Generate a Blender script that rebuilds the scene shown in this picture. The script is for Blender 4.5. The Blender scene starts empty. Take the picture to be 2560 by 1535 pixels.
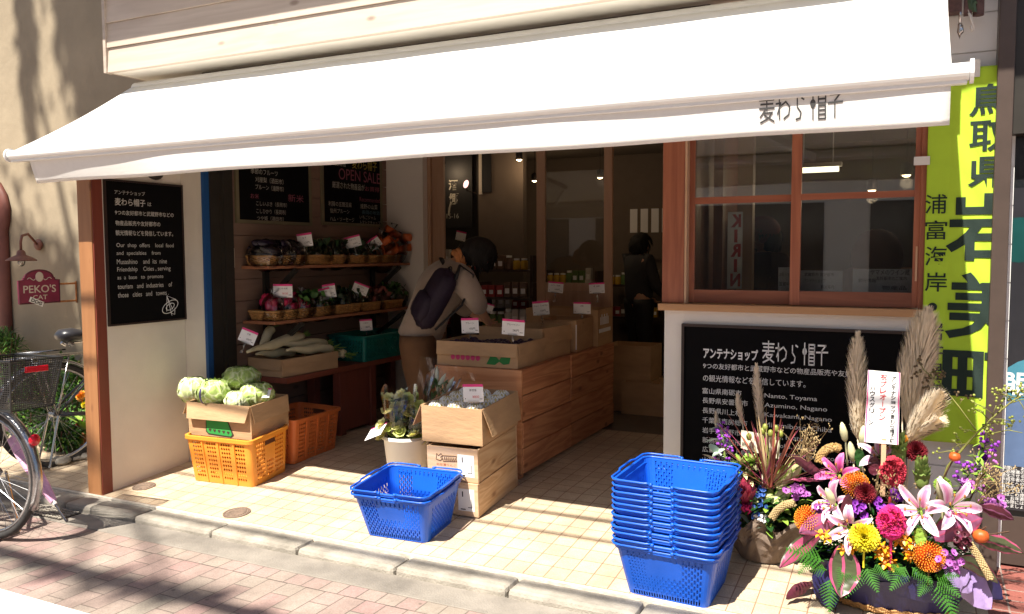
import bpy, bmesh, math, random
from mathutils import Vector, Matrix, noise as mnoise
R = math.radians
C = bpy.context.scene.collection
SC = bpy.context.scene
random.seed(7)

# ---------------------------------------------------------------- camera, world, sun, exposure
FPX = 2043.0                       # focal length in pixels of a 2560 px wide picture
YAW, PITCH, ROLL, EYE = 0.45339, 0.06671, -0.00413, 1.5
_r = Vector((math.cos(YAW), math.sin(YAW), 0))
_w = Vector((-math.sin(YAW) * math.cos(PITCH), math.cos(YAW) * math.cos(PITCH), -math.sin(PITCH)))
_u = _r.cross(_w)
_r, _u = math.cos(ROLL) * _r + math.sin(ROLL) * _u, -math.sin(ROLL) * _r + math.cos(ROLL) * _u
cam = bpy.data.objects.new('camera', bpy.data.cameras.new('camera'))
C.objects.link(cam)
cam.data.sensor_width = 36.0
cam.data.lens = FPX / 2560 * 36
cam.data.clip_start, cam.data.clip_end = 0.05, 500
cam.matrix_world = Matrix(((_r.x, _u.x, -_w.x, 0), (_r.y, _u.y, -_w.y, 0), (_r.z, _u.z, -_w.z, EYE), (0, 0, 0, 1)))
SC.camera = cam

SUN = Vector((0.20, 1.0, -1.64)).normalized()          # direction the light travels
sun = bpy.data.objects.new('sun', bpy.data.lights.new('sun', 'SUN'))
C.objects.link(sun)
sun.data.energy, sun.data.angle, sun.data.color = 5.0, R(0.5), (1.0, 0.93, 0.82)
sun.rotation_euler = SUN.to_track_quat('-Z', 'Y').to_euler()
sun.location = (0, -3, 9)
wd = bpy.data.worlds.new('World'); SC.world = wd; wd.use_nodes = True
_n = wd.node_tree.nodes; _sky = _n.new('ShaderNodeTexSky'); _sky.sky_type = 'NISHITA'
_sky.sun_disc = False
_sky.sun_elevation = math.asin(-SUN.z)
_sky.sun_rotation = math.atan2(-SUN.x, -SUN.y)
_sky.air_density, _sky.dust_density = 1.0, 1.5
wd.node_tree.links.new(_sky.outputs[0], _n['Background'].inputs[0])
_n['Background'].inputs[1].default_value = 0.055
SC.view_settings.view_transform = 'Standard'; SC.view_settings.look = 'None'
SC.view_settings.gamma = 1.0; SC.view_settings.use_curve_mapping = False
SC.view_settings.exposure = 1.22
SC.cycles.use_denoising = True
SC.cycles.max_bounces = 10; SC.cycles.transparent_max_bounces = 24
SC.cycles.sample_clamp_indirect = 4

# ---------------------------------------------------------------- pixel to world helpers
EYEV = Vector((0, 0, EYE))
def ray(x, y):
    return (x - 1280) * _r - (y - 767.5) * _u + FPX * _w
def atY(x, y, Y): d = ray(x, y); return EYEV + d * (Y / d.y)
def atX(x, y, X): d = ray(x, y); return EYEV + d * (X / d.x)
def atZ(x, y, Z): d = ray(x, y); return EYEV + d * ((Z - EYE) / d.z)
def floor_z(y):
    return 0.0 if y < 3.375 else (0.08 * (y - 3.375) if y < 4.4 else 0.082 + 0.012 * (y - 4.4))
def on_floor(x, y):
    p = atZ(x, y, 0)
    for _ in range(12): p = atZ(x, y, floor_z(p.y))
    return p
def depth(p): return (Vector(p) - EYEV).dot(_w)

# ---------------------------------------------------------------- materials
def _link(nt, a, b): nt.links.new(a, b)
def mat(name, col, rough=0.6, var=0.12, scale=6.0, metal=0.0, bump=0.0, bscale=None, stretch=(1, 1, 1), spec=0.4, trans=0.0, sheen=0.0, coat=0.0, emit=None, alpha=1.0):
    m = bpy.data.materials.new(name); m.use_nodes = True
    nt = m.node_tree; b = nt.nodes['Principled BSDF']
    b.inputs['Roughness'].default_value = rough; b.inputs['Metallic'].default_value = metal
    b.inputs['Specular IOR Level'].default_value = spec
    b.inputs['Coat Weight'].default_value = coat
    if alpha < 1: b.inputs['Alpha'].default_value = alpha
    if sheen: b.inputs['Sheen Weight'].default_value = sheen
    tc = nt.nodes.new('ShaderNodeTexCoord'); mp = nt.nodes.new('ShaderNodeMapping')
    mp.inputs['Scale'].default_value = stretch
    _link(nt, tc.outputs['Object'], mp.inputs[0])
    nz = nt.nodes.new('ShaderNodeTexNoise'); nz.inputs['Scale'].default_value = scale
    nz.inputs['Detail'].default_value = 6; nz.inputs['Roughness'].default_value = 0.6
    _link(nt, mp.outputs[0], nz.inputs['Vector'])
    mx = nt.nodes.new('ShaderNodeMix'); mx.data_type = 'RGBA'
    lo = [c * (1 - var) for c in col[:3]] + [1]; hi = [min(1, c * (1 + var)) for c in col[:3]] + [1]
    mr = nt.nodes.new('ShaderNodeMapRange'); mr.inputs[1].default_value = 0.3; mr.inputs[2].default_value = 0.7
    _link(nt, nz.outputs[0], mr.inputs[0]); _link(nt, mr.outputs[0], mx.inputs['Factor'])
    mx.inputs['A'].default_value = lo; mx.inputs['B'].default_value = hi
    _link(nt, mx.outputs['Result'], b.inputs['Base Color'])
    if trans:
        b.inputs['Transmission Weight'].default_value = trans
    if bump:
        bp = nt.nodes.new('ShaderNodeBump'); bp.inputs['Strength'].default_value = bump; bp.inputs['Distance'].default_value = 0.01
        n2 = nt.nodes.new('ShaderNodeTexNoise'); n2.inputs['Scale'].default_value = bscale or scale * 5; n2.inputs['Detail'].default_value = 5
        _link(nt, mp.outputs[0], n2.inputs['Vector'])
        _link(nt, n2.outputs[0], bp.inputs['Height']); _link(nt, bp.outputs[0], b.inputs['Normal'])
    if emit:
        b.inputs['Emission Color'].default_value = (*emit[:3], 1); b.inputs['Emission Strength'].default_value = emit[3]
    m['tc'] = 0
    return m
def wood(name, c1, c2, axis='X', ring=9.0, rough=0.55, knots=True, coat=0.0):
    m = bpy.data.materials.new(name); m.use_nodes = True
    nt = m.node_tree; b = nt.nodes['Principled BSDF']; b.inputs['Roughness'].default_value = rough; b.inputs['Coat Weight'].default_value = coat
    tc = nt.nodes.new('ShaderNodeTexCoord'); mp = nt.nodes.new('ShaderNodeMapping')
    s = {'X': (0.9, 9, 9), 'Y': (9, 0.9, 9), 'Z': (9, 9, 0.9)}[axis]
    mp.inputs['Scale'].default_value = s
    _link(nt, tc.outputs['Object'], mp.inputs[0])
    oi = nt.nodes.new('ShaderNodeObjectInfo'); va = nt.nodes.new('ShaderNodeVectorMath'); va.operation = 'ADD'
    _link(nt, mp.outputs[0], va.inputs[0])
    cx = nt.nodes.new('ShaderNodeCombineXYZ'); ml = nt.nodes.new('ShaderNodeMath'); ml.operation = 'MULTIPLY'; ml.inputs[1].default_value = 37
    _link(nt, oi.outputs['Random'], ml.inputs[0])
    for i in range(3): _link(nt, ml.outputs[0], cx.inputs[i])
    _link(nt, cx.outputs[0], va.inputs[1])
    nz = nt.nodes.new('ShaderNodeTexNoise'); nz.inputs['Scale'].default_value = 1.0; nz.inputs['Detail'].default_value = 3; nz.inputs['Distortion'].default_value = 0.6
    _link(nt, va.outputs[0], nz.inputs['Vector'])
    mu = nt.nodes.new('ShaderNodeMath'); mu.operation = 'MULTIPLY'; mu.inputs[1].default_value = ring
    _link(nt, nz.outputs[0], mu.inputs[0])
    fr = nt.nodes.new('ShaderNodeMath'); fr.operation = 'PINGPONG'; fr.inputs[1].default_value = 1.0
    _link(nt, mu.outputs[0], fr.inputs[0])
    n2 = nt.nodes.new('ShaderNodeTexNoise'); n2.inputs['Scale'].default_value = 9; n2.inputs['Detail'].default_value = 4
    _link(nt, va.outputs[0], n2.inputs['Vector'])
    ad = nt.nodes.new('ShaderNodeMath'); ad.operation = 'MULTIPLY_ADD'; ad.inputs[1].default_value = 0.35; 
    _link(nt, n2.outputs[0], ad.inputs[0]); 
    m2 = nt.nodes.new('ShaderNodeMath'); m2.operation = 'MULTIPLY'; m2.inputs[1].default_value = 0.65
    _link(nt, fr.outputs[0], m2.inputs[0]); _link(nt, m2.outputs[0], ad.inputs[2])
    mx = nt.nodes.new('ShaderNodeMix'); mx.data_type = 'RGBA'
    mx.inputs['A'].default_value = (*c1, 1); mx.inputs['B'].default_value = (*c2, 1)
    _link(nt, ad.outputs[0], mx.inputs['Factor'])
    out = mx.outputs['Result']
    if knots:
        vo = nt.nodes.new('ShaderNodeTexVoronoi'); vo.inputs['Scale'].default_value = 1.0
        mk = nt.nodes.new('ShaderNodeMapping')
        mk.inputs['Scale'].default_value = {'X': (3.2, 7, 7), 'Y': (7, 3.2, 7), 'Z': (7, 7, 3.2)}[axis]
        _link(nt, tc.outputs['Object'], mk.inputs[0]); _link(nt, mk.outputs[0], vo.inputs['Vector'])
        lt = nt.nodes.new('ShaderNodeMapRange'); lt.inputs[1].default_value = 0.06; lt.inputs[2].default_value = 0.14; lt.inputs[3].default_value = 0.75; lt.inputs[4].default_value = 0
        _link(nt, vo.outputs['Distance'], lt.inputs[0])
        k = nt.nodes.new('ShaderNodeMix'); k.data_type = 'RGBA'
        k.inputs['B'].default_value = (c1[0] * 0.45, c1[1] * 0.38, c1[2] * 0.35, 1)
        _link(nt, lt.outputs[0], k.inputs['Factor']); _link(nt, out, k.inputs['A']); out = k.outputs['Result']
    hv = nt.nodes.new('ShaderNodeHueSaturation'); vr = nt.nodes.new('ShaderNodeMapRange'); vr.inputs[3].default_value = 0.78; vr.inputs[4].default_value = 1.18
    _link(nt, oi.outputs['Random'], vr.inputs[0]); _link(nt, vr.outputs[0], hv.inputs['Value']); _link(nt, out, hv.inputs['Color']); out = hv.outputs['Color']
    _link(nt, out, b.inputs['Base Color'])
    bp = nt.nodes.new('ShaderNodeBump'); bp.inputs['Strength'].default_value = 0.12; bp.inputs['Distance'].default_value = 0.004
    _link(nt, n2.outputs[0], bp.inputs['Height']); _link(nt, bp.outputs[0], b.inputs['Normal'])
    return m
def pavers(name, c1, c2, mortar, bw, bh, msize, rotz=0.0, off=(0, 0, 0), offset=0.5, bias=0.0, rough=0.75, stain=0.25, bump=0.35):
    m = bpy.data.materials.new(name); m.use_nodes = True
    nt = m.node_tree; b = nt.nodes['Principled BSDF']; b.inputs['Roughness'].default_value = rough
    b.inputs['Specular IOR Level'].default_value = 0.25
    tc = nt.nodes.new('ShaderNodeTexCoord'); mp = nt.nodes.new('ShaderNodeMapping')
    mp.inputs['Location'].default_value = off; mp.inputs['Rotation'].default_value = (0, 0, rotz)
    _link(nt, tc.outputs['Object'], mp.inputs[0])
    br = nt.nodes.new('ShaderNodeTexBrick'); br.offset = offset; br.squash = 1
    br.inputs['Scale'].default_value = 1; br.inputs['Brick Width'].default_value = bw; br.inputs['Row Height'].default_value = bh
    br.inputs['Mortar Size'].default_value = msize; br.inputs['Mortar Smooth'].default_value = 0.15; br.inputs['Bias'].default_value = bias
    br.inputs['Color1'].default_value = (*c1, 1); br.inputs['Color2'].default_value = (*c2, 1); br.inputs['Mortar'].default_value = (*mortar, 1)
    _link(nt, mp.outputs[0], br.inputs['Vector'])
    nz = nt.nodes.new('ShaderNodeTexNoise'); nz.inputs['Scale'].default_value = 2.3; nz.inputs['Detail'].default_value = 8; nz.inputs['Roughness'].default_value = 0.7
    _link(nt, tc.outputs['Object'], nz.inputs['Vector'])
    n2 = nt.nodes.new('ShaderNodeTexNoise'); n2.inputs['Scale'].default_value = 160; n2.inputs['Detail'].default_value = 2
    _link(nt, tc.outputs['Object'], n2.inputs['Vector'])
    mr = nt.nodes.new('ShaderNodeMapRange'); mr.inputs[1].default_value = 0.3; mr.inputs[2].default_value = 0.7; mr.inputs[3].default_value = 1 - stain; mr.inputs[4].default_value = 1.08
    _link(nt, nz.outputs[0], mr.inputs[0])
    m2 = nt.nodes.new('ShaderNodeMapRange'); m2.inputs[1].default_value = 0.3; m2.inputs[2].default_value = 0.7; m2.inputs[3].default_value = 0.82; m2.inputs[4].default_value = 1.12
    _link(nt, n2.outputs[0], m2.inputs[0])
    mm = nt.nodes.new('ShaderNodeMath'); mm.operation = 'MULTIPLY'; _link(nt, mr.outputs[0], mm.inputs[0]); _link(nt, m2.outputs[0], mm.inputs[1])
    mu = nt.nodes.new('ShaderNodeMix'); mu.data_type = 'RGBA'; mu.blend_type = 'MULTIPLY'; mu.inputs['Factor'].default_value = 1
    _link(nt, br.outputs['Color'], mu.inputs['A']); _link(nt, mm.outputs[0], mu.inputs['B'])
    n3 = nt.nodes.new('ShaderNodeTexNoise'); n3.inputs['Scale'].default_value = 1.1; n3.inputs['Detail'].default_value = 10; n3.inputs['Roughness'].default_value = 0.78
    _link(nt, tc.outputs['Object'], n3.inputs['Vector'])
    m3 = nt.nodes.new('ShaderNodeMapRange'); m3.inputs[1].default_value = 0.50; m3.inputs[2].default_value = 0.68; m3.inputs[4].default_value = 0.55
    _link(nt, n3.outputs[0], m3.inputs[0])
    gm = nt.nodes.new('ShaderNodeMix'); gm.data_type = 'RGBA'; gm.inputs['B'].default_value = (c2[0] * .62, c2[1] * .56, c2[2] * .52, 1)
    _link(nt, m3.outputs[0], gm.inputs['Factor']); _link(nt, mu.outputs['Result'], gm.inputs['A'])
    vo = nt.nodes.new('ShaderNodeTexVoronoi'); vo.inputs['Scale'].default_value = 5.0; _link(nt, tc.outputs['Object'], vo.inputs['Vector'])
    m4 = nt.nodes.new('ShaderNodeMapRange'); m4.inputs[1].default_value = 0.035; m4.inputs[2].default_value = 0.06; m4.inputs[3].default_value = 0.7; m4.inputs[4].default_value = 0.0
    _link(nt, vo.outputs['Distance'], m4.inputs[0])
    g2 = nt.nodes.new('ShaderNodeMix'); g2.data_type = 'RGBA'; g2.inputs['B'].default_value = (c2[0] * .35, c2[1] * .33, c2[2] * .32, 1)
    _link(nt, m4.outputs[0], g2.inputs['Factor']); _link(nt, gm.outputs['Result'], g2.inputs['A'])
    _link(nt, g2.outputs['Result'], b.inputs['Base Color'])
    iv = nt.nodes.new('ShaderNodeMath'); iv.operation = 'SUBTRACT'; iv.inputs[0].default_value = 1; _link(nt, br.outputs['Fac'], iv.inputs[1])
    ad = nt.nodes.new('ShaderNodeMath'); ad.operation = 'MULTIPLY_ADD'; ad.inputs[1].default_value = 0.25; _link(nt, n2.outputs[0], ad.inputs[0]); _link(nt, iv.outputs[0], ad.inputs[2])
    bp = nt.nodes.new('ShaderNodeBump'); bp.inputs['Strength'].default_value = bump; bp.inputs['Distance'].default_value = 0.004
    _link(nt, ad.outputs[0], bp.inputs['Height']); _link(nt, bp.outputs[0], b.inputs['Normal'])
    return m
def clear_film(name, tint=(1, 1, 1), amount=0.25, rough=0.08):
    m = bpy.data.materials.new(name); m.use_nodes = True; nt = m.node_tree
    for n in list(nt.nodes): nt.nodes.remove(n)
    o = nt.nodes.new('ShaderNodeOutputMaterial'); t = nt.nodes.new('ShaderNodeBsdfTransparent'); t.inputs[0].default_value = (*tint, 1)
    g = nt.nodes.new('ShaderNodeBsdfGlossy'); g.inputs['Roughness'].default_value = rough
    fr = nt.nodes.new('ShaderNodeFresnel'); fr.inputs[0].default_value = 1.5
    mr = nt.nodes.new('ShaderNodeMath'); mr.operation = 'MULTIPLY_ADD'; mr.inputs[1].default_value = 1.0; mr.inputs[2].default_value = amount * 0.25
    _link(nt, fr.outputs[0], mr.inputs[0])
    mx = nt.nodes.new('ShaderNodeMixShader'); _link(nt, mr.outputs[0], mx.inputs[0]); _link(nt, t.outputs[0], mx.inputs[1]); _link(nt, g.outputs[0], mx.inputs[2])
    _link(nt, mx.outputs[0], o.inputs[0])
    return m

# ---------------------------------------------------------------- mesh builder and object helpers
class MB:
    def __init__(s): s.v, s.f, s.m = [], [], []
    def add(s, vs, fs, mi=0):
        o = len(s.v); s.v += [Vector(p) for p in vs]
        s.f += [tuple(i + o for i in f) for f in fs]; s.m += [mi] * len(fs); return s
    def box(s, c, d, mi=0, rot=None, taper=1.0):
        hx, hy, hz = d[0] / 2, d[1] / 2, d[2] / 2; vs = []
        for z in (-hz, hz):
            t = taper if z > 0 else 1
            for x, y in ((-hx, -hy), (hx, -hy), (hx, hy), (-hx, hy)): vs.append(Vector((x * t, y * t, z)))
        if rot: vs = [rot @ p for p in vs]
        c = Vector(c)
        return s.add([p + c for p in vs], [(3, 2, 1, 0), (4, 5, 6, 7), (0, 1, 5, 4), (1, 2, 6, 5), (2, 3, 7, 6), (3, 0, 4, 7)], mi)
    def bb(s, a, b, mi=0):
        return s.box([(a[i] + b[i]) / 2 for i in range(3)], [abs(b[i] - a[i]) for i in range(3)], mi)
    def beam(s, p, q, w, h, mi=0, up=(0, 0, 1)):
        p, q = Vector(p), Vector(q); d = (q - p); L = d.length; d.normalize()
        u = Vector(up); x = d.cross(u)
        if x.length < 1e-4: x = d.cross(Vector((1, 0, 0)))
        x.normalize(); u = x.cross(d)
        M = Matrix((x, d, u)).transposed()
        return s.box((p + q) / 2, (w, L, h), mi, M)
    def tube(s, pts, r, n=8, mi=0, closed=False, flat=1.0):
        pts = [Vector(p) for p in pts]; N = len(pts); vs = []; fs = []
        pu = None
        for i, p in enumerate(pts):
            a = pts[(i - 1) % N] if (closed or i > 0) else p
            b = pts[(i + 1) % N] if (closed or i < N - 1) else p
            t = (b - a); t = t.normalized() if t.length > 1e-9 else Vector((0, 0, 1))
            if pu is None:
                pu = t.cross(Vector((0, 0, 1)))
                if pu.length < 0.05: pu = t.cross(Vector((0, 1, 0)))
            pu = (pu - t * pu.dot(t)).normalized(); w = t.cross(pu)
            rr = r[i] if isinstance(r, (list, tuple)) else r
            for k in range(n):
                an = 2 * math.pi * k / n
                vs.append(p + pu * (math.cos(an) * rr) + w * (math.sin(an) * rr * flat))
        for i in range(N if closed else N - 1):
            j = (i + 1) % N
            for k in range(n):
                k2 = (k + 1) % n
                fs.append((i * n + k, i * n + k2, j * n + k2, j * n + k))
        if not closed:
            fs.append(tuple(range(n - 1, -1, -1))); fs.append(tuple((N - 1) * n + k for k in range(n)))
        return s.add(vs, fs, mi)
    def lathe(s, prof, n=24, c=(0, 0, 0), mi=0, M=None, cap=True):
        vs = []; fs = []; c = Vector(c)
        for r_, z in prof:
            for k in range(n):
                a = 2 * math.pi * k / n; p = Vector((r_ * math.cos(a), r_ * math.sin(a), z))
                vs.append((M @ p if M else p) + c)
        for i in range(len(prof) - 1):
            for k in range(n):
                k2 = (k + 1) % n; fs.append((i * n + k, i * n + k2, (i + 1) * n + k2, (i + 1) * n + k))
        if cap:
            fs.append(tuple(range(n - 1, -1, -1))); fs.append(tuple((len(prof) - 1) * n + k for k in range(n)))
        return s.add(vs, fs, mi)
    def grid(s, fn, nu, nv, mi=0):
        vs = [fn(i / nu, j / nv) for j in range(nv + 1) for i in range(nu + 1)]
        fs = [(j * (nu + 1) + i, j * (nu + 1) + i + 1, (j + 1) * (nu + 1) + i + 1, (j + 1) * (nu + 1) + i) for j in range(nv) for i in range(nu)]
        return s.add(vs, fs, mi)
    def ell(s, c, r, nu=16, nv=10, mi=0, M=None, disp=None):
        c = Vector(c); r = (r, r, r) if not isinstance(r, (tuple, list)) else r; vs = []; fs = []
        for j in range(nv + 1):
            th = math.pi * j / nv
            for i in range(nu):
                ph = 2 * math.pi * i / nu
                d = Vector((math.sin(th) * math.cos(ph), math.sin(th) * math.sin(ph), math.cos(th)))
                k = 1 + (disp(d) if disp else 0)
                p = Vector((d.x * r[0] * k, d.y * r[1] * k, d.z * r[2] * k))
                vs.append((M @ p if M else p) + c)
        for j in range(nv):
            for i in range(nu):
                i2 = (i + 1) % nu; fs.append((j * nu + i, (j + 1) * nu + i, (j + 1) * nu + i2, j * nu + i2))
        return s.add(vs, fs, mi)
    def xf(s, M):
        s.v = [M @ p for p in s.v]; return s
    def join(s, o, M=None, mi=None):
        return s.add([M @ p if M else p for p in o.v], o.f, 0) if mi is None and not any(o.m) else s._joinm(o, M, mi)
    def _joinm(s, o, M, mi):
        b = len(s.v); s.v += [M @ p if M else p.copy() for p in o.v]
        s.f += [tuple(i + b for i in f) for f in o.f]; s.m += [mi if mi is not None else k for k in o.m]; return s
    def build(s, name, mats, parent=None, smooth=False, bevel=0.0, solid=0.0, loc=None, merge=False, sub=0, offset=0.0):
        me = bpy.data.meshes.new(name); me.from_pydata([tuple(p) for p in s.v], [], s.f)
        for m in (mats if isinstance(mats, (list, tuple)) else [mats]): me.materials.append(m)
        if any(s.m): me.polygons.foreach_set('material_index', s.m)
        if merge:
            b = bmesh.new(); b.from_mesh(me); bmesh.ops.remove_doubles(b, verts=b.verts, dist=1e-5)
            bmesh.ops.recalc_face_normals(b, faces=b.faces); b.to_mesh(me); b.free()
        if smooth: me.polygons.foreach_set('use_smooth', [True] * len(me.polygons))
        o = bpy.data.objects.new(name, me); C.objects.link(o)
        if parent: o.parent = parent
        if loc: o.location = loc
        if solid:
            q = o.modifiers.new('solid', 'SOLIDIFY'); q.thickness = solid; q.offset = offset
        if bevel:
            q = o.modifiers.new('bevel', 'BEVEL'); q.width = bevel; q.segments = 2; q.limit_method = 'ANGLE'; q.angle_limit = R(40)
        if sub:
            q = o.modifiers.new('sub', 'SUBSURF'); q.levels = sub; q.render_levels = sub
        me.update()
        return o
def tag(o, label, cat, group=None):
    o['label'] = label; o['category'] = cat
    if group: o['group'] = group
    return o
def thing(name, label, cat, loc=(0, 0, 0), rotz=0.0, group=None, rot=None):
    o = bpy.data.objects.new(name, None); C.objects.link(o); o.empty_display_size = 0.1
    o.location = loc; o.rotation_euler = rot if rot else (0, 0, rotz)
    return tag(o, label, cat, group)
def struct(o): o['kind'] = 'structure'; return o
def stuff(o): o['kind'] = 'stuff'; return o
def dup(root, loc=None, rot=None, label=None, group=None):
    def cp(o, par):
        c = o.copy(); C.objects.link(c)
        if par: c.parent = par
        for ch in list(o.children): cp(ch, c)
        return c
    r_ = cp(root, None)
    if loc is not None: r_.location = loc
    if rot is not None: r_.rotation_euler = rot
    if label: r_['label'] = label
    if group: r_['group'] = group
    return r_
_tmpc = None
def text_mesh(body, bold=0.0):
    cu = bpy.data.curves.new('lettering', 'FONT'); cu.body = body; cu.align_x = 'LEFT'; cu.offset = bold; cu.resolution_u = 3
    o = bpy.data.objects.new('lettering', cu); C.objects.link(o)
    bpy.context.view_layer.update()
    dg = bpy.context.evaluated_depsgraph_get()
    me = bpy.data.meshes.new_from_object(o.evaluated_get(dg))
    vs = [v.co.copy() for v in me.vertices]; fs = [tuple(p.vertices) for p in me.polygons]
    bpy.data.objects.remove(o); bpy.data.curves.remove(cu); bpy.data.meshes.remove(me)
    return vs, fs
def text_into(mb, body, origin, right, up, w=None, h=None, bold=0.0, mi=0, center=False):
    """lay lettering into a mesh: left middle of the line at origin, line width w and/or glyph height h"""
    vs, fs = text_mesh(body, bold)
    if not vs: return
    x0 = min(v.x for v in vs); x1 = max(v.x for v in vs); y0 = min(v.y for v in vs); y1 = max(v.y for v in vs)
    sx = w / (x1 - x0) if w else None; sy = h / (y1 - y0) if h else None
    if sx is None: sx = sy
    if sy is None: sy = sx
    right = Vector(right); up = Vector(up); origin = Vector(origin)
    cx = (x0 + x1) / 2 if center else x0
    mb.add([origin + right * ((v.x - cx) * sx) + up * ((v.y - (y0 + y1) / 2) * sy) for v in vs], fs, mi)

# ================================================================ materials of the place
M_brick = pavers('street_brick', (0.37, 0.245, 0.222), (0.345, 0.30, 0.25), (0.17, 0.135, 0.115), 0.23, 0.112, 0.0032, rotz=R(90), off=(0.03, 0.02, 0), stain=0.42)
M_brick2 = pavers('edge_brick', (0.36, 0.24, 0.22), (0.34, 0.295, 0.245), (0.16, 0.13, 0.11), 0.105, 0.11, 0.0035, off=(0, -2.904 + 0.11 * 27, 0), offset=0.0, stain=0.3)
M_tile = pavers('floor_tile', (0.66, 0.54, 0.385), (0.60, 0.465, 0.32), (0.30, 0.17, 0.115), 0.104, 0.116, 0.0028, off=(1.387 + 0.104 * 40, -3.49 + 0.116 * 40, 0), offset=0.0, rough=0.5, stain=0.34, bump=0.3)
M_redtile = pavers('red_tile', (0.30, 0.10, 0.08), (0.24, 0.09, 0.075), (0.30, 0.22, 0.19), 0.10, 0.10, 0.004, offset=0.0, rough=0.55)
M_kerb = mat('kerb_concrete', (0.31, 0.28, 0.235), 0.9, 0.38, 5, bump=0.5, bscale=90)
M_gutter = mat('gutter_concrete', (0.235, 0.21, 0.18), 0.9, 0.3, 4, bump=0.45, bscale=110)
M_roadpaint = mat('road_paint', (0.80, 0.79, 0.76), 0.7, 0.06, 30)
M_stucco = mat('stucco', (0.30, 0.245, 0.17), 0.9, 0.14, 1.6, bump=0.8, bscale=7)
M_plaster = mat('white_plaster', (0.72, 0.66, 0.56), 0.85, 0.04, 5, bump=0.15, bscale=120)
M_plaster2 = mat('white_board_wall', (0.74, 0.70, 0.63), 0.7, 0.03, 4, bump=0.08, bscale=150)
M_siding = wood('whitewashed_board', (0.40, 0.325, 0.265), (0.50, 0.42, 0.35), 'X', 6, 0.6)
M_soffit = mat('soffit_paint', (0.74, 0.70, 0.62), 0.6, 0.03, 3)
M_post = wood('stained_post', (0.24, 0.105, 0.04), (0.33, 0.15, 0.06), 'Z', 5, 0.5)
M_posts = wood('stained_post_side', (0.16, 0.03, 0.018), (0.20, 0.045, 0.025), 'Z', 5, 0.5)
M_blue = mat('blue_tape', (0.012, 0.075, 0.24), 0.5, 0.05)
M_dark = mat('dark_frame', (0.025, 0.022, 0.018), 0.45, 0.2)
M_plank = wood('wall_plank', (0.155, 0.095, 0.068), (0.195, 0.125, 0.09), 'Y', 6, 0.65)
M_cedar = wood('red_cedar', (0.23, 0.068, 0.034), (0.36, 0.125, 0.062), 'Z', 10, 0.45, knots=False)
M_cedarX = wood('red_cedar_rail', (0.23, 0.068, 0.034), (0.34, 0.115, 0.057), 'X', 8, 0.45, knots=False)
M_sill = wood('sill_wood', (0.50, 0.25, 0.10), (0.58, 0.32, 0.15), 'X', 6, 0.45, knots=False)
M_paleX = wood('pale_wood_x', (0.55, 0.36, 0.20), (0.62, 0.43, 0.26), 'X', 7, 0.5)
M_paleZ = wood('pale_wood_z', (0.50, 0.31, 0.18), (0.58, 0.38, 0.24), 'Z', 8, 0.5, knots=False)
M_doorwood = wood('door_wood', (0.34, 0.20, 0.12), (0.40, 0.25, 0.16), 'Z', 8, 0.5, knots=False)
M_glass = clear_film('window_glass', (0.88, 0.90, 0.88), 0.50, 0.0)
M_doorglass = clear_film('door_glass', (0.93, 0.93, 0.92), 0.05, 0.0)
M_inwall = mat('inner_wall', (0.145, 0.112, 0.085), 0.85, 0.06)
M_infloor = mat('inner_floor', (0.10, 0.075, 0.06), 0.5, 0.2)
M_black = mat('black_paint', (0.013, 0.013, 0.014), 0.55, 0.15, 20)
M_board = mat('blackboard', (.0055, .0052, .0055), .8, .12, 3, spec=.06)
M_chalk = mat('white_letters', (0.75, 0.75, 0.73), 0.7, 0.03)
M_steel = mat('steel', (0.55, 0.55, 0.55), 0.25, 0.08, 30, metal=1.0)
M_iron = mat('dark_iron', (0.06, 0.05, 0.045), 0.5, 0.2, 30, metal=0.6)
M_pillar = mat('dark_door_metal', (0.085, 0.062, 0.052), 0.4, 0.08, 12, metal=0.3)
M_bulb = mat('lamp_glow', (1, 0.9, 0.7), 0.4, 0.0, emit=(1.0, 0.72, 0.42, 4.0))
M_tube = mat('tube_glow', (1, 1, 1), 0.4, 0.0, emit=(1.0, 0.86, 0.6, 1.5))
M_white = mat('white_paint', (0.78, 0.78, 0.76), 0.5, 0.03)

# ================================================================ ground
b = MB(); b.add([(-40, -30, -.048), (40, -30, -.048), (40, 2.905, -.048), (-40, 2.905, -.048)], [(0, 1, 2, 3)])
struct(b.build('street_paving', M_brick))
b = MB(); b.add([(-40, 2.905, -.047), (40, 2.905, -.047), (40, 3.014, -.047), (-40, 3.014, -.047)], [(0, 1, 2, 3)])
struct(b.build('street_edge_course', M_brick2))
b = MB(); b.bb((-40, 3.014, -.2), (40, 3.2, -.0435)); struct(b.build('gutter', M_gutter, bevel=.004))
b = MB(); b.bb((-40, 2.10, -.0478), (40, 2.275, -.0435)); struct(b.build('road_marking', M_roadpaint))
kx = atZ(1011, 1400, 0).x; b = MB()
for k in range(-22, 10):
    x0 = kx + k * 0.60; h = random.uniform(-.003, .003)
    b.bb((x0 + .003, 3.19, -.1), (x0 + .597, 3.348, 0.0 + h - .004))
struct(b.build('kerb', M_kerb, bevel=.022))
b = MB()
prof = [3.372, 3.6, 3.8, 4.0, 4.2, 4.4, 5.0, 5.6, 6.05]
b.grid(lambda u, v: Vector((-12 + 12.32 * u, prof[round(v * 8)], floor_z(prof[round(v * 8)]) + .001)), 1, 8)
struct(b.build('tiled_pavement', M_tile))
b = MB()
b.grid(lambda u, v: Vector((.32 + 6 * u, prof[round(v * 8)], floor_z(prof[round(v * 8)]) - .002)), 1, 8)
struct(b.build('red_tile_pavement', M_redtile))
b = MB(); b.bb((-6, 6.05, .0), (3, 10, .098)); struct(b.build('shop_floor', M_infloor))
b = MB(); b.add([(-150, -150, -.3), (150, -150, -.3), (150, 150, -.3), (-150, 150, -.3)], [(0, 1, 2, 3)]); struct(b.build('ground', M_gutter))

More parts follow.
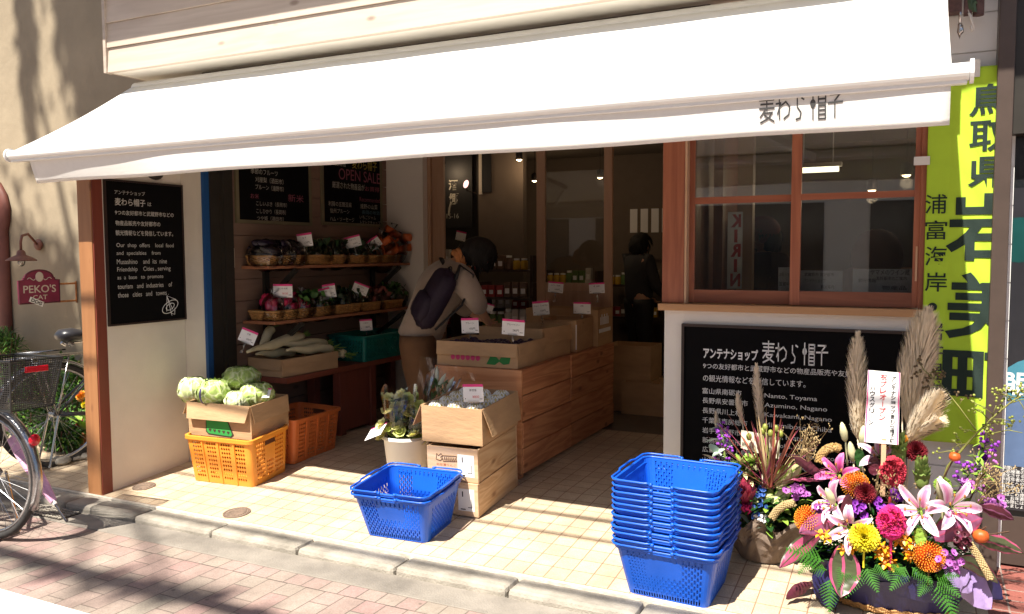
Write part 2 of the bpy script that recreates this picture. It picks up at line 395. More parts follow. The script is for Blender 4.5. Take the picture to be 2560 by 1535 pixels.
def manhole(px, py, r, label):
    p = on_floor(px, py); t = thing('manhole_cover', label, 'manhole cover', p + Vector((0, 0, .002)), rot=(math.atan(.08), 0, 0))
    b = MB(); b.lathe([(r, -.01), (r, .004), (r * .86, .004), (r * .84, .001), (r * .1, .001)], 36, cap=False); b.build('rim', mat('rusty_rim', (.17, .12, .09), .75, .35, 30), t)
    b = MB(); b.lathe([(r * .82, -.01), (r * .82, .003), (0.001, .003)], 36, cap=False)
    for k in range(-3, 4):
        w = math.sqrt(max(0, .72 - (k / 4.2) ** 2)) * r * .8
        b.bb((-w, k * r * .2 - .004, .003), (w, k * r * .2 + .004, .006))
    b.build('lid', mat('cast_iron', (.20, .145, .11), .75, .35, 40), t)
manhole(592, 1283, .078, 'small round iron manhole cover in the sunny tiles near the kerb')
manhole(360, 1217, .07, 'small round iron manhole cover close against the foot of the white side wall')
p = atZ(135, 1275, -.04)
t = thing('drain_grate', 'rusty chequered drain grate in the gutter beside the bicycle wheel', 'drain grate', (p.x, 3.105, -.041))
b = MB(); b.bb((-.2, -.07, -.01), (.2, .07, .002)); b.build('frame', M_iron, t)
b = MB()
for i in range(14):
    for j in range(5): b.box((-.18 + i * .0277, -.056 + j * .028, .004), (.018, .018, .006), rot=Matrix.Rotation(R(45), 3, 'Z'))
b.build('tread', M_kerb, t)

b = MB(); b.bb((-40, 3.349, -.05), (40, 3.374, .0005)); struct(b.build('edging_mortar', mat('edging_mortar', (.56, .51, .43), .9, .25, 14, bump=.4)))
# ================================================================ the shop building
bld = thing('shop_building', 'greengrocer shop building with whitewashed board overhang and open wood-framed front', 'building', (0, 0, 0))
b = MB()
for k in range(12):                                                     # lapped boards of the overhang
    z0 = 2.69 + k * .159; t_ = .012
    b.add([(-4.79, 3.745, z0), (.10, 3.745, z0), (.10, 3.745 + t_, z0 + .156), (-4.79, 3.745 + t_, z0 + .156),
           (-4.79, 3.785, z0), (.10, 3.785, z0), (.10, 3.785, z0 + .156), (-4.79, 3.785, z0 + .156)],
          [(0, 1, 2, 3), (4, 7, 6, 5), (0, 4, 5, 1), (3, 2, 6, 7), (0, 3, 7, 4), (1, 5, 6, 2)])
b.build('siding', M_siding, bld)
b = MB(); b.bb((-4.797, 3.737, 2.687), (-4.772, 3.79, 4.5)); b.bb((-4.79, 3.79, 2.69), (-4.78, 5.19, 4.5)); b.build('corner_trim', M_siding, bld)
b = MB(); b.bb((-4.78, 3.79, 2.692), (.10, 4.09, 2.73)); b.build('soffit', M_soffit, bld, bevel=.004)
b = MB(); b.bb((-4.64, 4.091, 2.66), (.10, 6.3, 2.73)); b.build('porch_ceiling', M_plank, bld)
b = MB(); b.bb((-4.77, 3.80, 2.74), (.10, 3.82, 4.5)); b.bb((-4.64, 6.3, 2.6), (1.3, 6.4, 4.5)); b.build('upper_wall', M_soffit, bld)
b = MB(); b.bb((-5.0, 3.30, 3.615), (1.2, 4.6, 3.69)); b.build('eave', M_soffit, bld)
b = MB()
b.add([(x, y, z) for x in (-4.60, -4.486) for y, z in ((3.44, 0), (4.06, 0), (4.06, 2.56), (3.44, 2.17))], [(0, 3, 2, 1), (4, 5, 6, 7), (0, 1, 5, 4), (1, 2, 6, 5), (2, 3, 7, 6), (3, 0, 4, 7)])
b.bb((-4.60, 4.062, 0), (-4.285, 4.15, 2.56)); b.build('wing_wall', M_plaster, bld)
b = MB(); b.bb((-4.612, 3.372, 0), (-4.490, 3.437, 2.15)); b.build('corner_post', M_post, bld, bevel=.003)
b = MB(); b.bb((-4.489, 3.378, 0), (-4.481, 3.447, 2.15)); b.build('corner_trim', M_posts, bld)
b = MB(); b.bb((-4.284, 4.045, .05), (-4.258, 4.088, 2.65)); b.build('masking_strip', M_blue, bld)
b = MB(); b.bb((-4.30, 4.09, .05), (-4.25, 4.17, 2.65)); b.build('door_jamb', M_dark, bld)
b = MB(); b.bb((-4.30, 4.172, .05), (-4.245, 4.29, 2.65)); b.bb((-4.245, 4.20, .05), (-4.235, 4.25, 2.65)); b.build('shutter_guide', M_dark, bld)
b = MB(); pl = .155
for k in range(17):
    z0 = .08 + k * pl; b.bb((-4.32, 4.29, z0), (-4.28 + random.uniform(-.001, .001), 6.2, z0 + pl - .005))
b.bb((-4.36, 4.29, .05), (-4.321, 6.2, 2.65))
b.build('plank_wall', M_plank, bld)
b = MB(); b.bb((-4.36, 6.201, .05), (-3.895, 6.36, 2.652)); b.build('pillar', M_plaster2, bld)
b = MB(); b.bb((-4.24, 4.04, 2.40), (-.9, 4.09, 2.69)); b.build('lintel', mat('brown_lintel', (.10, .06, .045), .6, .15), bld)
# bay on the right: lower wall, window, sill
def XY(px, Y): return atY(px, 700, Y).x
BY = 4.2
b = MB(); b.bb((-1.155, BY, 0), (.062, BY + .10, 1.195)); b.bb((-1.155, BY + .10, 0), (-1.10, 6.3, 1.195)); b.build('bay_wall', M_plaster2, bld)
b = MB(); b.bb((-1.18, BY - .045, 1.196), (.062, BY + .12, 1.232)); b.build('window_sill', M_sill, bld, bevel=.004)
x0, x1 = XY(1656, BY), XY(1722, BY)
b = MB(); b.bb((x0, BY - .01, 1.233), (x1 - .024, BY + .10, 2.652)); b.build('window_post', M_cedar, bld, bevel=.004)
b = MB(); b.bb((x1 - .023, BY - .006, 1.233), (x1 - .012, BY + .08, 2.65)); b.build('post_edge', M_paleZ, bld)
b = MB(); b.bb((XY(2295, BY), BY - .01, 1.233), (.058, BY + .10, 2.652)); b.build('window_jamb', M_cedar, bld, bevel=.003)
b = MB(); b.bb((-1.155, BY + .101, 1.233), (-1.11, 6.3, 2.652)); b.bb((x1, BY, 2.34), (XY(2294, BY), BY + .1, 2.652)); b.build('bay_inner_wall', M_cedarX, bld)
def sash(xa, xb, Y, ga, gb, mid0, mid1, bot):
    """one sliding sash: outer pixel columns xa..xb, glass pixel columns ga..gb at plane Y"""
    X = [XY(q, Y) for q in (xa, ga, gb, xb)]
    zb0, zb1 = 1.236, atY((ga + gb) / 2, bot, Y).z
    zm0, zm1 = atY((ga + gb) / 2, mid1, Y).z, atY((ga + gb) / 2, mid0, Y).z
    b = MB(); th = .032
    b.bb((X[0], Y, zb0), (X[1], Y + th, 2.34)); b.bb((X[2], Y, zb0), (X[3], Y + th, 2.34))
    fr = b.build('window_sash', M_cedar, bld, bevel=.002)
    for za_, zc_ in ((zb0, zb1), (zm0, zm1), (2.28, 2.34)):
        b = MB(); b.bb((X[1], Y + .002, za_), (X[2], Y + th - .002, zc_)); b.build('rail', M_cedarX, fr)
    b = MB(); b.bb((X[1] - .004, Y + .013, zb1 - .004), (X[2] + .004, Y + .018, zm0 + .004)); b.bb((X[1] - .004, Y + .013, zm1 - .004), (X[2] + .004, Y + .018, 2.285))
    b.build('pane', M_glass, fr)
    return fr
sash(1717, 1992, BY + .045, 1735, 1977, 490, 507, 726)
s2 = sash(1974, 2297, BY + .006, 1999, 2280, 480, 496, 730)
b = MB(); b.bb((XY(2287, BY), BY + .003, 1.36), (XY(2292, BY), BY + .007, 1.52)); b.build('pull', M_paleZ, s2)
# white boarded wall right of the bay, with lapped lines
b = MB()
for k in range(24):
    z0 = .0 + k * .17
    b.bb((.064, BY + .02 + (k % 2) * .001, z0), (.40, BY + .12, z0 + .164))
b.bb((.064, BY + .03, 0), (.40, BY + .13, 4.4)); b.build('side_cladding', M_white, bld)
# interior shell
b = MB()
b.bb((-6.0, 9.5, 0), (3.0, 9.6, 2.75)); b.bb((1.2, 4.32, 0), (1.3, 9.5, 2.75)); b.bb((-4.75, 6.37, 0), (-4.65, 9.5, 2.75))
b.bb((.41, 4.33, 0), (1.2, 4.40, 2.75))
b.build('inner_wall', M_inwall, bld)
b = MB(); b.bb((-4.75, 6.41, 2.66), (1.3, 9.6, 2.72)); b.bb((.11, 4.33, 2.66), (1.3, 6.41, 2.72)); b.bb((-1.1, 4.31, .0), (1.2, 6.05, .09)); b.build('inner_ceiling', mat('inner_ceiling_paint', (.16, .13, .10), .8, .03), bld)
b = MB(); b.bb((-4.75, 6.3, 3.7), (1.3, 9.7, 3.8)); b.bb((-4.78, 3.74, 4.61), (1.3, 9.7, 4.7)); b.build('roof', M_soffit, bld)
# door frame and the sliding glazed leaf
DY = 6.3
b = MB(); b.bb((-3.893, DY - .03, .09), (-3.86, DY + .05, 2.652)); b.bb((-3.859, DY, .09), (-3.74, DY + .03, 2.652)); b.bb((-3.74, DY, 2.42), (-1.2, DY + .06, 2.652))
b.build('door_frame', M_doorwood, bld, bevel=.003)
b = MB(); X = [XY(q, DY) for q in (1345, 1366, 1512, 1532)]
b.bb((X[0], DY - .03, .11), (X[1], DY + .005, 2.42)); b.bb((X[2], DY - .03, .11), (X[3], DY + .005, 2.42))
zt, zb = atY(1440, 707, DY).z, atY(1440, 728, DY).z
b.bb((X[1], DY - .028, zb), (X[2], DY + .003, zt)); b.bb((X[1], DY - .02, .11), (X[2], DY - .005, zb - .002)); b.bb((X[1], DY - .028, 2.36), (X[2], DY + .003, 2.42))
lf = b.build('sliding_door', M_doorwood, bld, bevel=.002)
b = MB(); b.bb((X[1], DY - .016, zt), (X[2], DY - .011, 2.36)); b.build('pane', M_doorglass, lf)
# second leaf standing open behind
b = MB(); X2 = [-3.30, -3.25, -2.80, -2.75]
b.bb((X2[0], DY + .07, .11), (X2[1], DY + .10, 2.42)); b.bb((X2[1], DY + .07, 1.75), (X2[2], DY + .10, 1.80)); b.bb((X2[1], DY + .08, .11), (X2[2], DY + .095, 1.75))
# ================================================================ awning
AX0, AX1, AY, AZ = -4.78, .105, 3.10, 2.085
TY, TZ = 3.93, 2.60
aw = thing('awning', 'wide white fabric awning stretched over the shop front, lettered at its right end', 'awning', (0, 0, 0))
M_fab = mat('awning_fabric', (.80, .79, .76), .8, .02, 40, bump=.15, bscale=300)
_nt = M_fab.node_tree; _tl = _nt.nodes.new('ShaderNodeBsdfTranslucent'); _tl.inputs[0].default_value = (.8, .74, .62, 1); _ms = _nt.nodes.new('ShaderNodeMixShader'); _ms.inputs[0].default_value = .10
_link(_nt, _nt.nodes['Principled BSDF'].outputs[0], _ms.inputs[1]); _link(_nt, _tl.outputs[0], _ms.inputs[2]); _link(_nt, _ms.outputs[0], _nt.nodes['Material Output'].inputs[0])
def fab(u, v):
    x = AX0 + .02 + (AX1 - AX0 - .02) * u; y = AY + (TY - AY) * v; z = AZ + .03 + (TZ - AZ) * v
    sag = -.018 * math.sin(math.pi * v) + .004 * math.sin(u * 40) * math.sin(math.pi * v)
    return Vector((x, y, z + sag))
b = MB(); b.grid(fab, 60, 12); b.build('fabric', M_fab, aw, smooth=True, solid=.004)
VZ0 = 1.925
def val(u, v):
    x = AX0 + .13 + (AX1 - AX0 - .13) * u - .02 * v * (1 - u)
    sw = .008 * math.sin(u * 17) + .004 * math.sin(u * 41 + 1)
    inn = .040 + .09 * max(0, 1 - u * 3.0)                       # the left end hangs further back
    y = AY - .002 + v * (inn * .4 + sw * .6) + .01 * v * v
    z = AZ - .005 + (VZ0 - AZ + .003 * math.sin(u * 24)) * v
    return Vector((x, y, z))
b = MB(); b.grid(val, 120, 8); vl = b.build('valance', M_fab, aw, smooth=True, solid=.002)
M_bar = mat('bar_enamel', (.76, .76, .74), .3, .02)
b = MB(); b.tube([(AX0 - .03, AY, AZ), (.158, AY, AZ)], .030, 20); b.bb((AX0 - .02, AY - .012, AZ - .040), (.152, AY + .020, AZ - .012)); b.build('front_bar', M_bar, aw, smooth=False, bevel=.003)
for x0, x1 in ((.1585, .170), (AX0 - .042, AX0 - .0305)):
    b = MB(); b.tube([(x0, AY, AZ), (x1, AY, AZ)], .04, 20); b.build('end_cap', M_white, aw)
b = MB(); b.tube([(AX0 + .02, TY + .03, TZ + .01), (.12, TY + .03, TZ + .01)], .05, 16); b.build('roller', M_white, aw)
for x in (-4.2, -.35):
    b = MB(); dx = .55 if x < -2 else -.55
    b.beam((x, TY, TZ - .06), (x + dx, (TY + AY) / 2 + .1, (TZ + AZ) / 2 - .09), .035, .05); b.beam((x + dx, (TY + AY) / 2 + .1, (TZ + AZ) / 2 - .09), (x + dx * .35, AY + .03, AZ - .02), .03, .045)
    b.build('arm', M_bar, aw, bevel=.004)

# shop lettering drawn as strokes: list of polylines in a unit box per glyph
LOGO = [
 [[(.0, .88), (.9, .88)], [(.46, 1), (.46, .46)], [(.08, .72), (.84, .72)], [(.0, .55), (.92, .55)], [(.36, .50), (.04, .22)], [(.28, .36), (.80, .38), (.55, .16), (.05, .0)], [(.30, .28), (.90, .02)]],
 [[(.22, .92), (.22, .1)], [(.02, .70), (.30, .72), (.10, .30)], [(.26, .58), (.62, .76), (.86, .55), (.80, .25), (.5, .1)]],
 [[(.30, .84), (.30, .52), (.52, .30), (.46, .08), (.22, .04)], [(.56, .86), (.70, .80)]],
 [[(.22, .98), (.22, .0)], [(.55, .92), (.98, .92)], [(.55, .92), (.55, .60)], [(.98, .92), (.98, .60)], [(.55, .60), (.98, .60)], [(.55, .76), (.98, .76)], [(.56, .50), (.56, .0)], [(.97, .50), (.97, .0)], [(.56, .50), (.97, .50)], [(.56, .33), (.97, .33)], [(.56, .17), (.97, .17)], [(.56, .0), (.97, .0)]],
 [[(.22, .90), (.80, .90), (.50, .66)], [(.50, .66), (.50, .02)], [(.10, .58), (.95, .60)]],
]
LOGO_DOTS = {3: [(.22, .60, .17)]}
def logo_into(mb, place, h, gap=1.03, w=.050, mi=0):
    """place(x, y) maps lettering coordinates (height 1) into space"""
    for g, strokes in enumerate(LOGO):
        for st in strokes:
            for (xa, ya), (xb, yb) in zip(st[:-1], st[1:]):
                d = Vector((xb - xa, yb - ya)); L = d.length; d /= L; n = Vector((-d.y, d.x)) * w; e = d * (w * .8)
                q = [Vector((xa, ya)) - e - n, Vector((xb, yb)) + e - n, Vector((xb, yb)) + e + n, Vector((xa, ya)) - e + n]
                mb.add([place(p.x + g * gap, p.y) for p in q], [(0, 1, 2, 3)], mi)
        for cx, cy, r_ in LOGO_DOTS.get(g, []):
            mb.add([place(cx + g * gap + r_ * math.cos(a * math.pi / 10), cy + r_ * math.sin(a * math.pi / 10)) for a in range(20)], [tuple(range(20))], mi)
# on the valance
xa = atY(1902, 275, AY + .03).x; xb = atY(2108, 260, AY + .03).x; hz0 = atY(2000, 302, AY + .03).z; hz1 = atY(2000, 240, AY + .03).z
W_ = 5.08
def onval(x, y):
    X_ = xa + (xb - xa) * x / W_; Z_ = hz0 + (hz1 - hz0) * y
    u = (X_ - AX0 - .13) / (AX1 - AX0 - .13); v = (Z_ - AZ) / (VZ0 - AZ)
    p = val(u, v); return Vector((X_, p.y - .004, Z_))
b = MB(); logo_into(b, onval, 1, w=.036); b.build('lettering', mat('grey_letters', (.06, .06, .06), .7, .05), vl)

# ================================================================ neighbours
nb = thing('neighbour_house', 'tan stucco house left of the shop with a brown arched doorway', 'building', (0, 0, 0))
NY = 5.2
b = MB(); b.bb((-16, NY, 0), (-4.66, NY + .3, 7)); b.build('wall', M_stucco, nb)
pts = []
xd = XY(14, NY)
for k in range(11): pts.append((xd, NY - .02, .1 + k * .155))
for k in range(9):
    a = k / 8 * R(80); pts.append((xd + .16 * math.sin(a * 2) - .9 * (1 - math.cos(a)), NY - .02, 1.75 + .62 * math.sin(a)))
b = MB(); b.tube(pts, .10, 10, flat=.5); b.build('door_surround', mat('brown_trim', (.13, .04, .028), .6, .2), nb, smooth=True)
rb = thing('neighbour_shop', 'dark brown metal-framed glass entrance right of the lime banner', 'building', (0, 0, 0))
PY = 4.12
xp0, xp1 = XY(2476, PY), XY(2518, PY)
b = MB(); b.bb((xp0, PY, 0), (xp1, PY + .4, 3.6)); b.build('pillar', M_pillar, rb, bevel=.004)
b = MB(); b.bb((xp1, PY + .12, .08), (xp1 + 1.3, PY + .16, .30)); b.build('door_rail', M_pillar, rb)
b = MB(); b.bb((xp1, PY + .02, 2.0), (xp1 + 1.3, PY + .16, 3.6)); b.build('transom', M_dark, rb)
b = MB(); b.bb((xp1, PY + .135, .30), (xp1 + 1.3, PY + .145, 2.2)); b.build('glass', mat('dark_glass', (.012, .014, .016), .08, .1), rb)
b = MB(); b.bb((xp1, PY + .2, 0), (xp1 + 1.5, PY + .3, 4)); b.build('wall', M_dark, rb)

# across the street, behind the camera: what the panes reflect
ob = thing('opposite_shop', 'cream shop front across the street with a white signboard', 'building', (0, 0, 0))
b = MB(); b.bb((-14, -6.3, 0), (9, -6, 5.2)); b.build('wall', mat('opposite_wall', (.72, .68, .60), .85, .1, 1.5), ob)
b = MB()
for k in range(7): b.bb((-13 + k * 3.1, -6.02, .3), (-10.6 + k * 3.1, -5.97, 2.3))
b.build('window', mat('opposite_glass', (.03, .035, .04), .15, .2), ob)
b = MB(); b.bb((-11, -6.03, 2.7), (5, -5.9, 3.3)); b.build('signboard', M_white, ob)
# overhead lines and a street tree whose shade crosses the paving
M_cable = mat('cable_sheath', (.03, .03, .03), .6, .1)
def cable(y, z, r, dy, label):
    b = MB(); b.tube([(-22 + k * 3.0, y + dy * (-22 + k * 3.0), z - .4 * math.sin(math.pi * k / 13)) for k in range(14)], r, 8)
    tag(b.build('overhead_cable', M_cable), label, 'cable', 'cables over the street')
def shadow_y(yg, z): return yg - z / 1.64
cable(shadow_y(4.13, 5.2), 5.6, .018, .004, 'overhead cable nearest the shop, shading the inner tiles')
cable(shadow_y(3.86, 5.2), 5.6, .014, -.003, 'second overhead cable from the shop, shading the outer tiles')
cable(shadow_y(3.30, 6.0), 6.4, .018, .006, 'third overhead cable from the shop, shading the kerb')
cable(shadow_y(2.55, 6.0), 6.4, .045, .0, 'thick overhead cable over the brick street')

# ================================================================ plastic baskets and crates
M_bluep = mat('blue_plastic', (.006, .095, .56), .36, .16, 3.5, spec=.5, bump=.04, bscale=60)
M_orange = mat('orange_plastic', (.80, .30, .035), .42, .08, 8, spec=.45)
M_orange2 = mat('darker_orange_plastic', (.62, .16, .04), .5, .1, 8)  # darker, redder orange for the second crate
M_teal = mat('teal_plastic', (.01, .17, .15), .45, .1, 8)
M_card = mat('cardboard', (.46, .29, .155), .8, .14, 3.5, bump=.3, bscale=18, stretch=(1, 1, 3))
M_cardin = mat('cardboard_inside', (.40, .25, .13), .85, .06, 5)
TILT = math.atan(.08)
def perim(hx, hy, rc, n=5):
    """rounded rectangle, list of (x, y) anticlockwise"""
    P = []
    for cx, cy, a0 in ((hx - rc, -hy + rc, -90), (hx - rc, hy - rc, 0), (-hx + rc, hy - rc, 90), (-hx + rc, -hy + rc, 180)):
        for k in range(n + 1):
            a = R(a0 + 90 * k / n); P.append((cx + rc * math.cos(a), cy + rc * math.sin(a)))
    return P
def cellwall(mb, p00, p10, p11, p01, cols, rows, kind, solid=lambda i, j: False, mi=0):
    """one perforated side: bilinear patch split in cells, each with a real hole"""
    p00, p10, p11, p01 = map(Vector, (p00, p10, p11, p01))
    def P(u, v): return (p00 * (1 - u) + p10 * u) * (1 - v) + (p01 * (1 - u) + p11 * u) * v
    for i in range(cols):
        sh = .5 if (kind == 'slot' and i % 2) else 0.0
        edges = [0.0] + [min(1, max(0, (j + sh) / rows)) for j in range(1, rows + 1)] + [1.0]
        edges = sorted(set(round(e, 5) for e in edges))
        u0, u1 = i / cols, (i + 1) / cols
        for a, bb_ in zip(edges[:-1], edges[1:]):
            if bb_ - a < 1e-4: continue
            c = [P(u0, a), P(u1, a), P(u1, bb_), P(u0, bb_)]
            if solid((u0 + u1) / 2, (a + bb_) / 2) or bb_ - a < .7 / rows:
                mb.add(c, [(0, 1, 2, 3)], mi); continue
            if kind == 'slot':
                x0, x1, y0, y1 = u0 + (u1 - u0) * .22, u1 - (u1 - u0) * .22, a + (bb_ - a) * .14, bb_ - (bb_ - a) * .14
                h = [P(x0, y0), P(x1, y0), P(x1, y1), P(x0, y1)]
            else:
                um, vm = (u0 + u1) / 2, (a + bb_) / 2; ku, kv = (u1 - u0) * .45, (bb_ - a) * .45
                h = [P(um, vm - kv), P(um + ku, vm), P(um, vm + kv), P(um - ku, vm)]
                mb.add(c + h, [(0, 1, 4), (1, 2, 5), (2, 3, 6), (3, 0, 7), (0, 4, 7), (1, 5, 4), (2, 6, 5), (3, 7, 6)], mi); continue
            mb.add(c + h, [(0, 1, 5, 4), (1, 2, 6, 5), (2, 3, 7, 6), (3, 0, 4, 7)], mi)
def tray_body(mb, bx, by, tx, ty, h, rcb, rct, cols, rows, kind, solids, z0=.0):
    Bq = perim(bx, by, rcb); Tq = perim(tx, ty, rct); n = len(Bq); z1 = h
    cs = [5, 11, 17, 23]                                           # last point of each corner arc
    for s in range(4):
        a, b_ = (cs[s - 1], cs[s - 1] + 1) if s else (23, 0)
        a, b_ = cs[s - 1] % n, (cs[s - 1] + 1) % n
        cellwall(mb, (*Bq[a], z0), (*Bq[b_], z0), (*Tq[b_], z1), (*Tq[a], z1), cols[s % 2], rows, kind, solids[s % 2])
        c0 = b_
        for k in range(5):
            i, j = c0 + k, c0 + k + 1
            mb.add([(*Bq[i], z0), (*Bq[j], z0), (*Tq[j], z1), (*Tq[i], z1)], [(0, 1, 2, 3)])
    mb.add([(*p, z0) for p in Bq], [tuple(range(n - 1, -1, -1))])
def make_basket():
    t = thing('shopping_basket', 'basket', 'shopping basket', (0, 0, 0))
    mb = MB(); H = .235
    sol_l = lambda u, v: (.27 < u < .73 and .48 < v < .86) or v > .93
    sol_s = lambda u, v: v > .80 or u < .05 or u > .95
    tray_body(mb, .178, .150, .222, .205, H, .03, .045, (26, 20), 8, 'slot', (sol_l, sol_s))
    mb.build('body', M_bluep, t, solid=.0026, merge=True)
    mb = MB(); P = perim(.225, .208, .048)
    mb.tube([(x, y, H - .002) for x, y in P], .0075, 8, closed=True, flat=.8)
    Q0, Q1 = perim(.224, .207, .047), perim(.229, .212, .05)
    mb.add([(*p, H) for p in Q1] + [(*p, H - .014) for p in Q1], [(i, (i + 1) % 24, 24 + (i + 1) % 24, 24 + i) for i in range(24)])
    mb.build('rim', M_bluep, t, smooth=True)
    for sg in (-1, 1):
        hb = MB(); z = H + .0085
        pts = [(sg * .050, -.214, z), (sg * .064, -.219, z + .001), (sg * .075, -.221, z)]
        pts += [(sg * .19, -.221, z), (sg * .214, -.214, z), (sg * .231, -.19, z), (sg * .232, -.10, z), (sg * .243, -.07, z + .001), (sg * .244, .07, z + .001), (sg * .232, .10, z),
                (sg * .231, .19, z), (sg * .214, .214, z), (sg * .19, .221, z), (sg * .075, .221, z), (sg * .064, .219, z + .001), (sg * .050, .214, z)]
        hb.tube(pts, .0052, 8)
        for y in (-.214, .214): hb.tube([(sg * .040, y, z - .004), (sg * .053, y, z - .004)], .0085, 10)
        hb.build('handle', M_bluep, t, smooth=True)
    return t
bk = make_basket()
bk['label'] = 'bottom blue basket of the nested pair on the sunny tiles'; bk['group'] = 'blue shopping baskets'
bk.location = (-2.383, 3.632, floor_z(3.632) + .004); bk.rotation_euler = (TILT, 0, R(3.4))
dup(bk, (-2.386, 3.630, floor_z(3.632) + .0305), (TILT, 0, R(3.4)), 'upper blue basket nested in the pair beside the wooden fruit crates')
ORD = ['lowest', 'second lowest', 'third from the bottom', 'fourth from the bottom', 'fifth from the bottom', 'sixth from the bottom', 'sixth from the top', 'fifth from the top', 'fourth from the top', 'third from the top', 'second from the top', 'topmost open']
for k in range(12):
    dup(bk, (-.900 + .003 * math.sin(k * 2.1), 3.520 + .003 * math.cos(k * 3), .002 + .0257 * k + floor_z(3.42)), (TILT * .5 + R(.12) * math.sin(k * 2.7), R(.14) * math.sin(k * 1.3), R(-3 + 1.0 * math.sin(k * 1.7))), ORD[k] + ' blue basket in the tall stack of twelve')
def make_crate(m, label, group):
    t = thing('harvest_crate', label, 'plastic crate', (0, 0, 0), group=group); H = .305
    sol_l = lambda u, v: min(abs(u - q) for q in (0, .25, .5, .75, 1)) < .03 or v < .07 or v > .88
    sol_s = lambda u, v: min(abs(u - q) for q in (0, .34, .66, 1)) < .03 or v < .07 or v > .88 or (.34 < u < .66 and v > .42)
    mb = MB(); tray_body(mb, .238, .165, .258, .186, H, .025, .03, (24, 18), 11, 'diamond', (sol_l, sol_s))
    mb.build('body', m, t, solid=.004, merge=True)
    mb = MB(); Q1 = perim(.27, .198, .04); Q0 = perim(.252, .18, .03)
    mb.add([(*p, H) for p in Q0] + [(*p, H) for p in Q1] + [(*p, H - .02) for p in Q1], [(i, (i + 1) % 24, 24 + (i + 1) % 24, 24 + i) for i in range(24)] + [(24 + i, 24 + (i + 1) % 24, 48 + (i + 1) % 24, 48 + i) for i in range(24)])
    mb.build('rim', m, t, solid=.003)
    mb = MB()
    for sy in (-1, 1):
        for q in (-.25, 0, .25):
            x = q * .5; mb.beam((x * .93, sy * .167, .0), (x, sy * .189, H - .02), .014, .008, up=(0, sy, 0))
    mb.build('rib', m, t)
    for sx in (-1, 1):
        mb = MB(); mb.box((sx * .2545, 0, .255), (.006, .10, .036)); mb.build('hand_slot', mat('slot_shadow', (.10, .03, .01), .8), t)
    return t
cr = make_crate(M_orange, 'bright orange lattice crate standing under the cabbage carton', 'orange harvest crates')
cr.location = (-3.915, 3.962, floor_z(3.962) + .004); cr.rotation_euler = (TILT, 0, R(4.2))
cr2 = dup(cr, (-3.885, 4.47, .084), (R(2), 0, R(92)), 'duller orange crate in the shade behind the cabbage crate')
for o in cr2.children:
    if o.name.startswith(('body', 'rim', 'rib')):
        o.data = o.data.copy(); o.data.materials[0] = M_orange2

# ================================================================ cardboard boxes
def flap(mb, a, b, out, L, drop, mi=0, th=.004, skew=0.0):
    """flap hinged on edge a-b, leaning along out by drop degrees below horizontal"""
    a, b, out = Vector(a), Vector(b), Vector(out).normalized(); d = out * (L * math.cos(R(drop))) + Vector((0, 0, -L * math.sin(R(drop))))
    e = (b - a).normalized() * skew; n = d.cross(b - a).normalized() * th
    c = [a, b, b + d - e, a + d + e]
    mb.add(c + [p + n for p in c], [(0, 1, 2, 3), (7, 6, 5, 4), (0, 4, 5, 1), (1, 5, 6, 2), (2, 6, 7, 3), (3, 7, 4, 0)], mi)
def make_box(label, w, d, h, flaps, group=None, loc=(0, 0, 0), rot=(0, 0, 0), name='cardboard_box'):
    """flaps: dict side -> (length, drop, skew); sides f b l r"""
    t = thing(name, label, 'cardboard box', loc, rot=rot, group=group); th = .005
    mb = MB(); x, y = w / 2, d / 2
    mb.bb((-x, -y, 0), (x, -y + th, h)); mb.bb((-x, y - th, 0), (x, y, h)); mb.bb((-x, -y + th, 0), (-x + th, y - th, h)); mb.bb((x - th, -y + th, 0), (x, y - th, h)); mb.bb((-x + th, -y + th, 0), (x - th, y - th, .006))
    mb.build('body', M_card, t)
    E_ = {'f': ((-x, -y - .001, h), (x, -y - .001, h), (0, -1, 0)), 'b': ((x, y + .001, h), (-x, y + .001, h), (0, 1, 0)), 'r': ((x + .001, -y, h), (x + .001, y, h), (1, 0, 0)), 'l': ((-x - .001, y, h), (-x - .001, -y, h), (-1, 0, 0))}
    for s, (L, dr, sk) in flaps.items():
        mb = MB(); flap(mb, *E_[s], L, dr, skew=sk); mb.build('flap', M_card, t)
    return t
def fill(t, w, d, z, m, name='filling'):
    mb = MB(); mb.grid(lambda u, v: Vector(((u - .5) * w, (v - .5) * d, z + .012 * math.sin(u * 13) * math.cos(v * 11))), 12, 12)
    return mb.build(name, m, t, smooth=True)
M_print_green = mat('green_print', (.03, .20, .05), .8, .1)
M_print_dark = mat('dark_print', (.05, .03, .02), .8, .1)
M_print_pink = mat('pink_print', (.55, .05, .16), .8, .1)
# carton of cabbages
cb = make_box('open carton with a green printed patch on the orange crate, full of cabbages', .50, .37, .215, {'f': (.105, 72, .02), 'r': (.11, 82, .012), 'l': (.1, 60, .01)}, loc=(-3.935, 3.985, .342), rot=(R(2.5), 0, R(4.2)))
mb = MB(); y = -.1865
q = [(-.105, .150), (-.112, .03), (-.09, .012), (.09, .004), (.112, .02), (.055, .15)]
mb.add([(x, y, z) for x, z in q], [tuple(range(6))], 1); q2 = [(-.098, .150), (-.104, .035), (-.088, .02), (.086, .012), (.098, .025), (.048, .15)]
mb.add([(x, y - .001, z) for x, z in q2], [tuple(range(6))], 0)
for k in range(5):
    x = -.075 + k * .036; z = .043 - k * .002
    mb.add([(x, y - .002, z - .012), (x + .012, y - .002, z + .004), (x + .006, y - .002, z + .011), (x, y - .002, z + .006), (x - .006, y - .002, z + .011), (x - .012, y - .002, z + .004)], [(0, 1, 2, 3, 4, 5)], 1)
mb.build('printed_patch', [mat('bright_green_print', (.035, .30, .06), .8, .1), M_print_dark], cb)
mb = MB(); x = .239
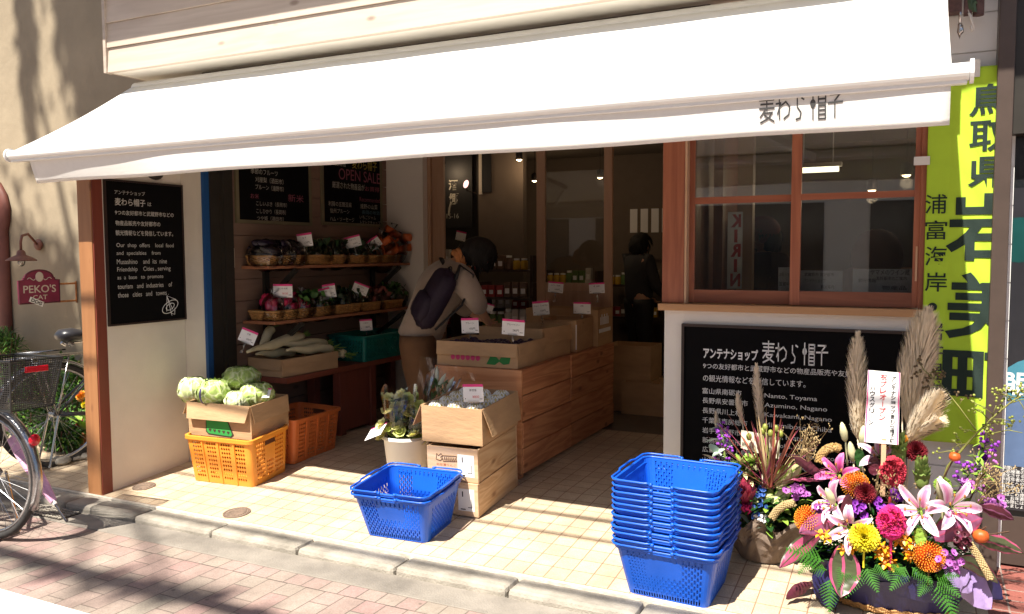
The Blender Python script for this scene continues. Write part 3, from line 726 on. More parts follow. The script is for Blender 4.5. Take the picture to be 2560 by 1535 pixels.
mb.add([(x, -.02 + .035 * math.cos(a * R(18)), .135 + .032 * math.sin(a * R(18))) for a in range(20)], [tuple(range(20))])
mb.add([(x, -.03, .095), (x, -.02, .095), (x, -.018, .115), (x, -.028, .115)], [(0, 1, 2, 3)])
mb.build('printed_mark', M_print_green, cb)
mb = MB(); text_into(mb, '長野八ヶ岳農業協同組合', (x, -.145, .062), (0, 1, 0), (0, 0, 1), w=.31, h=.030, bold=.01); mb.build('lettering', M_print_dark, cb)
# cabbages
M_cab = mat('cabbage_leaf', (.33, .45, .12), .5, .30, 9, bump=.6, bscale=22, stretch=(1, 1, .45))
M_cab2 = mat('pale_cabbage_leaf', (.52, .60, .28), .5, .25, 9, bump=.6, bscale=22, stretch=(1, 1, .45))
def veined(m, pale, sc=17):
    nt = m.node_tree; b = nt.nodes['Principled BSDF']; src = b.inputs['Base Color'].links[0].from_socket
    tc = nt.nodes.new('ShaderNodeTexCoord'); nz = nt.nodes.new('ShaderNodeTexNoise'); nz.inputs['Scale'].default_value = 9; _link(nt, tc.outputs['Object'], nz.inputs['Vector'])
    va = nt.nodes.new('ShaderNodeVectorMath'); va.operation = 'MULTIPLY_ADD'; va.inputs[1].default_value = (.12, .12, .12); _link(nt, nz.outputs['Color'], va.inputs[0]); _link(nt, tc.outputs['Object'], va.inputs[2])
    vo = nt.nodes.new('ShaderNodeTexVoronoi'); vo.feature = 'DISTANCE_TO_EDGE'; vo.inputs['Scale'].default_value = sc; _link(nt, va.outputs[0], vo.inputs['Vector'])
    mr = nt.nodes.new('ShaderNodeMapRange'); mr.inputs[1].default_value = 0.0; mr.inputs[2].default_value = .13; mr.inputs[3].default_value = .85; mr.inputs[4].default_value = 0; _link(nt, vo.outputs['Distance'], mr.inputs[0])
    mx = nt.nodes.new('ShaderNodeMix'); mx.data_type = 'RGBA'; mx.inputs['B'].default_value = (*pale, 1); _link(nt, mr.outputs[0], mx.inputs['Factor']); _link(nt, src, mx.inputs['A']); _link(nt, mx.outputs['Result'], b.inputs['Base Color'])
    bp = nt.nodes.new('ShaderNodeBump'); bp.inputs['Strength'].default_value = .8; bp.inputs['Distance'].default_value = .012; _link(nt, vo.outputs['Distance'], bp.inputs['Height'])
    if b.inputs['Normal'].links: _link(nt, b.inputs['Normal'].links[0].from_socket, bp.inputs['Normal'])
    _link(nt, bp.outputs[0], b.inputs['Normal'])
veined(M_cab, (.62, .68, .40)); veined(M_cab2, (.78, .80, .60))
M_purple = mat('purple_tape', (.07, .05, .20), .4, .1)
def cabbage(px, py, Y, r, m, label, flat=.86, tape=False):
    c = atY(px, py, Y); t = thing('cabbage', label, 'cabbage', c, group='cabbages in the carton', rotz=random.uniform(0, 6))
    sd = random.uniform(0, 50)
    mb = MB(); mb.ell((0, 0, 0), (r, r * .96, r * flat), 30, 20, disp=lambda d: .05 * mnoise.noise(d * 2.2 + Vector((sd, 0, 0))) + .018 * mnoise.noise(d * 7 + Vector((0, sd, 0))))
    mb.build('head', m, t, smooth=True)
    for k in range(7):
        a = k * .9 + random.uniform(-.2, .2); mb = MB(); tl = random.uniform(.1, .5)
        def lf(u, v, a=a, tl=tl):
            th = a + (u - .5) * 1.9; ph = R(-70) + v * R(128 + 20 * tl) - .25 * abs(u - .5)
            eg = max(abs(u - .5) * 2, v) ** 4; k2 = 1.015 + .045 * v + eg * (.09 + .06 * math.sin(u * 23 + sd + v * 19)) - .012 * math.exp(-((u - .5) * 14) ** 2) + .010 * math.sin(abs(u - .5) * 40 - v * 14)
            return Vector((math.cos(th) * math.cos(ph) * r * k2, math.sin(th) * math.cos(ph) * r * k2, math.sin(ph) * r * flat * k2))
        mb.grid(lf, 26, 20); mb.build('outer_leaf', m, t, smooth=True)
    if tape:
        mb = MB(); d = Vector((.3, -.85, 0)).normalized()
        mb.grid(lambda u, v: Vector((math.cos(R(-120) + .16 * (v - .5)) * math.cos(R(-60) + R(130) * u), math.sin(R(-120) + .16 * (v - .5)) * math.cos(R(-60) + R(130) * u), flat * math.sin(R(-60) + R(130) * u))) * (r * 1.09), 14, 2)
        mb.build('tape', M_purple, t); t.rotation_euler = (0, 0, R(25))
    return t
cabbage(485, 975, 3.90, .095, M_cab2, 'pale cabbage at the left end of the carton', tape=False)
cabbage(534, 982, 3.86, .098, M_cab, 'cabbage wearing a purple tape strip at the front of the carton', tape=True)
cabbage(603, 944, 4.03, .112, M_cab, 'largest darker green cabbage on top at the back of the carton', .62)
cabbage(641, 986, 3.98, .100, M_cab, 'cabbage at the right end of the carton carrying a price card', .74)
cabbage(594, 1004, 3.88, .075, M_cab2, 'small pale cabbage low at the front of the carton')
cabbage(560, 990, 4.0, .085, M_cab, 'cabbage wedged in the middle behind the taped one')

# ================================================================ price cards
M_paper = mat('white_paper', (.80, .79, .78), .7, .02)
M_pink = mat('magenta_strip', (.72, .045, .22), .6, .05)
M_ink = mat('black_ink', (.03, .03, .03), .7, .05)
M_redink = mat('red_ink', (.60, .05, .06), .7, .05)
M_acryl = clear_film('clear_acrylic', (.9, .92, .92), .5, .1)
def price_card(px, py, Y, w=.135, h=.098, label='', name='', price='', rx=0, ry=0, rz=0, stand=.06, group='price cards', ink=None, p=None):
    c = atY(px, py, Y) if p is None else Vector(p)
    t = thing('price_card', label, 'price card', c, group=group, rot=(R(rx), R(ry), R(rz)))
    mb = MB(); mb.bb((-w / 2, 0, -h / 2), (w / 2, .0012, h / 2 * .70)); mb.build('card', M_paper, t)
    mb = MB(); mb.bb((-w / 2, 0, h / 2 * .70), (w / 2, .0012, h / 2)); mb.build('header', M_pink, t)
    mb = MB()
    if name: text_into(mb, name, (0, -.0008, h * .17), (1, 0, 0), (0, 0, 1), h=h * .14, center=True)
    mb.bb((-w * .42, -.0007, -h * .33), (-w * .38, -.0006, -h * .28)); mb.bb((w * .30, -.0007, -h * .33), (w * .44, -.0006, -h * .30))
    mb.build('lettering', M_ink, t)
    if price:
        mb = MB(); text_into(mb, price, (w * .12, -.0008, -h * .20), (1, 0, 0), (0, 0, 1), h=h * .15, center=True); mb.build('price', ink or M_ink, t)
    if stand:
        mb = MB(); mb.bb((-.03, -.006, -h / 2 - .004), (.03, .006, -h / 2 + .008)); mb.tube([(0, .002, -h / 2), (.004, 0, -h / 2 - stand * .5), (0, .002, -h / 2 - stand)], .004, 6); mb.bb((-.009, -.008, -h / 2 - stand - .012), (.009, .008, -h / 2 - stand)); mb.ell((0, 0, -h / 2 - stand * .4), .008, 8, 6)
        mb.build('clip', M_acryl, t, smooth=False)
    return t
price_card(655, 982, 3.95, .11, .075, 'price card lying on the right-hand cabbage', 'キャベツ', '200円', rx=-48, rz=25, stand=0)

# ================================================================ shelves, bench and produce along the plank wall
M_shelf = wood('shelf_wood', (.28, .105, .05), (.36, .15, .075), 'Y', 6, .5, knots=False)
M_bench = wood('bench_wood', (.22, .055, .032), (.28, .08, .045), 'Y', 6, .5, knots=False)
M_benchz = wood('bench_leg_wood', (.17, .045, .03), (.22, .06, .04), 'Z', 6, .5, knots=False)
def wall_shelf(z, xf, label):
    t = thing('wall_shelf', label, 'shelf', (0, 0, 0), group='wall shelves')
    b = MB(); b.bb((-4.279, 4.39, z - .022), (xf, 6.19, z)); b.build('board', M_shelf, t, bevel=.002)
    for y in (4.62, 5.95):
        b = MB(); b.bb((-4.279, y - .025, z - .30), (-4.255, y + .025, z - .023)); b.beam((-4.262, y, z - .26), (xf + .05, y, z - .03), .03, .03); b.build('bracket', M_dark, t)
wall_shelf(1.412, -4.03, 'upper wall shelf under the two blackboards')
wall_shelf(1.022, -3.985, 'lower wall shelf carrying the radish baskets')
b = thing('display_bench', 'low red-brown bench carrying the daikon carton', 'bench', (0, 0, 0))
mb = MB(); mb.bb((-4.278, 4.40, .588), (-3.90, 6.18, .628)); mb.build('top', M_bench, b, bevel=.003)
for (x, y) in ((-3.95, 5.05), (-4.2, 5.05), (-3.95, 5.45), (-4.2, 5.45), (-3.95, 6.1), (-4.2, 6.1)):
    mb = MB(); mb.bb((x - .035, y - .035, floor_z(y)), (x + .035, y + .035, .587)); mb.build('leg', M_benchz, b, bevel=.003)
mb = MB(); mb.bb((-4.0, 5.09, .12), (-3.93, 5.41, .58)); mb.build('side_panel', M_benchz, b)
# light switch plate
sp = atX(572, 645, -4.279)
t = thing('switch_plate', 'cream light switch plate on the plank wall at the left of the upper shelf', 'switch', (-4.279, sp.y, sp.z))
mb = MB(); mb.bb((0, -.045, -.07), (.012, .045, .07)); mb.build('plate', mat('cream_plastic', (.62, .56, .44), .4), t, bevel=.003)
for k in (-1, 0, 1):
    mb = MB(); mb.bb((.0125, -.012, k * .028 - .010), (.017, .012, k * .028 + .010)); mb.build('toggle', mat('ivory_plastic', (.7, .65, .52), .4), t, bevel=.001)
# wicker trays
M_wick = mat('wicker', (.42, .22, .075), .6, .25, 30, bump=.6, bscale=70)
def wicker(ya, yb, z, x0, x1, h, label):
    h *= .78; yb -= .03
    t = thing('wicker_tray', label, 'basket', ((x0 + x1) / 2, (ya + yb) / 2, z), group='wicker trays of vegetables')
    hx, hy = abs(x1 - x0) / 2, (yb - ya) / 2
    mb = MB()
    nst = int((yb - ya) / .022)
    P = perim(hx, hy, .03, 5)
    # woven strands: each course waves in and out between the uprights
    for c in range(7):
        z_ = .008 + c * (h - .02) / 6; pts = []
        L = 0; per = []
        for i in range(24):
            a, b_ = Vector(P[i]), Vector(P[(i + 1) % 24]); n = max(1, int((b_ - a).length / .011))
            for k in range(n): per.append(a + (b_ - a) * (k / n))
        for i, q in enumerate(per):
            nrm = Vector((q.x / hx, q.y / hy)); nrm.normalize(); off = .004 * (1 if (i // 2 + c) % 2 else -1)
            k = 1 + .10 * z_ / h
            pts.append((q.x * k + nrm.x * off, q.y * k + nrm.y * off, z_))
        mb.tube(pts, .0062, 4, closed=True)
    mb.build('weave', M_wick, t)
    mb = MB(); mb.tube([(x * 1.10, y * 1.10, h) for x, y in P], .009, 8, closed=True); mb.build('rim', M_wick, t, smooth=True)
    mb = MB(); mb.add([(x, y, .006) for x, y in P], [tuple(range(24))]); mb.build('base', M_wick, t)
    return t
def Yat(px, X, py=640): return atX(px, py, X).y
XS = -4.055
yy = [Yat(q, XS) for q in (612, 768, 778, 868, 874, 1002)]
yy[0] = 4.415
wicker(yy[0], yy[1], 1.413, XS - .19, XS, .085, 'wicker tray of bagged aubergines at the left end of the upper shelf')
wicker(yy[2], yy[3], 1.413, XS - .19, XS, .085, 'middle wicker tray on the upper shelf')
wicker(yy[4], yy[5], 1.413, XS - .19, XS, .08, 'right-hand wicker tray on the upper shelf beside the carrots')
XS2 = -4.01
yz = [Yat(q, XS2, 760) for q in (622, 838, 842, 905, 908, 955, 962, 1010)]
yz[0] = 4.425
wicker(yz[0], yz[1], 1.023, XS2 - .22, XS2, .085, 'long wicker tray of radishes and greens on the lower shelf')
wicker(yz[2], yz[3], 1.023, XS2 - .22, XS2, .085, 'second wicker tray on the lower shelf right of the radishes')
wicker(yz[4], yz[5], 1.023, XS2 - .22, XS2, .085, 'third wicker tray on the lower shelf')
wicker(yz[6], yz[7], 1.023, XS2 - .22, XS2, .085, 'last wicker tray on the lower shelf near the white pillar')
M_film = clear_film('clear_bag', (.95, .96, .96), .10, .10)
def bag_film(t, r, m=None, tie=True):
    sd = random.uniform(0, 99)
    mb = MB(); mb.ell((0, 0, r[2] * .3), (r[0] * 1.15, r[1] * 1.15, r[2] * 1.25), 16, 10, disp=lambda d: .13 * mnoise.noise(d * 3 + Vector((sd, 0, 0))))
    if tie:
        mb.tube([(0, 0, r[2] * 1.4), (.004, 0, r[2] * 1.62), (.008, .004, r[2] * 1.95)], [.010, .006, .028], 8)
    mb.build('bag', M_film, t, smooth=True)
def veg_bag(c, kind, label, group):
    t = thing('vegetable_bag', label, 'bag of vegetables', Vector(c) + Vector((0, 0, .012)), group=group, rotz=random.uniform(-.4, .4)); t.scale = (1.25, 1.25, 1.55)
    if kind == 'radish':
        mb = MB()
        for k in range(9): mb.ell((random.uniform(-.045, .045), random.uniform(-.05, .05), .02 + random.uniform(0, .055)), .021, 10, 8)
        mb.build('radishes', MK['radish'], t, smooth=True); bag_film(t, (.06, .06, .06))
    elif kind == 'aubergine':
        mb = MB()
        for k in range(4):
            a = Matrix.Rotation(random.uniform(-.5, .5), 3, 'Z') @ Matrix.Rotation(R(80), 3, 'X')
            mb.ell((random.uniform(-.05, .05), random.uniform(-.02, .02), .04 + .025 * (k % 2)), (.027, .025, .075), 12, 8, M=a)
        mb.build('aubergines', MK['aubergine'], t, smooth=True); bag_film(t, (.085, .09, .06), tie=False)
    elif kind == 'carrot':
        mb = MB()
        for k in range(6):
            p = Vector((random.uniform(-.06, .06), random.uniform(-.06, .06), .02 + k * .018)); d = Vector((random.uniform(-1, 1), random.uniform(-.6, .6), random.uniform(-.3, .6))).normalized() * .08
            mb.tube([p - d, p, p + d], [.008, .018, .022], 8)
        mb.build('carrots', MK['carrot'], t, smooth=True); bag_film(t, (.09, .1, .085))
    else:
        mb = MB(); leaf_heap(mb, .075, .09, .075, 70); mb.build('greens', MK[kind], t); bag_film(t, (.08, .095, .06), tie=False)
    return t
def leaf_heap(mb, rx, ry, rz, n, L=.05):
    for k in range(n):
        p = Vector((random.gauss(0, .45) * rx, random.gauss(0, .45) * ry, random.random() ** .7 * rz))
        d = Vector((random.uniform(-1, 1), random.uniform(-1, 1), random.uniform(0, 1))).normalized(); s = d.cross(Vector((random.uniform(-1, 1), random.uniform(-1, 1), .2))).normalized() * L * .28
        m_ = p + d * L * .55 + Vector((0, 0, .006)); mb.add([p, m_ - s, p + d * L, m_ + s], [(0, 1, 2, 3)])
MK = {'radish': mat('radish_skin', (.55, .02, .09), .35, .15, 20), 'aubergine': mat('aubergine_skin', (.012, .008, .02), .2, .2, 10), 'carrot': mat('carrot_skin', (.62, .13, .03), .5, .15, 25),
      'green': mat('green_leaves', (.06, .16, .03), .5, .35, 30), 'dark': mat('dark_greens', (.02, .05, .015), .45, .3, 30), 'red': mat('red_potato', (.22, .06, .05), .6, .25, 20)}
def onshelf(px, X, z): return Vector((X, Yat(px, X, 700), z))
for k, px in enumerate((622, 655, 688, 720, 752)): veg_bag((XS - .055 - .08 * (k % 2), 4.46 + .062 * k, 1.445), 'aubergine', ['aubergine bag at the far left of the upper shelf', 'second aubergine bag from the left on the upper shelf', 'middle aubergine bag in the first wicker tray', 'aubergine bag under the first price card of the upper shelf', 'aubergine bag at the right end of the first wicker tray'][k], 'bags of aubergines')
for k, px in enumerate((795, 842)): veg_bag(onshelf(px, XS - .09, 1.44), 'dark', ['bag of dark greens at the left of the middle upper tray', 'bag of dark greens at the right of the middle upper tray'][k], 'bags of dark greens')
for k, px in enumerate((893, 925, 955)): veg_bag(onshelf(px, XS - .09, 1.44), ('dark', 'dark', 'carrot')[k], ['bag of greens at the left of the right-hand upper tray', 'bag of greens in the middle of the right-hand upper tray', 'small bag of carrots in the right-hand upper tray'][k], 'bags in the right-hand tray')
for k, px in enumerate((985, 1012)): veg_bag(onshelf(px, XS - .08, 1.44 + .05 * (k == 0)), 'carrot', ['raised bag of orange carrots beside the white pillar', 'bag of carrots at the right end of the upper shelf'][k], 'bags of carrots')
for k, px in enumerate((628, 655, 684, 712, 738)): veg_bag((XS2 - .06 - .09 * (k % 2), 4.47 + .075 * k, 1.055), 'radish', ['tied bag of pink radishes at the far left of the lower shelf', 'second bag of radishes from the left', 'bag of radishes under the first lower price card', 'fourth bag of radishes from the left', 'last bag of radishes next to the green beans'][k], 'bags of radishes')
for k, px in enumerate((768, 796, 822)): veg_bag((XS2 - .08 - .05 * (k % 2), yz[1] - .30 + .10 * k, 1.05), 'green', ['bag of fresh greens next to the radishes', 'middle bag of fresh greens on the lower shelf', 'right-hand bag of fresh greens on the lower shelf'][k], 'bags of fresh greens')
for k, px in enumerate((858, 888)): veg_bag(onshelf(px, XS2 - .10, 1.05), 'dark', ['left bag of dark leaves in the second lower tray', 'right bag of dark leaves in the second lower tray'][k], 'bags of dark leaves')
for k, px in enumerate((922, 942)): veg_bag(onshelf(px, XS2 - .10, 1.05), 'red', ['left bag of reddish roots in the third lower tray', 'right bag of reddish roots in the third lower tray'][k], 'bags of reddish roots')
veg_bag(onshelf(985, XS2 - .10, 1.07), 'green', 'bag of pale greens in the last lower tray by the pillar', None)
def sc(px, py, X, **k):
    p = atX(px, py, X); return price_card(0, 0, 0, p=p, **k)
sc(762, 600, XS, label='tilted price card on the first upper-shelf tray', name='なす', price='120円', ry=-8, rz=20, w=.115, h=.10)
sc(882, 604, XS, label='price card on the right-hand upper-shelf tray', name='きゅうり', price='150円', ry=-14, rz=25, w=.13, h=.09)
sc(936, 608, XS - .03, label='half-turned price card behind the upper carrots', name='人参', price='150円', ry=-35, rz=48, w=.11, h=.09)
sc(707, 727, XS2, label='price card in front of the radish bags', name='はつか大根', price='¥150', rz=22, w=.14, h=.095, ink=M_redink)
sc(823, 727, XS2, label='narrow price card over the long lower tray', name='いんげん', price='130円', ry=-8, rz=26, w=.10, h=.105)
sc(812, 735, XS2 - .02, label='price card half hidden behind the narrow one', name='小松菜', price='', ry=-12, rz=22, w=.09, h=.09)
sc(901, 722, XS2, label='price card leaning left above the third lower tray', name='ピーマン', price='130円', ry=22, rz=28, w=.125, h=.085)
sc(620, 841, -3.98, label='price card beside the daikon at the left end of the bench', name='大根', price='200円', ry=20, rz=15, rx=-12, w=.12, h=.09)
sc(915, 812, -3.95, label='price card over the teal crate', name='ごぼう', price='180円', ry=-4, rz=24, w=.10, h=.09)
# daikon in their carton
dk = make_box('low carton of white daikon on the bench', .33, .58, .125, {'f': (.075, 84, .01), 'r': (.05, 86, .006)}, loc=(-4.085, 4.70, .630), rot=(0, 0, R(-3)))
M_dk = mat('daikon_skin', (.62, .56, .36), .45, .12, 8); M_dkl = mat('daikon_stalk', (.16, .26, .06), .5, .3, 25)
def daikon(a, b_, r, label):
    a, b_ = Vector(a), Vector(b_); t = thing('daikon', label, 'daikon radish', a, group='daikon radishes'); d = b_ - a
    mb = MB(); n = 14; mb.tube([d * (k / n) + Vector((0, 0, .006 * math.sin(k * .8))) for k in range(n + 1)], [max(.006, r * min(1, .25 + 1.6 * k / n) * (1 if k < n else .6)) for k in range(n + 1)], 14)
    mb.build('root', M_dk, t, smooth=True)
    mb = MB(); e = d.normalized()
    for k in range(16):
        q = e * random.uniform(.05, .10) + Vector((random.gauss(0, .022), random.gauss(0, .022), random.gauss(0, .018)))
        mb.tube([d * .99, d + q * .6, d + q], [.005, .004, .003], 5)
    mb.build('stalks', M_dkl, t)
def dp(px, py, X): return atX(px, py, X)
daikon(dp(618, 880, -3.98), dp(757, 838, -4.10), .036, 'long daikon pointing left at the back of the carton')
daikon(dp(690, 862, -4.03), dp(815, 856, -4.06), .034, 'middle daikon with its stalks to the right')
daikon(dp(716, 876, -3.98), dp(830, 870, -3.99), .035, 'front daikon lying along the carton edge')
daikon(dp(650, 868, -4.17), dp(680, 818, -4.2), .034, 'daikon leaning up at the far corner of the carton')
daikon(dp(640, 886, -4.12), dp(735, 880, -4.12), .03, 'daikon low in the carton under the long one')
daikon(dp(835, 880, -4.08), dp(862, 885, -3.97), .034, 'daikon with cut green stalks lying beside the carton')
# teal crate at the back of the bench
tc_ = thing('harvest_crate', 'dark teal plastic crate on the bench behind the daikon', 'plastic crate', (-4.07, 5.62, .630), rotz=R(90))
mb = MB(); tray_body(mb, .30, .165, .32, .185, .20, .02, .025, (30, 20), 8, 'slot', (lambda u, v: v > .85 or v < .1, lambda u, v: v > .85 or v < .1)); mb.build('body', M_teal, tc_, solid=.004, merge=True)
mb = MB(); mb.tube([(x, y, .2) for x, y in perim(.325, .19, .03)], .010, 8, closed=True); mb.build('rim', M_teal, tc_, smooth=True)
fill(tc_, .58, .32, .16, MK['dark'], 'roots')

# ================================================================ plank counter with open cartons
M_ctr = wood('counter_plank', (.34, .115, .05), (.60, .29, .14), 'Y', 12, .55)
M_ctrx = wood('counter_plank_front', (.40, .15, .06), (.62, .31, .15), 'X', 9, .5)
ct = thing('plank_counter', 'long counter of knotty reddish planks standing on short legs', 'counter', (0, 0, 0))
CX, CY0, CY1, CZ0, CZ1 = -2.13, 4.50, 6.235, .123, .776
for r_ in range(4):
    hh = (CZ1 - CZ0) / 4; z0 = CZ0 + r_ * hh
    for y0, y1 in ((CY0 + .021, 5.32), (5.322, CY1)):
        mb = MB(); mb.bb((CX - .02, y0, z0 + .0025), (CX + random.uniform(-.006, .004), y1, z0 + hh - .0025)); mb.build('side_plank', M_ctr, ct, bevel=.004)
    mb = MB(); mb.bb((CX - .62, CY0, z0 + .001), (CX, CY0 + .02, z0 + hh - .001)); mb.build('front_plank', M_ctrx, ct, bevel=.0015)
mb = MB(); mb.bb((CX - .62, CY0 + .021, CZ1 - .02), (CX - .021, CY1, CZ1 - .001)); mb.build('top', M_ctr, ct)
for x in (CX - .56, CX - .06):
    for y in (CY0 + .06, CY1 - .06):
        mb = MB(); mb.bb((x - .03, y - .03, floor_z(y)), (x + .03, y + .03, CZ0)); mb.build('leg', M_ctr, ct)
bA = make_box('front carton on the counter, printed with a magenta and green mark', .575, .43, .155, {'f': (.085, 82, .004), 'r': (.07, 84, .006)}, loc=(-2.46, 4.74, .778), rot=(0, 0, R(1)))
mb = MB(); y = -.2165
for k in range(6): mb.add([(-.17 + k * .036 + .016 * math.cos(a * .4 * math.pi / 2), y, .055 + .018 * math.sin(a * .4 * math.pi / 2)) for a in range(10)], [tuple(range(10))], 0)
mb.add([(.07, y, .02), (.10, y, .075), (.14, y, .07), (.16, y, .05), (.18, y, .078), (.24, y, .072), (.23, y, .03), (.19, y, .022), (.16, y, .04), (.13, y, .018)], [tuple(range(10))], 1)
mb.build('printed_mark', [M_print_pink, M_print_green], bA)
M_plum = mat('plum_skin', (.035, .02, .05), .35, .3, 12)
def pile(t, w, d, z, r, m, name, n=40):
    mb = MB()
    for k in range(n): mb.ell((random.uniform(-.5, .5) * (w - 2 * r), random.uniform(-.5, .5) * (d - 2 * r), z + random.uniform(0, r)), r, 10, 7)
    o = mb.build(name, m, t, smooth=True); o['kind'] = 'stuff'; return o
pile(bA, .55, .40, .105, .026, M_plum, 'plums', 90)
bB = make_box('second open carton on the counter behind the plums', .50, .42, .21, {'f': (.06, 88, .0), 'r': (.10, 82, .01)}, loc=(-2.43, 5.20, .778), rot=(0, 0, R(-4)))
fill(bB, .48, .40, .13, MK['dark'], 'produce')
bC = make_box('tall narrow carton at the counter edge with a torn white corner', .30, .40, .23, {'b': (.06, 60, .01)}, loc=(-2.31, 5.66, .778), rot=(0, 0, R(3)))
mb = MB(); mb.bb((.146, -.2035, .02), (.152, -.198, .20)); mb.build('torn_edge', M_paper, bC)
bD = make_box('large carton at the far end of the counter', .60, .34, .28, {'f': (.05, 86, 0)}, loc=(-2.44, 6.05, .778), rot=(0, 0, R(1)))
mb = MB()
for k in range(7): mb.bb((.302, -.12 + k * .03, .16), (.304, -.105 + k * .03, .22 + .02 * (k % 2)))
mb.bb((.302, -.15, .10), (.3035, .13, .13)); mb.build('printed_label', M_paper, bD)
price_card(1175, 814, 4.60, .125, .098, 'price card on the left of the front counter carton', 'プルーン', '450円', rz=2, ry=-3)
price_card(1283, 818, 4.56, .150, .098, 'larger price card on the right of the front counter carton', 'ブルーベリー', '280円', rz=4, ry=3)
price_card(1352, 770, 5.35, .125, .10, 'leaning price card behind the blueberries', 'りんご（つがる）', '130円', ry=-6, rz=3)
price_card(1455, 770, 5.62, .135, .085, 'price card over the narrow counter carton', '洋梨', '', rz=0)
price_card(1389, 718, 5.9, .125, .085, 'price card at the back left of the counter', 'ぶどう（巨峰）', '1000円', ry=4, rz=3)
price_card(1492, 720, 5.9, .125, .08, 'price card at the back right of the counter', '桃（白桃）', '', ry=-3)
price_card(1152, 590, 6.9, .11, .09, 'price card inside the shop above the shopper', '', '', ry=12)
price_card(1220, 770, 5.4, .085, .07, 'small price card between the shopper and the counter', '', '', ry=14, rx=-15)

# ================================================================ wooden fruit crates, pear carton, bucket
M_cratew = wood('crate_wood', (.44, .25, .12), (.68, .48, .29), 'Y', 14, .65)
M_cratex = wood('crate_end_wood', (.50, .31, .17), (.68, .49, .32), 'X', 11, .65, knots=True)
def fruit_crate(label, loc, rot):
    t = thing('wooden_crate', label, 'wooden crate', loc, rot=rot, group='wooden fruit crates'); W, D, H = .315, .55, .187
    mb = MB(); mb.bb((-W / 2, -D / 2, 0), (W / 2, -D / 2 + .016, H)); mb.build('end_board', M_cratex, t, bevel=.0015)
    mb = MB(); mb.bb((-W / 2, D / 2 - .016, 0), (W / 2, D / 2, H)); mb.build('end_board', M_cratex, t)
    for sx in (-1, 1):
        mb = MB(); mb.bb((sx * W / 2, -D / 2 + .0165, .001), (sx * (W / 2 - .011), D / 2 - .0165, H - .001)); mb.build('side_board', M_cratew, t, bevel=.0015)
    mb = MB(); mb.bb((-W / 2 + .012, -D / 2 + .017, .002), (W / 2 - .012, D / 2 - .017, .012)); mb.build('bottom', M_cratew, t)
    y = -D / 2 - .001
    mb = MB(); mb.bb((.035, y - .0005, .03), (.135, y, .155)); mb.build('sticker', M_paper, t)
    mb = MB(); mb.bb((.06, y - .001, .11), (.067, y - .0007, .14))
    for a_, b_ in (((.118, .05), (.122, .10)), ((.095, .05), (.122, .054)), ((.05, .036), (.08, .042))): mb.bb((a_[0], y - .001, a_[1]), (b_[0], y - .0007, b_[1]))
    mb.build('sticker_print', M_ink, t)
    mb = MB()
    def ln(pts, w=.0016): 
        for p, q in zip(pts[:-1], pts[1:]): mb.beam((p[0], y - .0006, p[1]), (q[0], y - .0006, q[1]), .001, w * 1.6, up=(0, 0, 1) if abs(q[0] - p[0]) > abs(q[1] - p[1]) else (1, 0, 0))
    ln([(-.10, .115), (-.095, .148), (-.085, .135), (-.068, .150), (-.06, .138), (-.072, .128), (-.06, .12), (-.075, .108), (-.10, .115)]); ln([(-.06, .138), (.028, .142), (.03, .112), (-.055, .106), (-.06, .138)])
    for k in range(6): ln([(-.05 + k * .013, .113), (-.045 + k * .013, .133), (-.04 + k * .013, .113)])
    mb.build('stamp', mat('brown_stamp', (.12, .05, .025), .8), t)
    mb = MB(); text_into(mb, '北信濃りんご', (-.1, y - .0006, .088), (1, 0, 0), (0, 0, 1), w=.125, h=.014); mb.build('lettering', mat('red_stamp', (.5, .12, .06), .8), t)
    return t
zc = floor_z(3.86)
fruit_crate('lower wooden fruit crate on the tiles, half shaded by the blue baskets', (-2.262, 4.135, floor_z(4.135) + .003), (TILT * .7, 0, R(2.5)))
fruit_crate('upper wooden fruit crate with a stamped picture and a white sticker', (-2.266, 4.139, floor_z(4.135) + .192), (TILT * .7, 0, R(2.8)))
pb = make_box('open carton of netted pears on the wooden crates', .375, .50, .205, {'f': (.0, 0, 0), 'r': (.165, 77, .045), 'l': (.16, 58, .05)}, loc=(-2.275, 4.125, .455), rot=(TILT * .6, 0, R(3)))
for o in list(pb.children):
    if o.name.startswith('flap') and max(o.dimensions) == 0: bpy.data.objects.remove(o)
mb = MB(); mb.bb((.196, -.13, .10), (.1975, -.09, .145)); mb.build('tape_patch', M_cardin, pb)
M_pear = mat('pear_skin', (.55, .45, .18), .5, .2, 15); M_net = mat('foam_net', (.86, .85, .80), .6, .04)
k = 0
for ix in range(3):
    for iy in range(4):
        k += 1
        p = pb.matrix_basis @ Vector((-.12 + ix * .12 + random.uniform(-.01, .01), -.18 + iy * .12, .178 + random.uniform(-.01, .012)))
        t = thing('pear', 'round pear in a white foam net inside the open carton', 'pear', p, group='netted pears')
        mb = MB(); mb.ell((0, 0, 0), (.050, .050, .045), 16, 12); mb.build('fruit', M_pear, t, smooth=True)
        mb = MB()
        for q in range(12):
            a0 = q * math.pi / 6
            for s in (-1, 1): mb.tube([(math.cos(a0 + s * v * 1.1) * math.cos(R(-50) + v * R(110)) * .053, math.sin(a0 + s * v * 1.1) * math.cos(R(-50) + v * R(110)) * .053, math.sin(R(-50) + v * R(110)) * .048) for v in [i / 7 for i in range(8)]], .0036, 4)
        mb.build('foam_net', M_net, t)
price_card(1183, 983, 3.93, .125, .10, 'price card clipped to the pear carton, half in sunlight', '新甘泉', '¥800', rz=2, ry=-4, ink=M_redink, stand=.05)
bu = thing('bucket', 'white plastic bucket of wrapped bouquets beside the wooden crates', 'bucket', (-2.735, 4.14, floor_z(4.14)))
M_bkt = mat('white_bucket', (.76, .74, .70), .4, .02)
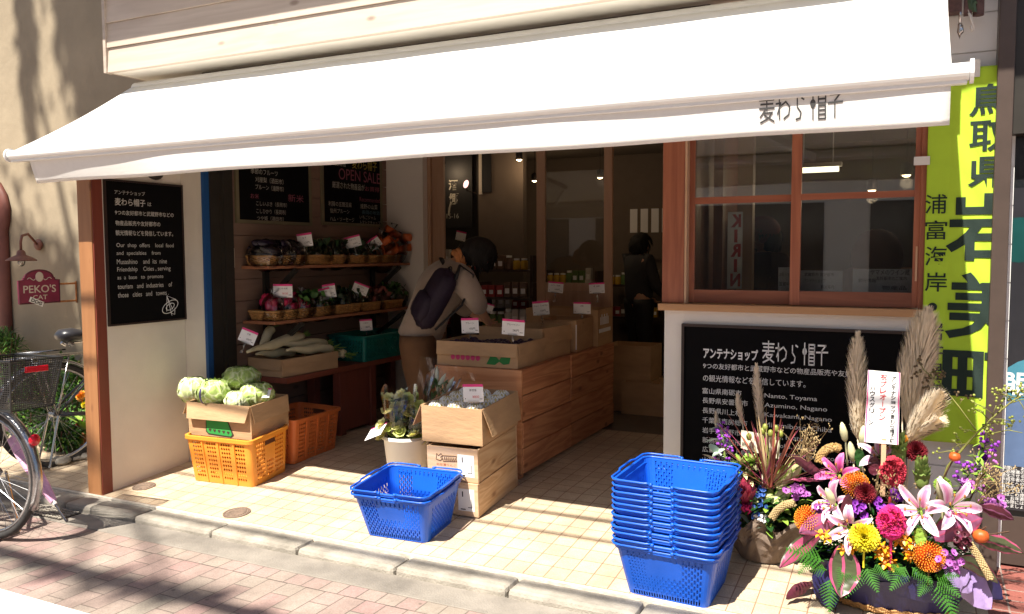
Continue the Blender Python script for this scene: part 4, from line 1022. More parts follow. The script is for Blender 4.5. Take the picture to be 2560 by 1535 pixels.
mb = MB(); mb.lathe([(.10, 0), (.105, .003), (.140, .315), (.147, .32), (.149, .335), (.143, .338), (.136, .33), (.101, .02), (.001, .015)], 40, cap=False); mb.build('body', M_bkt, bu, smooth=True)
mb = MB(); mb.tube([(.150 * math.cos(a * .2), .150 * math.sin(a * .2), .322 + .0 * a) for a in range(32)], .004, 6, closed=True); mb.build('rim', M_bkt, bu, smooth=True)
price_card(940, 1078, 3.98, .15, .105, 'price card tipped over nearly flat on the rim of the white bucket', '花束', '500円', rx=-52, ry=-22, rz=-12, stand=0)
M_bgreen = mat('bouquet_leaf', (.62, .68, .20), .5, .25, 20); M_byel = mat('bouquet_petal', (.78, .76, .34), .5, .2, 20); M_bwhite = mat('bouquet_white', (.74, .76, .60), .5, .1); M_stem = mat('stem', (.10, .20, .05), .5, .2)
def bouquet(base, top, r, label, kind):
    base, top = Vector(base), Vector(top); d = (top - base); L = d.length; e = d.normalized()
    t = thing('bouquet', label, 'bouquet', base, group='bouquets in the bucket'); Q = e.to_track_quat('Z', 'Y').to_matrix()
    mb = MB()
    for k in range(10): mb.tube([Q @ Vector((random.gauss(0, .008), random.gauss(0, .008), 0)), Q @ Vector((random.gauss(0, r * .3), random.gauss(0, r * .3), L * .7))], .004, 5)
    mb.build('stems', M_stem, t)
    if kind == 'lily':
        for k in range(7):
            mb = MB(); a = Q @ Vector((random.gauss(0, r * .35), random.gauss(0, r * .35), L * random.uniform(.6, .95))); dd = (e + Vector((random.uniform(-.5, .5), random.uniform(-.3, .3), .2))).normalized()
            mb.tube([a, a + dd * .03, a + dd * .07, a + dd * .105], [.004, .014, .013, .002], 8); mb.build('bud', M_bwhite, t, smooth=True)
        mb = MB()
        for k in range(46):
            a = Q @ Vector((random.gauss(0, r * .4), random.gauss(0, r * .4), L * random.uniform(.35, .95))); leafblade(mb, a, (e + Vector((random.uniform(-1, 1), random.uniform(-1, 1), .1))).normalized(), .09, .02)
        mb.build('leaves', M_stem, t)
    else:
        for k in range(24):
            mb = MB(); zz = L * random.uniform(.40, 1.0); a = Q @ Vector((random.gauss(0, r * .5), random.gauss(-r * .3, r * .4), zz))
            rosette(mb, a, (e * .6 + Vector((random.uniform(-.6, .6), -1 * random.random(), random.uniform(0, .6)))).normalized(), .046)
            mb.build('bloom', (M_bgreen, M_byel, M_bwhite if kind == 'white' else M_byel)[k % 3], t, smooth=True)
        mb = MB()
        for k in range(24):
            a = Q @ Vector((random.gauss(0, r * .4), random.gauss(0, r * .4), L * random.uniform(.3, .9))); leafblade(mb, a, (e + Vector((random.uniform(-1, 1), random.uniform(-1, 1), .1))).normalized(), .05, .022)
        mb.build('leaves', M_stem, t)
    mb = MB()
    def cone(u, v):
        a = u * 2 * math.pi; rr = .028 + (r * 1.3 - .028) * v ** .8; rr *= 1 + .06 * math.sin(a * 7) * v
        return Q @ Vector((rr * math.cos(a), rr * math.sin(a), L * (.02 + 1.02 * v) + (.03 * math.sin(a * 3 + 1)) * v))
    mb.grid(cone, 36, 6); mb.build('cellophane', M_film, t)
    return t
def leafblade(mb, p, d, L, w, bend=.25, n=5, mi=0, side=None, fold=.15):
    d = Vector(d).normalized(); s = Vector(side) if side else d.cross(Vector((random.uniform(-.3, .3), random.uniform(-.3, .3), 1)))
    if s.length < .05: s = d.cross(Vector((1, 0, 0)))
    s.normalize(); up = s.cross(d); vs = []
    for k in range(n + 1):
        t_ = k / n; ww = w * (math.sin(math.pi * min(1, t_ * .92 + .08)) ** .8) if k < n else w * .04
        c = p + d * (L * t_) - up * 0 + Vector((0, 0, -bend * L * t_ * t_))
        vs += [c - s * ww / 2 + up * fold * ww, c, c + s * ww / 2 + up * fold * ww]
    fs = []
    for k in range(n):
        for j in (0, 1): fs.append((k * 3 + j, k * 3 + j + 1, k * 3 + j + 4, k * 3 + j + 3))
    mb.add(vs, fs, mi)
def rosette(mb, c, d, r, rings=3, mi=0):
    d = Vector(d).normalized(); Q = d.to_track_quat('Z', 'Y').to_matrix()
    for g in range(rings):
        n = 5 + g; rr = r * (.45 + .55 * g / max(1, rings - 1)); tl = R(70 - 50 * g / max(1, rings - 1))
        for k in range(n):
            a = 2 * math.pi * (k + .5 * (g % 2)) / n + random.uniform(-.1, .1); dr = Vector((math.cos(a) * math.cos(tl), math.sin(a) * math.cos(tl), math.sin(tl))); sd = Vector((-math.sin(a), math.cos(a), 0))
            p0 = Vector((0, 0, -.1 * r)); w = rr * .62
            vs = [p0, p0 + dr * rr * .6 - sd * w, p0 + dr * rr + Vector((0, 0, rr * .05)), p0 + dr * rr * .6 + sd * w, p0 + dr * rr * .5 - Vector((0, 0, rr * .12))]
            mb.add([Q @ v + Vector(c) for v in vs], [(0, 1, 4), (1, 2, 4), (2, 3, 4), (3, 0, 4)], mi)
bz = floor_z(4.24) + .06
bouquet((-2.785, 4.11, bz + .1), atY(1000, 985, 4.08), .085, 'left bouquet of pale green ruffled flowers in cellophane', 'green')
bouquet((-2.72, 4.13, bz + .1), atY(1052, 1010, 4.14), .075, 'middle bouquet of cream and green flowers in cellophane', 'white')
bouquet((-2.68, 4.17, bz + .12), atY(1110, 945, 4.30), .08, 'right bouquet of lily buds and long leaves', 'lily')
mb = MB(); c0 = atY(1105, 960, 4.3)
t = thing('plastic_sheet', 'sheet of clear plastic standing up behind the pear carton', 'plastic sheet', c0)
mb.grid(lambda u, v: Vector(((u - .5) * .42 + .05 * v, .02 * math.sin(u * 9 + v * 3), (v - .3) * .24 * (1 - .55 * u * (1 if u > .3 else .3)))), 20, 8); mb.build('film', M_film, t, smooth=True)

# ================================================================ signs, boards and banner
def line_on(mb, body, plane, val, a, b_, hpx, bold=0.0, mi=0, lift=.0015):
    """one line of lettering on the wall plane Y=val or X=val, from picture column a to b_ (left and right middles), hpx tall"""
    f = atY if plane == 'Y' else atX
    p, q = f(a[0], a[1], val), f(b_[0], b_[1], val)
    ax = Vector((1, 0, 0)) if plane == 'Y' else Vector((0, 1, 0))
    h = hpx / FPX * depth((p + q) / 2); off = Vector((0, -lift, 0)) if plane == 'Y' else Vector((lift, 0, 0))
    d = (q - p); w = d.dot(ax)
    text_into(mb, body, Vector((p.x, p.y, (p.z + q.z) / 2)) + off, ax, (0, 0, 1), w=w, h=h, bold=bold, mi=mi)
# black sign on the wing wall (plane X)
SX = -4.474
P0 = atX(263.4, 451, SX); P1 = atX(452.4, 468, SX); P2 = atX(273.6, 811.7, SX)
t = thing('shop_sign', 'tall black sign in Japanese and English on the white side wall at the left', 'sign', (SX, (P0.y + P1.y) / 2, (P0.z + P2.z) / 2))
def loc(mb, t): mb.xf(Matrix.Translation(-t.location)); return mb
mb = MB(); mb.bb((-4.4855, P0.y, P2.z), (SX, P1.y, P0.z)); loc(mb, t).build('panel', M_board, t)
mb = MB(); e = .012; y0, y1, z0, z1 = P0.y, P1.y, P2.z, P0.z
mb.bb((-4.4855, y0 - e, z0 - e), (SX + .004, y0, z1 + e)); mb.bb((-4.4855, y1, z0 - e), (SX + .004, y1 + e, z1 + e)); mb.bb((-4.4855, y0, z1), (SX + .004, y1, z1 + e)); mb.bb((-4.4855, y0, z0 - e), (SX + .004, y1, z0))
loc(mb, t).build('frame', mat('sign_frame', (.03, .016, .012), .5), t)
mb = MB()
def s1(body, zx0, zy0, zx1, zy1, zh, bold=0.0): line_on(mb, body, 'X', SX, (260 + zx0 / 3.905, 440 + zy0 / 3.905), (260 + zx1 / 3.905, 440 + zy1 / 3.905), zh / 3.905, bold)
s1('アンテナショップ', 100, 160, 398, 172, 40); s1('麦わら帽子', 104, 250, 402, 265, 72, .012); s1('は', 425, 275, 460, 277, 38)
s1('9つの友好都市と武蔵野市などの', 106, 358, 678, 380, 46, .008); s1('物産品販売や友好都市の', 110, 460, 548, 470, 48, .008); s1('観光情報などを発信しています。', 112, 555, 672, 565, 50, .008)
for w, x0, y, x1, h in (('Our  shop  offers    local  food', 120, 682, 678, 50), ('and  specialties    from', 122, 757, 550, 48), ('Musashino    and  its  nine', 124, 834, 612, 46), ('Friendship    Cities , serving', 128, 912, 648, 54), ('as  a  base   to  promote', 130, 990, 577, 48), ('tourism   and  industries    of', 132, 1068, 664, 46), ('those   cities   and   towns .', 134, 1150, 630, 46)):
    s1(w, x0, y + 3, x1, y - 3, h)
loc(mb, t).build('lettering', mat('sign_letters', (.52, .50, .46), .7, .03), t)
mb = MB(); c = atX(260 + 645 / 3.905, 440 + 1275 / 3.905, SX) + Vector((.002, 0, 0))
for ra, rb, tilt in ((.070, .036, 25), (.036, .019, 25)):
    mb.tube([c + Vector((0, math.cos(R(tilt)) * ra * math.cos(a) - math.sin(R(tilt)) * rb * math.sin(a), math.sin(R(tilt)) * ra * math.cos(a) + math.cos(R(tilt)) * rb * math.sin(a))) for a in [k * math.pi / 14 for k in range(28)]], .0022, 4, closed=True)
for pts in ([(-.03, -.03), (-.025, .075), (.05, .045)], [(-.025, .075), (.012, -.06)], [(.0, -.04), (.035, -.055), (.038, -.01)], [(-.02, .06), (.02, -.02)]):
    mb.tube([c + Vector((0, y, z)) for y, z in pts], .002, 4)
loc(mb, t).build('hat_emblem', M_chalk, t)
# round dark lamp bracket over the sign
p = atX(384, 420, -4.48); t = thing('wall_lamp', 'round dark wall lamp fitting just above the black side-wall sign', 'lamp', p)
mb = MB(); mb.lathe([(.001, 0), (.075, .0), (.08, .015), (.06, .035), (.001, .045)], 24, M=Matrix.Rotation(R(90), 3, 'Y'), cap=False); mb.build('base', M_iron, t, smooth=True)
mb = MB(); mb.tube([(.03, 0, 0), (.09, .05, .01), (.10, .16, .015)], .012, 8); mb.ell((.10, .17, .01), .035, 14, 10); mb.build('arm', M_iron, t, smooth=True)

# large black board under the window
t = thing('shop_board', 'wide black board of white Japanese and English town names under the window', 'sign', (-.46, 4.18, .7))
Q0 = atY(1704, 808, 4.175); Q1 = atY(2276, 830, 4.175); zt_ = (Q0.z + Q1.z) / 2; zb_ = .16
mb = MB(); mb.bb((Q0.x + .014, 4.18, zb_), (Q1.x - .014, 4.199, zt_ - .014)); loc(mb, t).build('panel', M_board, t)
mb = MB()
for a_, b_ in (((Q0.x, zb_ - .014), (Q0.x + .0138, zt_)), ((Q1.x - .0138, zb_ - .014), (Q1.x, zt_)), ((Q0.x + .014, zt_ - .0138), (Q1.x - .014, zt_)), ((Q0.x + .014, zb_ - .014), (Q1.x - .014, zb_ - .0002))):
    mb.bb((a_[0], 4.172, a_[1]), (b_[0], 4.199, b_[1]))
loc(mb, t).build('frame', mat('board_frame', (.035, .022, .018), .5), t)
mb = MB(); BYP = 4.178
def s2_(body, zx0, zy0, zx1, zy1, zh, bold=0.0): line_on(mb, body, 'Y', BYP, (1640 + zx0 / 2.9686, 760 + zy0 / 2.9686), (1640 + zx1 / 2.9686, 760 + zy1 / 2.9686), zh / 2.9686, bold)
s2_('アンテナショップ', 352, 360, 757, 385, 85, .03)
s2_('9つの友好都市と武蔵野市などの物産品販売や友好都市', 350, 455, 1560, 528, 46); s2_('の観光情報などを発信しています。', 350, 545, 1110, 598, 52)
for k, (ja, en, w, w2) in enumerate((('富山県南砺市', 'Nanto, Toyama', 635, 1195), ('長野県安曇野市', 'Azumino, Nagano', 682, 1270), ('長野県川上村', 'Kawakami, Nagano', 635, 1305), ('千葉県南房総市', 'Minamiboso, Chiba', 678, 1305), ('岩手県遠野市', 'Tono, Iwate', 626, 1088), ('新潟県長岡市', 'Nagaoka, Niigata', 626, 1190), ('広島県大崎上島町', 'Osakikamijima, Hiroshima', 720, 1480), ('山形県酒田市', 'Sakata, Yamagata', 626, 1190), ('鳥取県岩美町', 'Iwami, Tottori', 626, 1150))):
    y = 645 + k * 73.5; s2_(ja, 345, y, w, y + 14, 44); s2_(en, 806, y + 40, w2, y + 62, 42)
loc(mb, t).build('lettering', M_chalk, t)
mb = MB(); a_ = atY(1640 + 792 / 2.9686, 760 + 360 / 2.9686, BYP); b2 = atY(1640 + 1275 / 2.9686, 760 + 370 / 2.9686, BYP); hh = 158 / 2.9686 / FPX * depth(a_); kx_ = (b2.x - a_.x) / 5.08
logo_into(mb, lambda x, y: Vector((a_.x + x * kx_, BYP - .0015, (a_.z + b2.z) / 2 + (y - .5) * hh)), 1, w=.040); loc(mb, t).build('logo', M_chalk, t)

# two chalkboards on the plank wall (plane X)
M_bfr = mat('chalkboard_frame', (.16, .14, .08), .6, .1); BXP = -4.262
M_c1 = mat('chalk', (.40, .38, .32), .9, .2, 60); M_c2 = mat('pink_chalk', (.26, .075, .105), .9, .2, 60); M_c3 = mat('yellow_chalk', (.42, .32, .05), .9, .2, 60); M_c4 = mat('blue_chalk', (.10, .20, .25), .9, .2, 60)
def chalkboard(x0, x1, yb, label):
    a_, b_ = atX(x0, yb, BXP), atX(x1, yb + 6, BXP); z0 = (a_.z + b_.z) / 2; z1 = z0 + .78
    t = thing('chalkboard', label, 'chalkboard', (BXP, (a_.y + b_.y) / 2, (z0 + z1) / 2), group='chalkboards')
    mb = MB(); mb.bb((-4.278, a_.y + .03, z0 + .025), (-4.266, b_.y - .03, z1 - .025)); loc(mb, t).build('slate', M_board, t)
    mb = MB()
    for p, q in (((a_.y, z0), (a_.y + .03, z1)), ((b_.y - .03, z0), (b_.y, z1)), ((a_.y + .0305, z0), (b_.y - .0305, z0 + .025)), ((a_.y + .0305, z1 - .025), (b_.y - .0305, z1))): mb.bb((-4.278, p[0], p[1]), (BXP, q[0], q[1]))
    loc(mb, t).build('frame', M_bfr, t); return t
def zz(x, y): return (500 + x / 3.71, 380 + y / 3.71)
t = chalkboard(592, 781, 558, 'left chalkboard listing seasonal fruit and rice')
for m_, rows in ((M_c1, (('季節のフルーツ', 470, 185, 720, 190, 52), ('刈屋梨（酒田市）', 512, 262, 772, 270, 50), ('プルーン（遠野市）', 512, 330, 775, 338, 48), ('こしいぶき（長岡市）', 520, 482, 805, 488, 44), ('こしひかり（長岡市）', 522, 552, 795, 556, 46), ('つや姫（酒田市）', 526, 616, 775, 618, 40))), (M_c2, (('お米', 468, 408, 545, 410, 46), ('新米', 815, 430, 960, 432, 70)))):
    mb = MB()
    for r_ in rows: line_on(mb, r_[0], 'X', -4.265, zz(r_[1], r_[2]), zz(r_[3], r_[4]), r_[5] / 3.71)
    loc(mb, t).build('chalk_writing', m_, t)
t = chalkboard(806, 957, 562, 'right chalkboard headed OPEN SALE in pink chalk')
for m_, rows in ((M_c3, (('麦わら帽子', 1410, 115, 1640, 130, 90),)), (M_c2, (('OPEN SALE', 1285, 195, 1668, 255, 100), ('お買得', 1530, 340, 1660, 352, 46), ('Recommended', 1480, 440, 1665, 450, 40))), (M_c1, (('Antenna', 1185, 105, 1350, 108, 40), ('厳選された物産品が', 1225, 300, 1525, 332, 60), ('利賀の五箇豆腐', 1190, 480, 1405, 488, 46), ('信州プルーン', 1205, 545, 1385, 552, 44), ('ハム・ソーセージ', 1205, 620, 1430, 628, 40), ('遠野の山菜', 1485, 505, 1645, 510, 44), ('いちごジャム', 1480, 605, 1630, 610, 38), ('トマトケチャップ', 1485, 652, 1670, 660, 38))), (M_c4, (('長岡の地酒', 1500, 560, 1665, 566, 36),))):
    mb = MB()
    for r_ in rows: line_on(mb, r_[0], 'X', -4.265, zz(r_[1], r_[2]), zz(r_[3], r_[4]), r_[5] / 3.71)
    loc(mb, t).build('chalk_writing', m_, t)

# lime banner at the right corner
M_lime = mat('lime_cloth', (.40, .60, .035), .85, .05, 10); M_bink = mat('banner_ink', (.010, .024, .018), .8, .1)
BNY = 4.165
t = thing('banner', 'tall lime green cloth banner with large black characters right of the window', 'banner', (.22, BNY, 1.2))
bx0, bx1 = atY(2311, 640, BNY).x, .372; bz1, bz0 = atY(2400, 172, BNY).z, atY(2420, 1110, BNY).z
def ban(x, z):
    u = (x - bx0) / (bx1 - bx0); v = (z - bz0) / (bz1 - bz0)
    return -.012 * (max(0, u - .30) / .7) ** .5 - .006 * math.sin(u * 9 + v * 5) * (1 - v) - .004 * math.sin(v * 23 + u * 7) * u + .003 * math.sin(v * 60 + u * 20) * u
mb = MB(); mb.grid(lambda u, v: Vector((bx0 + (bx1 - bx0) * u, BNY + ban(bx0 + (bx1 - bx0) * u, bz0 + (bz1 - bz0) * v), bz0 + (bz1 - bz0) * v)), 40, 150)
loc(mb, t).build('cloth', M_lime, t, smooth=True, solid=.0015)
mb = MB()
def bchar(ch, cx, cy, wpx, hpx, bold):
    tmp = MB(); c = atY(cx, cy, BNY); k = depth(c) / FPX; w = wpx * k * 1.06
    text_into(tmp, ch, (c.x - w / 2, BNY, c.z), (1, 0, 0), (0, 0, 1), w=w, h=hpx * k, bold=bold)
    bm = bmesh.new(); vs = [bm.verts.new(p) for p in tmp.v]
    for f in tmp.f:
        try: bm.faces.new([vs[i] for i in f])
        except ValueError: pass
    bmesh.ops.bisect_plane(bm, geom=bm.verts[:] + bm.edges[:] + bm.faces[:], plane_co=(bx1 - .004, 0, 0), plane_no=(1, 0, 0), clear_outer=True)
    for no, lo_, hi_ in (((0, 0, 1), bz0, bz1), ((1, 0, 0), bx0, bx1)):
        zc_ = [v.co.z if no[2] else v.co.x for v in bm.verts]; q_ = min(zc_) + .012
        while q_ < max(zc_):
            bmesh.ops.bisect_plane(bm, geom=bm.verts[:] + bm.edges[:] + bm.faces[:], plane_co=(q_, 0, q_), plane_no=no); q_ += .016
    bmesh.ops.triangulate(bm, faces=bm.faces[:])
    bm.verts.index_update()
    mb.add([Vector((v.co.x, BNY + ban(v.co.x, v.co.z) - .0042, v.co.z)) for v in bm.verts], [tuple(v.index for v in f.verts) for f in bm.faces]); bm.free()
for ch, cy, w, h in (('鳥', 250, 84, 78), ('取', 340, 84, 76), ('県', 430, 90, 76)): bchar(ch, 2474, cy, w, h, .018)
for ch, cy, w, h in (('岩', 568, 168, 168), ('美', 765, 172, 168), ('町', 948, 186, 140)): bchar(ch, 2466, cy, w, h, .021)
for ch, cy in (('浦', 510), ('富', 575), ('海', 640), ('岸', 705)): bchar(ch, 2340, cy, 46, 48, .004)
c = atY(2331, 767, BNY); mb.add([(c.x + .019 * math.cos(a * .3142), BNY + ban(c.x, c.z) - .0032, c.z + .019 * math.sin(a * .3142)) for a in range(20)], [tuple(range(20))])
for ch, cy in (('岩', 828), ('井', 878), ('温', 928), ('泉', 978)): bchar(ch, 2334, cy, 42, 44, .01)
loc(mb, t).build('lettering', M_bink, t)
M_tape = mat('white_tape', (.66, .63, .58), .6, .03)
mb = MB(); p = atY(2436, 172, BNY - .02); mb.bb((p.x - .022, BNY - .020, p.z - .035), (p.x + .022, BNY - .017, p.z + .04)); loc(mb, t).build('tape', M_tape, t)
mb = MB(); p = atY(2306, 403, BNY); mb.bb((p.x - .035, BNY - .012, p.z - .018), (p.x + .03, BNY - .009, p.z + .02)); loc(mb, t).build('tape', M_tape, t)

# poster behind the dark entrance glass
PPY = PY + .118
p0, p1 = atY(2512, 700, PPY), atY(2512, 1330, PPY)
t = thing('poster', 'tall black and blue poster with white lettering in the dark entrance at the right edge', 'poster', (p0.x + .28, PPY, 1.0))
mb = MB(); x0 = p0.x
zq = lambda py: atY(2530, py, PPY).z
mb.bb((x0, PPY, zq(1275)), (x0 + .56, PPY + .002, zq(470))); loc(mb, t).build('sheet', mat('poster_black', (.02, .02, .024), .3, .2), t)
def ring(cx, cz, r, m, n=24): mb.add([(max(x0, cx + r * math.cos(k * 2 * math.pi / n)), PPY - .0006, cz + r * math.sin(k * 2 * math.pi / n)) for k in range(n)], [tuple(range(n))], m)
mb = MB(); ring(x0 + .17, zq(1010), .22, 0); loc(mb, t).build('picture_disc', mat('poster_cyan', (.05, .19, .26), .3, .1), t)
mb = MB(); mb.bb((x0, PPY - .0009, zq(1165)), (x0 + .56, PPY - .0007, zq(1000))); loc(mb, t).build('picture_field', mat('poster_blue', (.075, .12, .22), .3, .25, 4), t)
mb = MB(); ring(x0 + .05, zq(600), .10, 0); loc(mb, t).build('picture_disc', mat('poster_teal', (.006, .05, .048), .3, .2), t)
mb = MB()
text_into(mb, 'BE', (x0 + .012, PPY - .0016, zq(948)), (1, 0, 0), (0, 0, 1), h=.062, bold=.03); text_into(mb, 'MEVIUS'[:2], (x0 + .012, PPY - .0016, zq(975)), (1, 0, 0), (0, 0, 1), h=.045, bold=.03)
for k, s in enumerate(('喫煙は、あなたにとって', '心筋梗塞の危険性を', '悪化させる危険性を高め', '未成年者の喫煙は', 'たばこへの依存をより', '周りの人から勧められ', '吸ってはいけません', 'たばこの煙は、周りの', '供、お年寄りなどの', '煙の際には、周りの', '意しましょう')):
    text_into(mb, s, (x0 + .014 , PPY - .0016, zq(1163 + k * 9.5) - .012), (1, 0, 0), (0, 0, 1), h=.017)
loc(mb, t).build('lettering', M_chalk, t)
# awning crank and wire bundle at the top right
c = atY(2410, 30, 4.12); t = thing('awning_gear', 'rusty awning winding gear with a steel hook hanging at the top right', 'awning gear', c)
mb = MB(); mb.bb((-.06, -.02, .0), (-.01, .04, .16)); mb.bb((.0, -.015, -.01), (.03, .04, .15)); mb.tube([(.055, .01, -.02), (.055, .01, .15)], .022, 10); mb.build('gearbox', mat('rusty_iron', (.10, .055, .05), .7, .35, 40), t)
def L_(px, py): return atY(px, py, 4.11) - c
mb = MB(); mb.tube([L_(2401, 10), L_(2400, 60)], .006, 8); mb.tube([L_(2400, 60), L_(2400, 66), L_(2398, 80), L_(2400, 93), L_(2404, 80), L_(2402, 64)], .009, 8); mb.build('hook', M_steel, t, smooth=True)
mb = MB(); mb.tube([L_(2420, 25), L_(2428, 50), L_(2435, 72), L_(2432, 78), L_(2427, 64)], .006, 6); mb.build('loop', M_tape, t, smooth=True)
mb = MB(); mb.tube([L_(2425, 0), L_(2428, 20), L_(2436, 30), L_(2432, 10), L_(2440, 4)], .012, 6); mb.build('wire', mat('green_wire', (.05, .09, .05), .6, .3, 40), t)

# ================================================================ inside the shop: fittings seen through door and panes
def light_at(p, power, col=(1, .72, .45), r=.04):
    l = bpy.data.lights.new('lamp_light', 'POINT'); l.energy = power; l.color = col; l.shadow_soft_size = r
    o = bpy.data.objects.new('lamp_light', l); C.objects.link(o); o.location = p; return o
def spot(px, py, Y, label, power=0):
    p = atY(px, py, Y); t = thing('spot_lamp', label, 'lamp', p, group='ceiling spot lamps')
    mb = MB(); mb.lathe([(.032, -.005), (.038, .0), (.034, .07), (.012, .085), (.001, .086)], 16, cap=False); mb.build('shade', M_iron, t, smooth=True)
    mb = MB(); mb.ell((0, 0, -.004), (.028, .028, .014), 12, 8); mb.build('bulb', M_bulb, t, smooth=True)
    mb = MB(); mb.tube([(0, 0, .08), (0, 0, 2.66 - p.z)], .003, 6); mb.build('rod', M_iron, t)
    if power: l = light_at((0, 0, -.06), power); l.parent = t
spot(1105, 412, 7.4, 'lit spot lamp at the left, in front of the black wall poster', 1.2)
spot(1298, 398, 7.4, 'lit spot lamp left of the sliding door', 1.2)
spot(1336, 451, 8.6, 'lit spot lamp deep in the shop beside the door stile', 1.3)
spot(1500, 443, 8.3, 'lit spot lamp seen through the sliding door glass', 1.2)
spot(1828, 446, 5.9, 'lit spot lamp behind the left window sash', 1.6)
spot(2180, 474, 6.6, 'lit spot lamp behind the right window sash', 2.0)
spot(2266, 436, 6.2, 'lit spot lamp at the far right behind the window', 1.6)
p = atY(2045, 425, 6.3); t = thing('ceiling_tube_lamp', 'lit warm tube lamp seen through the upper right pane', 'lamp', p)
mb = MB(); mb.tube([(-.14, 0, 0), (.14, 0, 0)], .018, 10); mb.build('tube', M_tube, t); mb = MB(); mb.bb((-.16, -.03, .02), (.16, .03, .05)); mb.tube([(-.1, 0, .05), (-.1, 0, 2.66 - p.z)], .004, 5); mb.tube([(.1, 0, .05), (.1, 0, 2.66 - p.z)], .004, 5); mb.build('fitting', M_white, t)
# partition with the black calligraphy poster
mb = MB(); a_, b_ = atY(1196, 500, 7.6), atY(1308, 500, 7.6)
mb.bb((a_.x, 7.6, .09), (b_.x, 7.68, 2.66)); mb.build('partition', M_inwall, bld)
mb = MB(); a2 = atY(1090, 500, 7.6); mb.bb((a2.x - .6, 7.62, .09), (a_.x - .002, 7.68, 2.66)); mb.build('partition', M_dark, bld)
a3, b3 = atY(1100, 400, 7.58), atY(1180, 568, 7.58)
t = thing('wall_poster', 'black poster with white brush calligraphy inside the shop behind the shopper', 'poster', ((a3.x + b3.x) / 2, 7.59, (a3.z + b3.z) / 2))
mb = MB(); mb.bb((a3.x, 7.588, b3.z), (b3.x, 7.60, a3.z + .3)); loc(mb, t).build('sheet', M_black, t)
mb = MB(); text_into(mb, '酒', (atY(1132, 462, 7.58).x, 7.586, atY(1132, 462, 7.58).z), (1, 0, 0), (0, 0, 1), h=.11, bold=.03, center=True); text_into(mb, '郷', (atY(1134, 495, 7.58).x, 7.586, atY(1134, 497, 7.58).z), (1, 0, 0), (0, 0, 1), h=.12, bold=.03, center=True)
text_into(mb, '15-16', (atY(1131, 540, 7.58).x, 7.586, atY(1131, 540, 7.58).z), (1, 0, 0), (0, 0, 1), h=.05, center=True)
mb.tube([atY(1128, 505, 7.585), atY(1124, 520, 7.585), atY(1122, 538, 7.585)], .01, 6); loc(mb, t).build('lettering', M_c1, t)
p = atY(1165, 460, 7.3); t = thing('clip_lamp', 'pink lit reflector lamp in front of the black poster', 'lamp', p)
mb = MB(); mb.ell((0, 0, 0), (.028, .012, .042), 14, 10, M=Matrix.Rotation(R(25), 3, 'Y')); mb.build('reflector', mat('pink_glow', (.9, .6, .6), .4, 0, emit=(1, .55, .5, .9)), t, smooth=True)
mb = MB(); mb.tube([(0, .01, -.03), (-.02, .05, -.06), (-.02, .27, -.08)], .006, 6); mb.build('arm', M_iron, t)
mb = MB(); a_, b_ = atY(1205, 385, 7.59), atY(1228, 480, 7.59); mb.bb((a_.x, 7.585, b_.z), (b_.x, 7.599, a_.z)); mb.build('inner_window', M_black, bld)
mb = MB(); mb.bb((a_.x - .035, 7.58, b_.z - .02), (a_.x - .001, 7.599, a_.z)); mb.build('inner_window_frame', M_plaster, bld)
# stocked shelves
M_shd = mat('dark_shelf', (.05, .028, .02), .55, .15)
PK = [mat('pack_yellow', (.50, .30, .02), .5, .2), mat('pack_green', (.10, .18, .05), .5, .3), mat('pack_white', (.55, .52, .48), .5, .1), mat('pack_red', (.30, .03, .03), .5, .2), mat('pack_brown', (.14, .08, .05), .5, .2)]
def pack(kind, m, w, d, h, label, group, p):
    t = thing(kind, label, kind.replace('_', ' '), p, group=group)
    mb = MB()
    if kind == 'jar': mb.lathe([(w * .48, 0), (w * .5, .005), (w * .5, h * .72), (w * .36, h * .8), (w * .36, h * .84)], 14); mb.build('glass_body', m, t, smooth=True); mb = MB(); mb.lathe([(w * .4, h * .841), (w * .4, h)], 14); mb.build('lid', M_white, t)
    else:
        mb.box((0, 0, h / 2), (w, d, h), taper=.86); mb.build('body', m, t, bevel=.004); mb = MB(); mb.bb((-w * .3, -d / 2 - .001, h * .25), (w * .3, -d / 2 + .004, h * .6)); mb.build('label', M_paper, t)
    return t
def stock_shelf(xa, xb, Y, zs, label, where):
    t = thing('stock_shelf', label, 'shelf', ((xa + xb) / 2, Y, .09)); W_ = xb - xa
    for x in (-W_ / 2, W_ / 2):
        mb = MB(); mb.bb((x - .015, -.16, 0), (x + .015, .16, zs[-1] + .05)); mb.build('upright', M_shd, t)
    for z in zs:
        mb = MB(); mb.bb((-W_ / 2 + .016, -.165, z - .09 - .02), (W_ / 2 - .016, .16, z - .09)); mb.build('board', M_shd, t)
    protos = {}
    for zi, z in enumerate(zs):
        n = int(W_ / .085)
        for i in range(n):
            k = (i // 3 + zi * 2 + int(xa * 10)) % 5; kind = 'jar' if (i // 4 + zi) % 3 == 1 else 'food_pack'
            pos = (xa + .06 + i * (W_ - .1) / n, Y - .06, z + .001); key = (k, kind)
            lb = ('yellow', 'green', 'white', 'red', 'brown')[k] + (' lidded jar ' if kind == 'jar' else ' food packet ') + 'on the ' + where + ', ' + ('bottom', 'middle', 'upper')[zi] + ' board'
            if key not in protos: protos[key] = pack(kind, PK[k], .072, .07, .11 + .03 * (k % 3), lb, 'goods on the ' + where, pos)
            else: dup(protos[key], pos, (0, 0, random.uniform(-.15, .15)), lb)
xa, xb = atY(1110, 600, 7.2).x, atY(1335, 600, 7.2).x
stock_shelf(xa, xb, 7.3, (.55, .95, 1.33), 'dark stocked shelf unit behind the shopper', 'shelf behind the shopper')
xa, xb = atY(1195, 700, 6.85).x, atY(1335, 700, 6.85).x
stock_shelf(xa, xb, 6.95, (.45, .80, 1.08), 'low packed display stand between the shopper and the sliding door', 'low display stand')
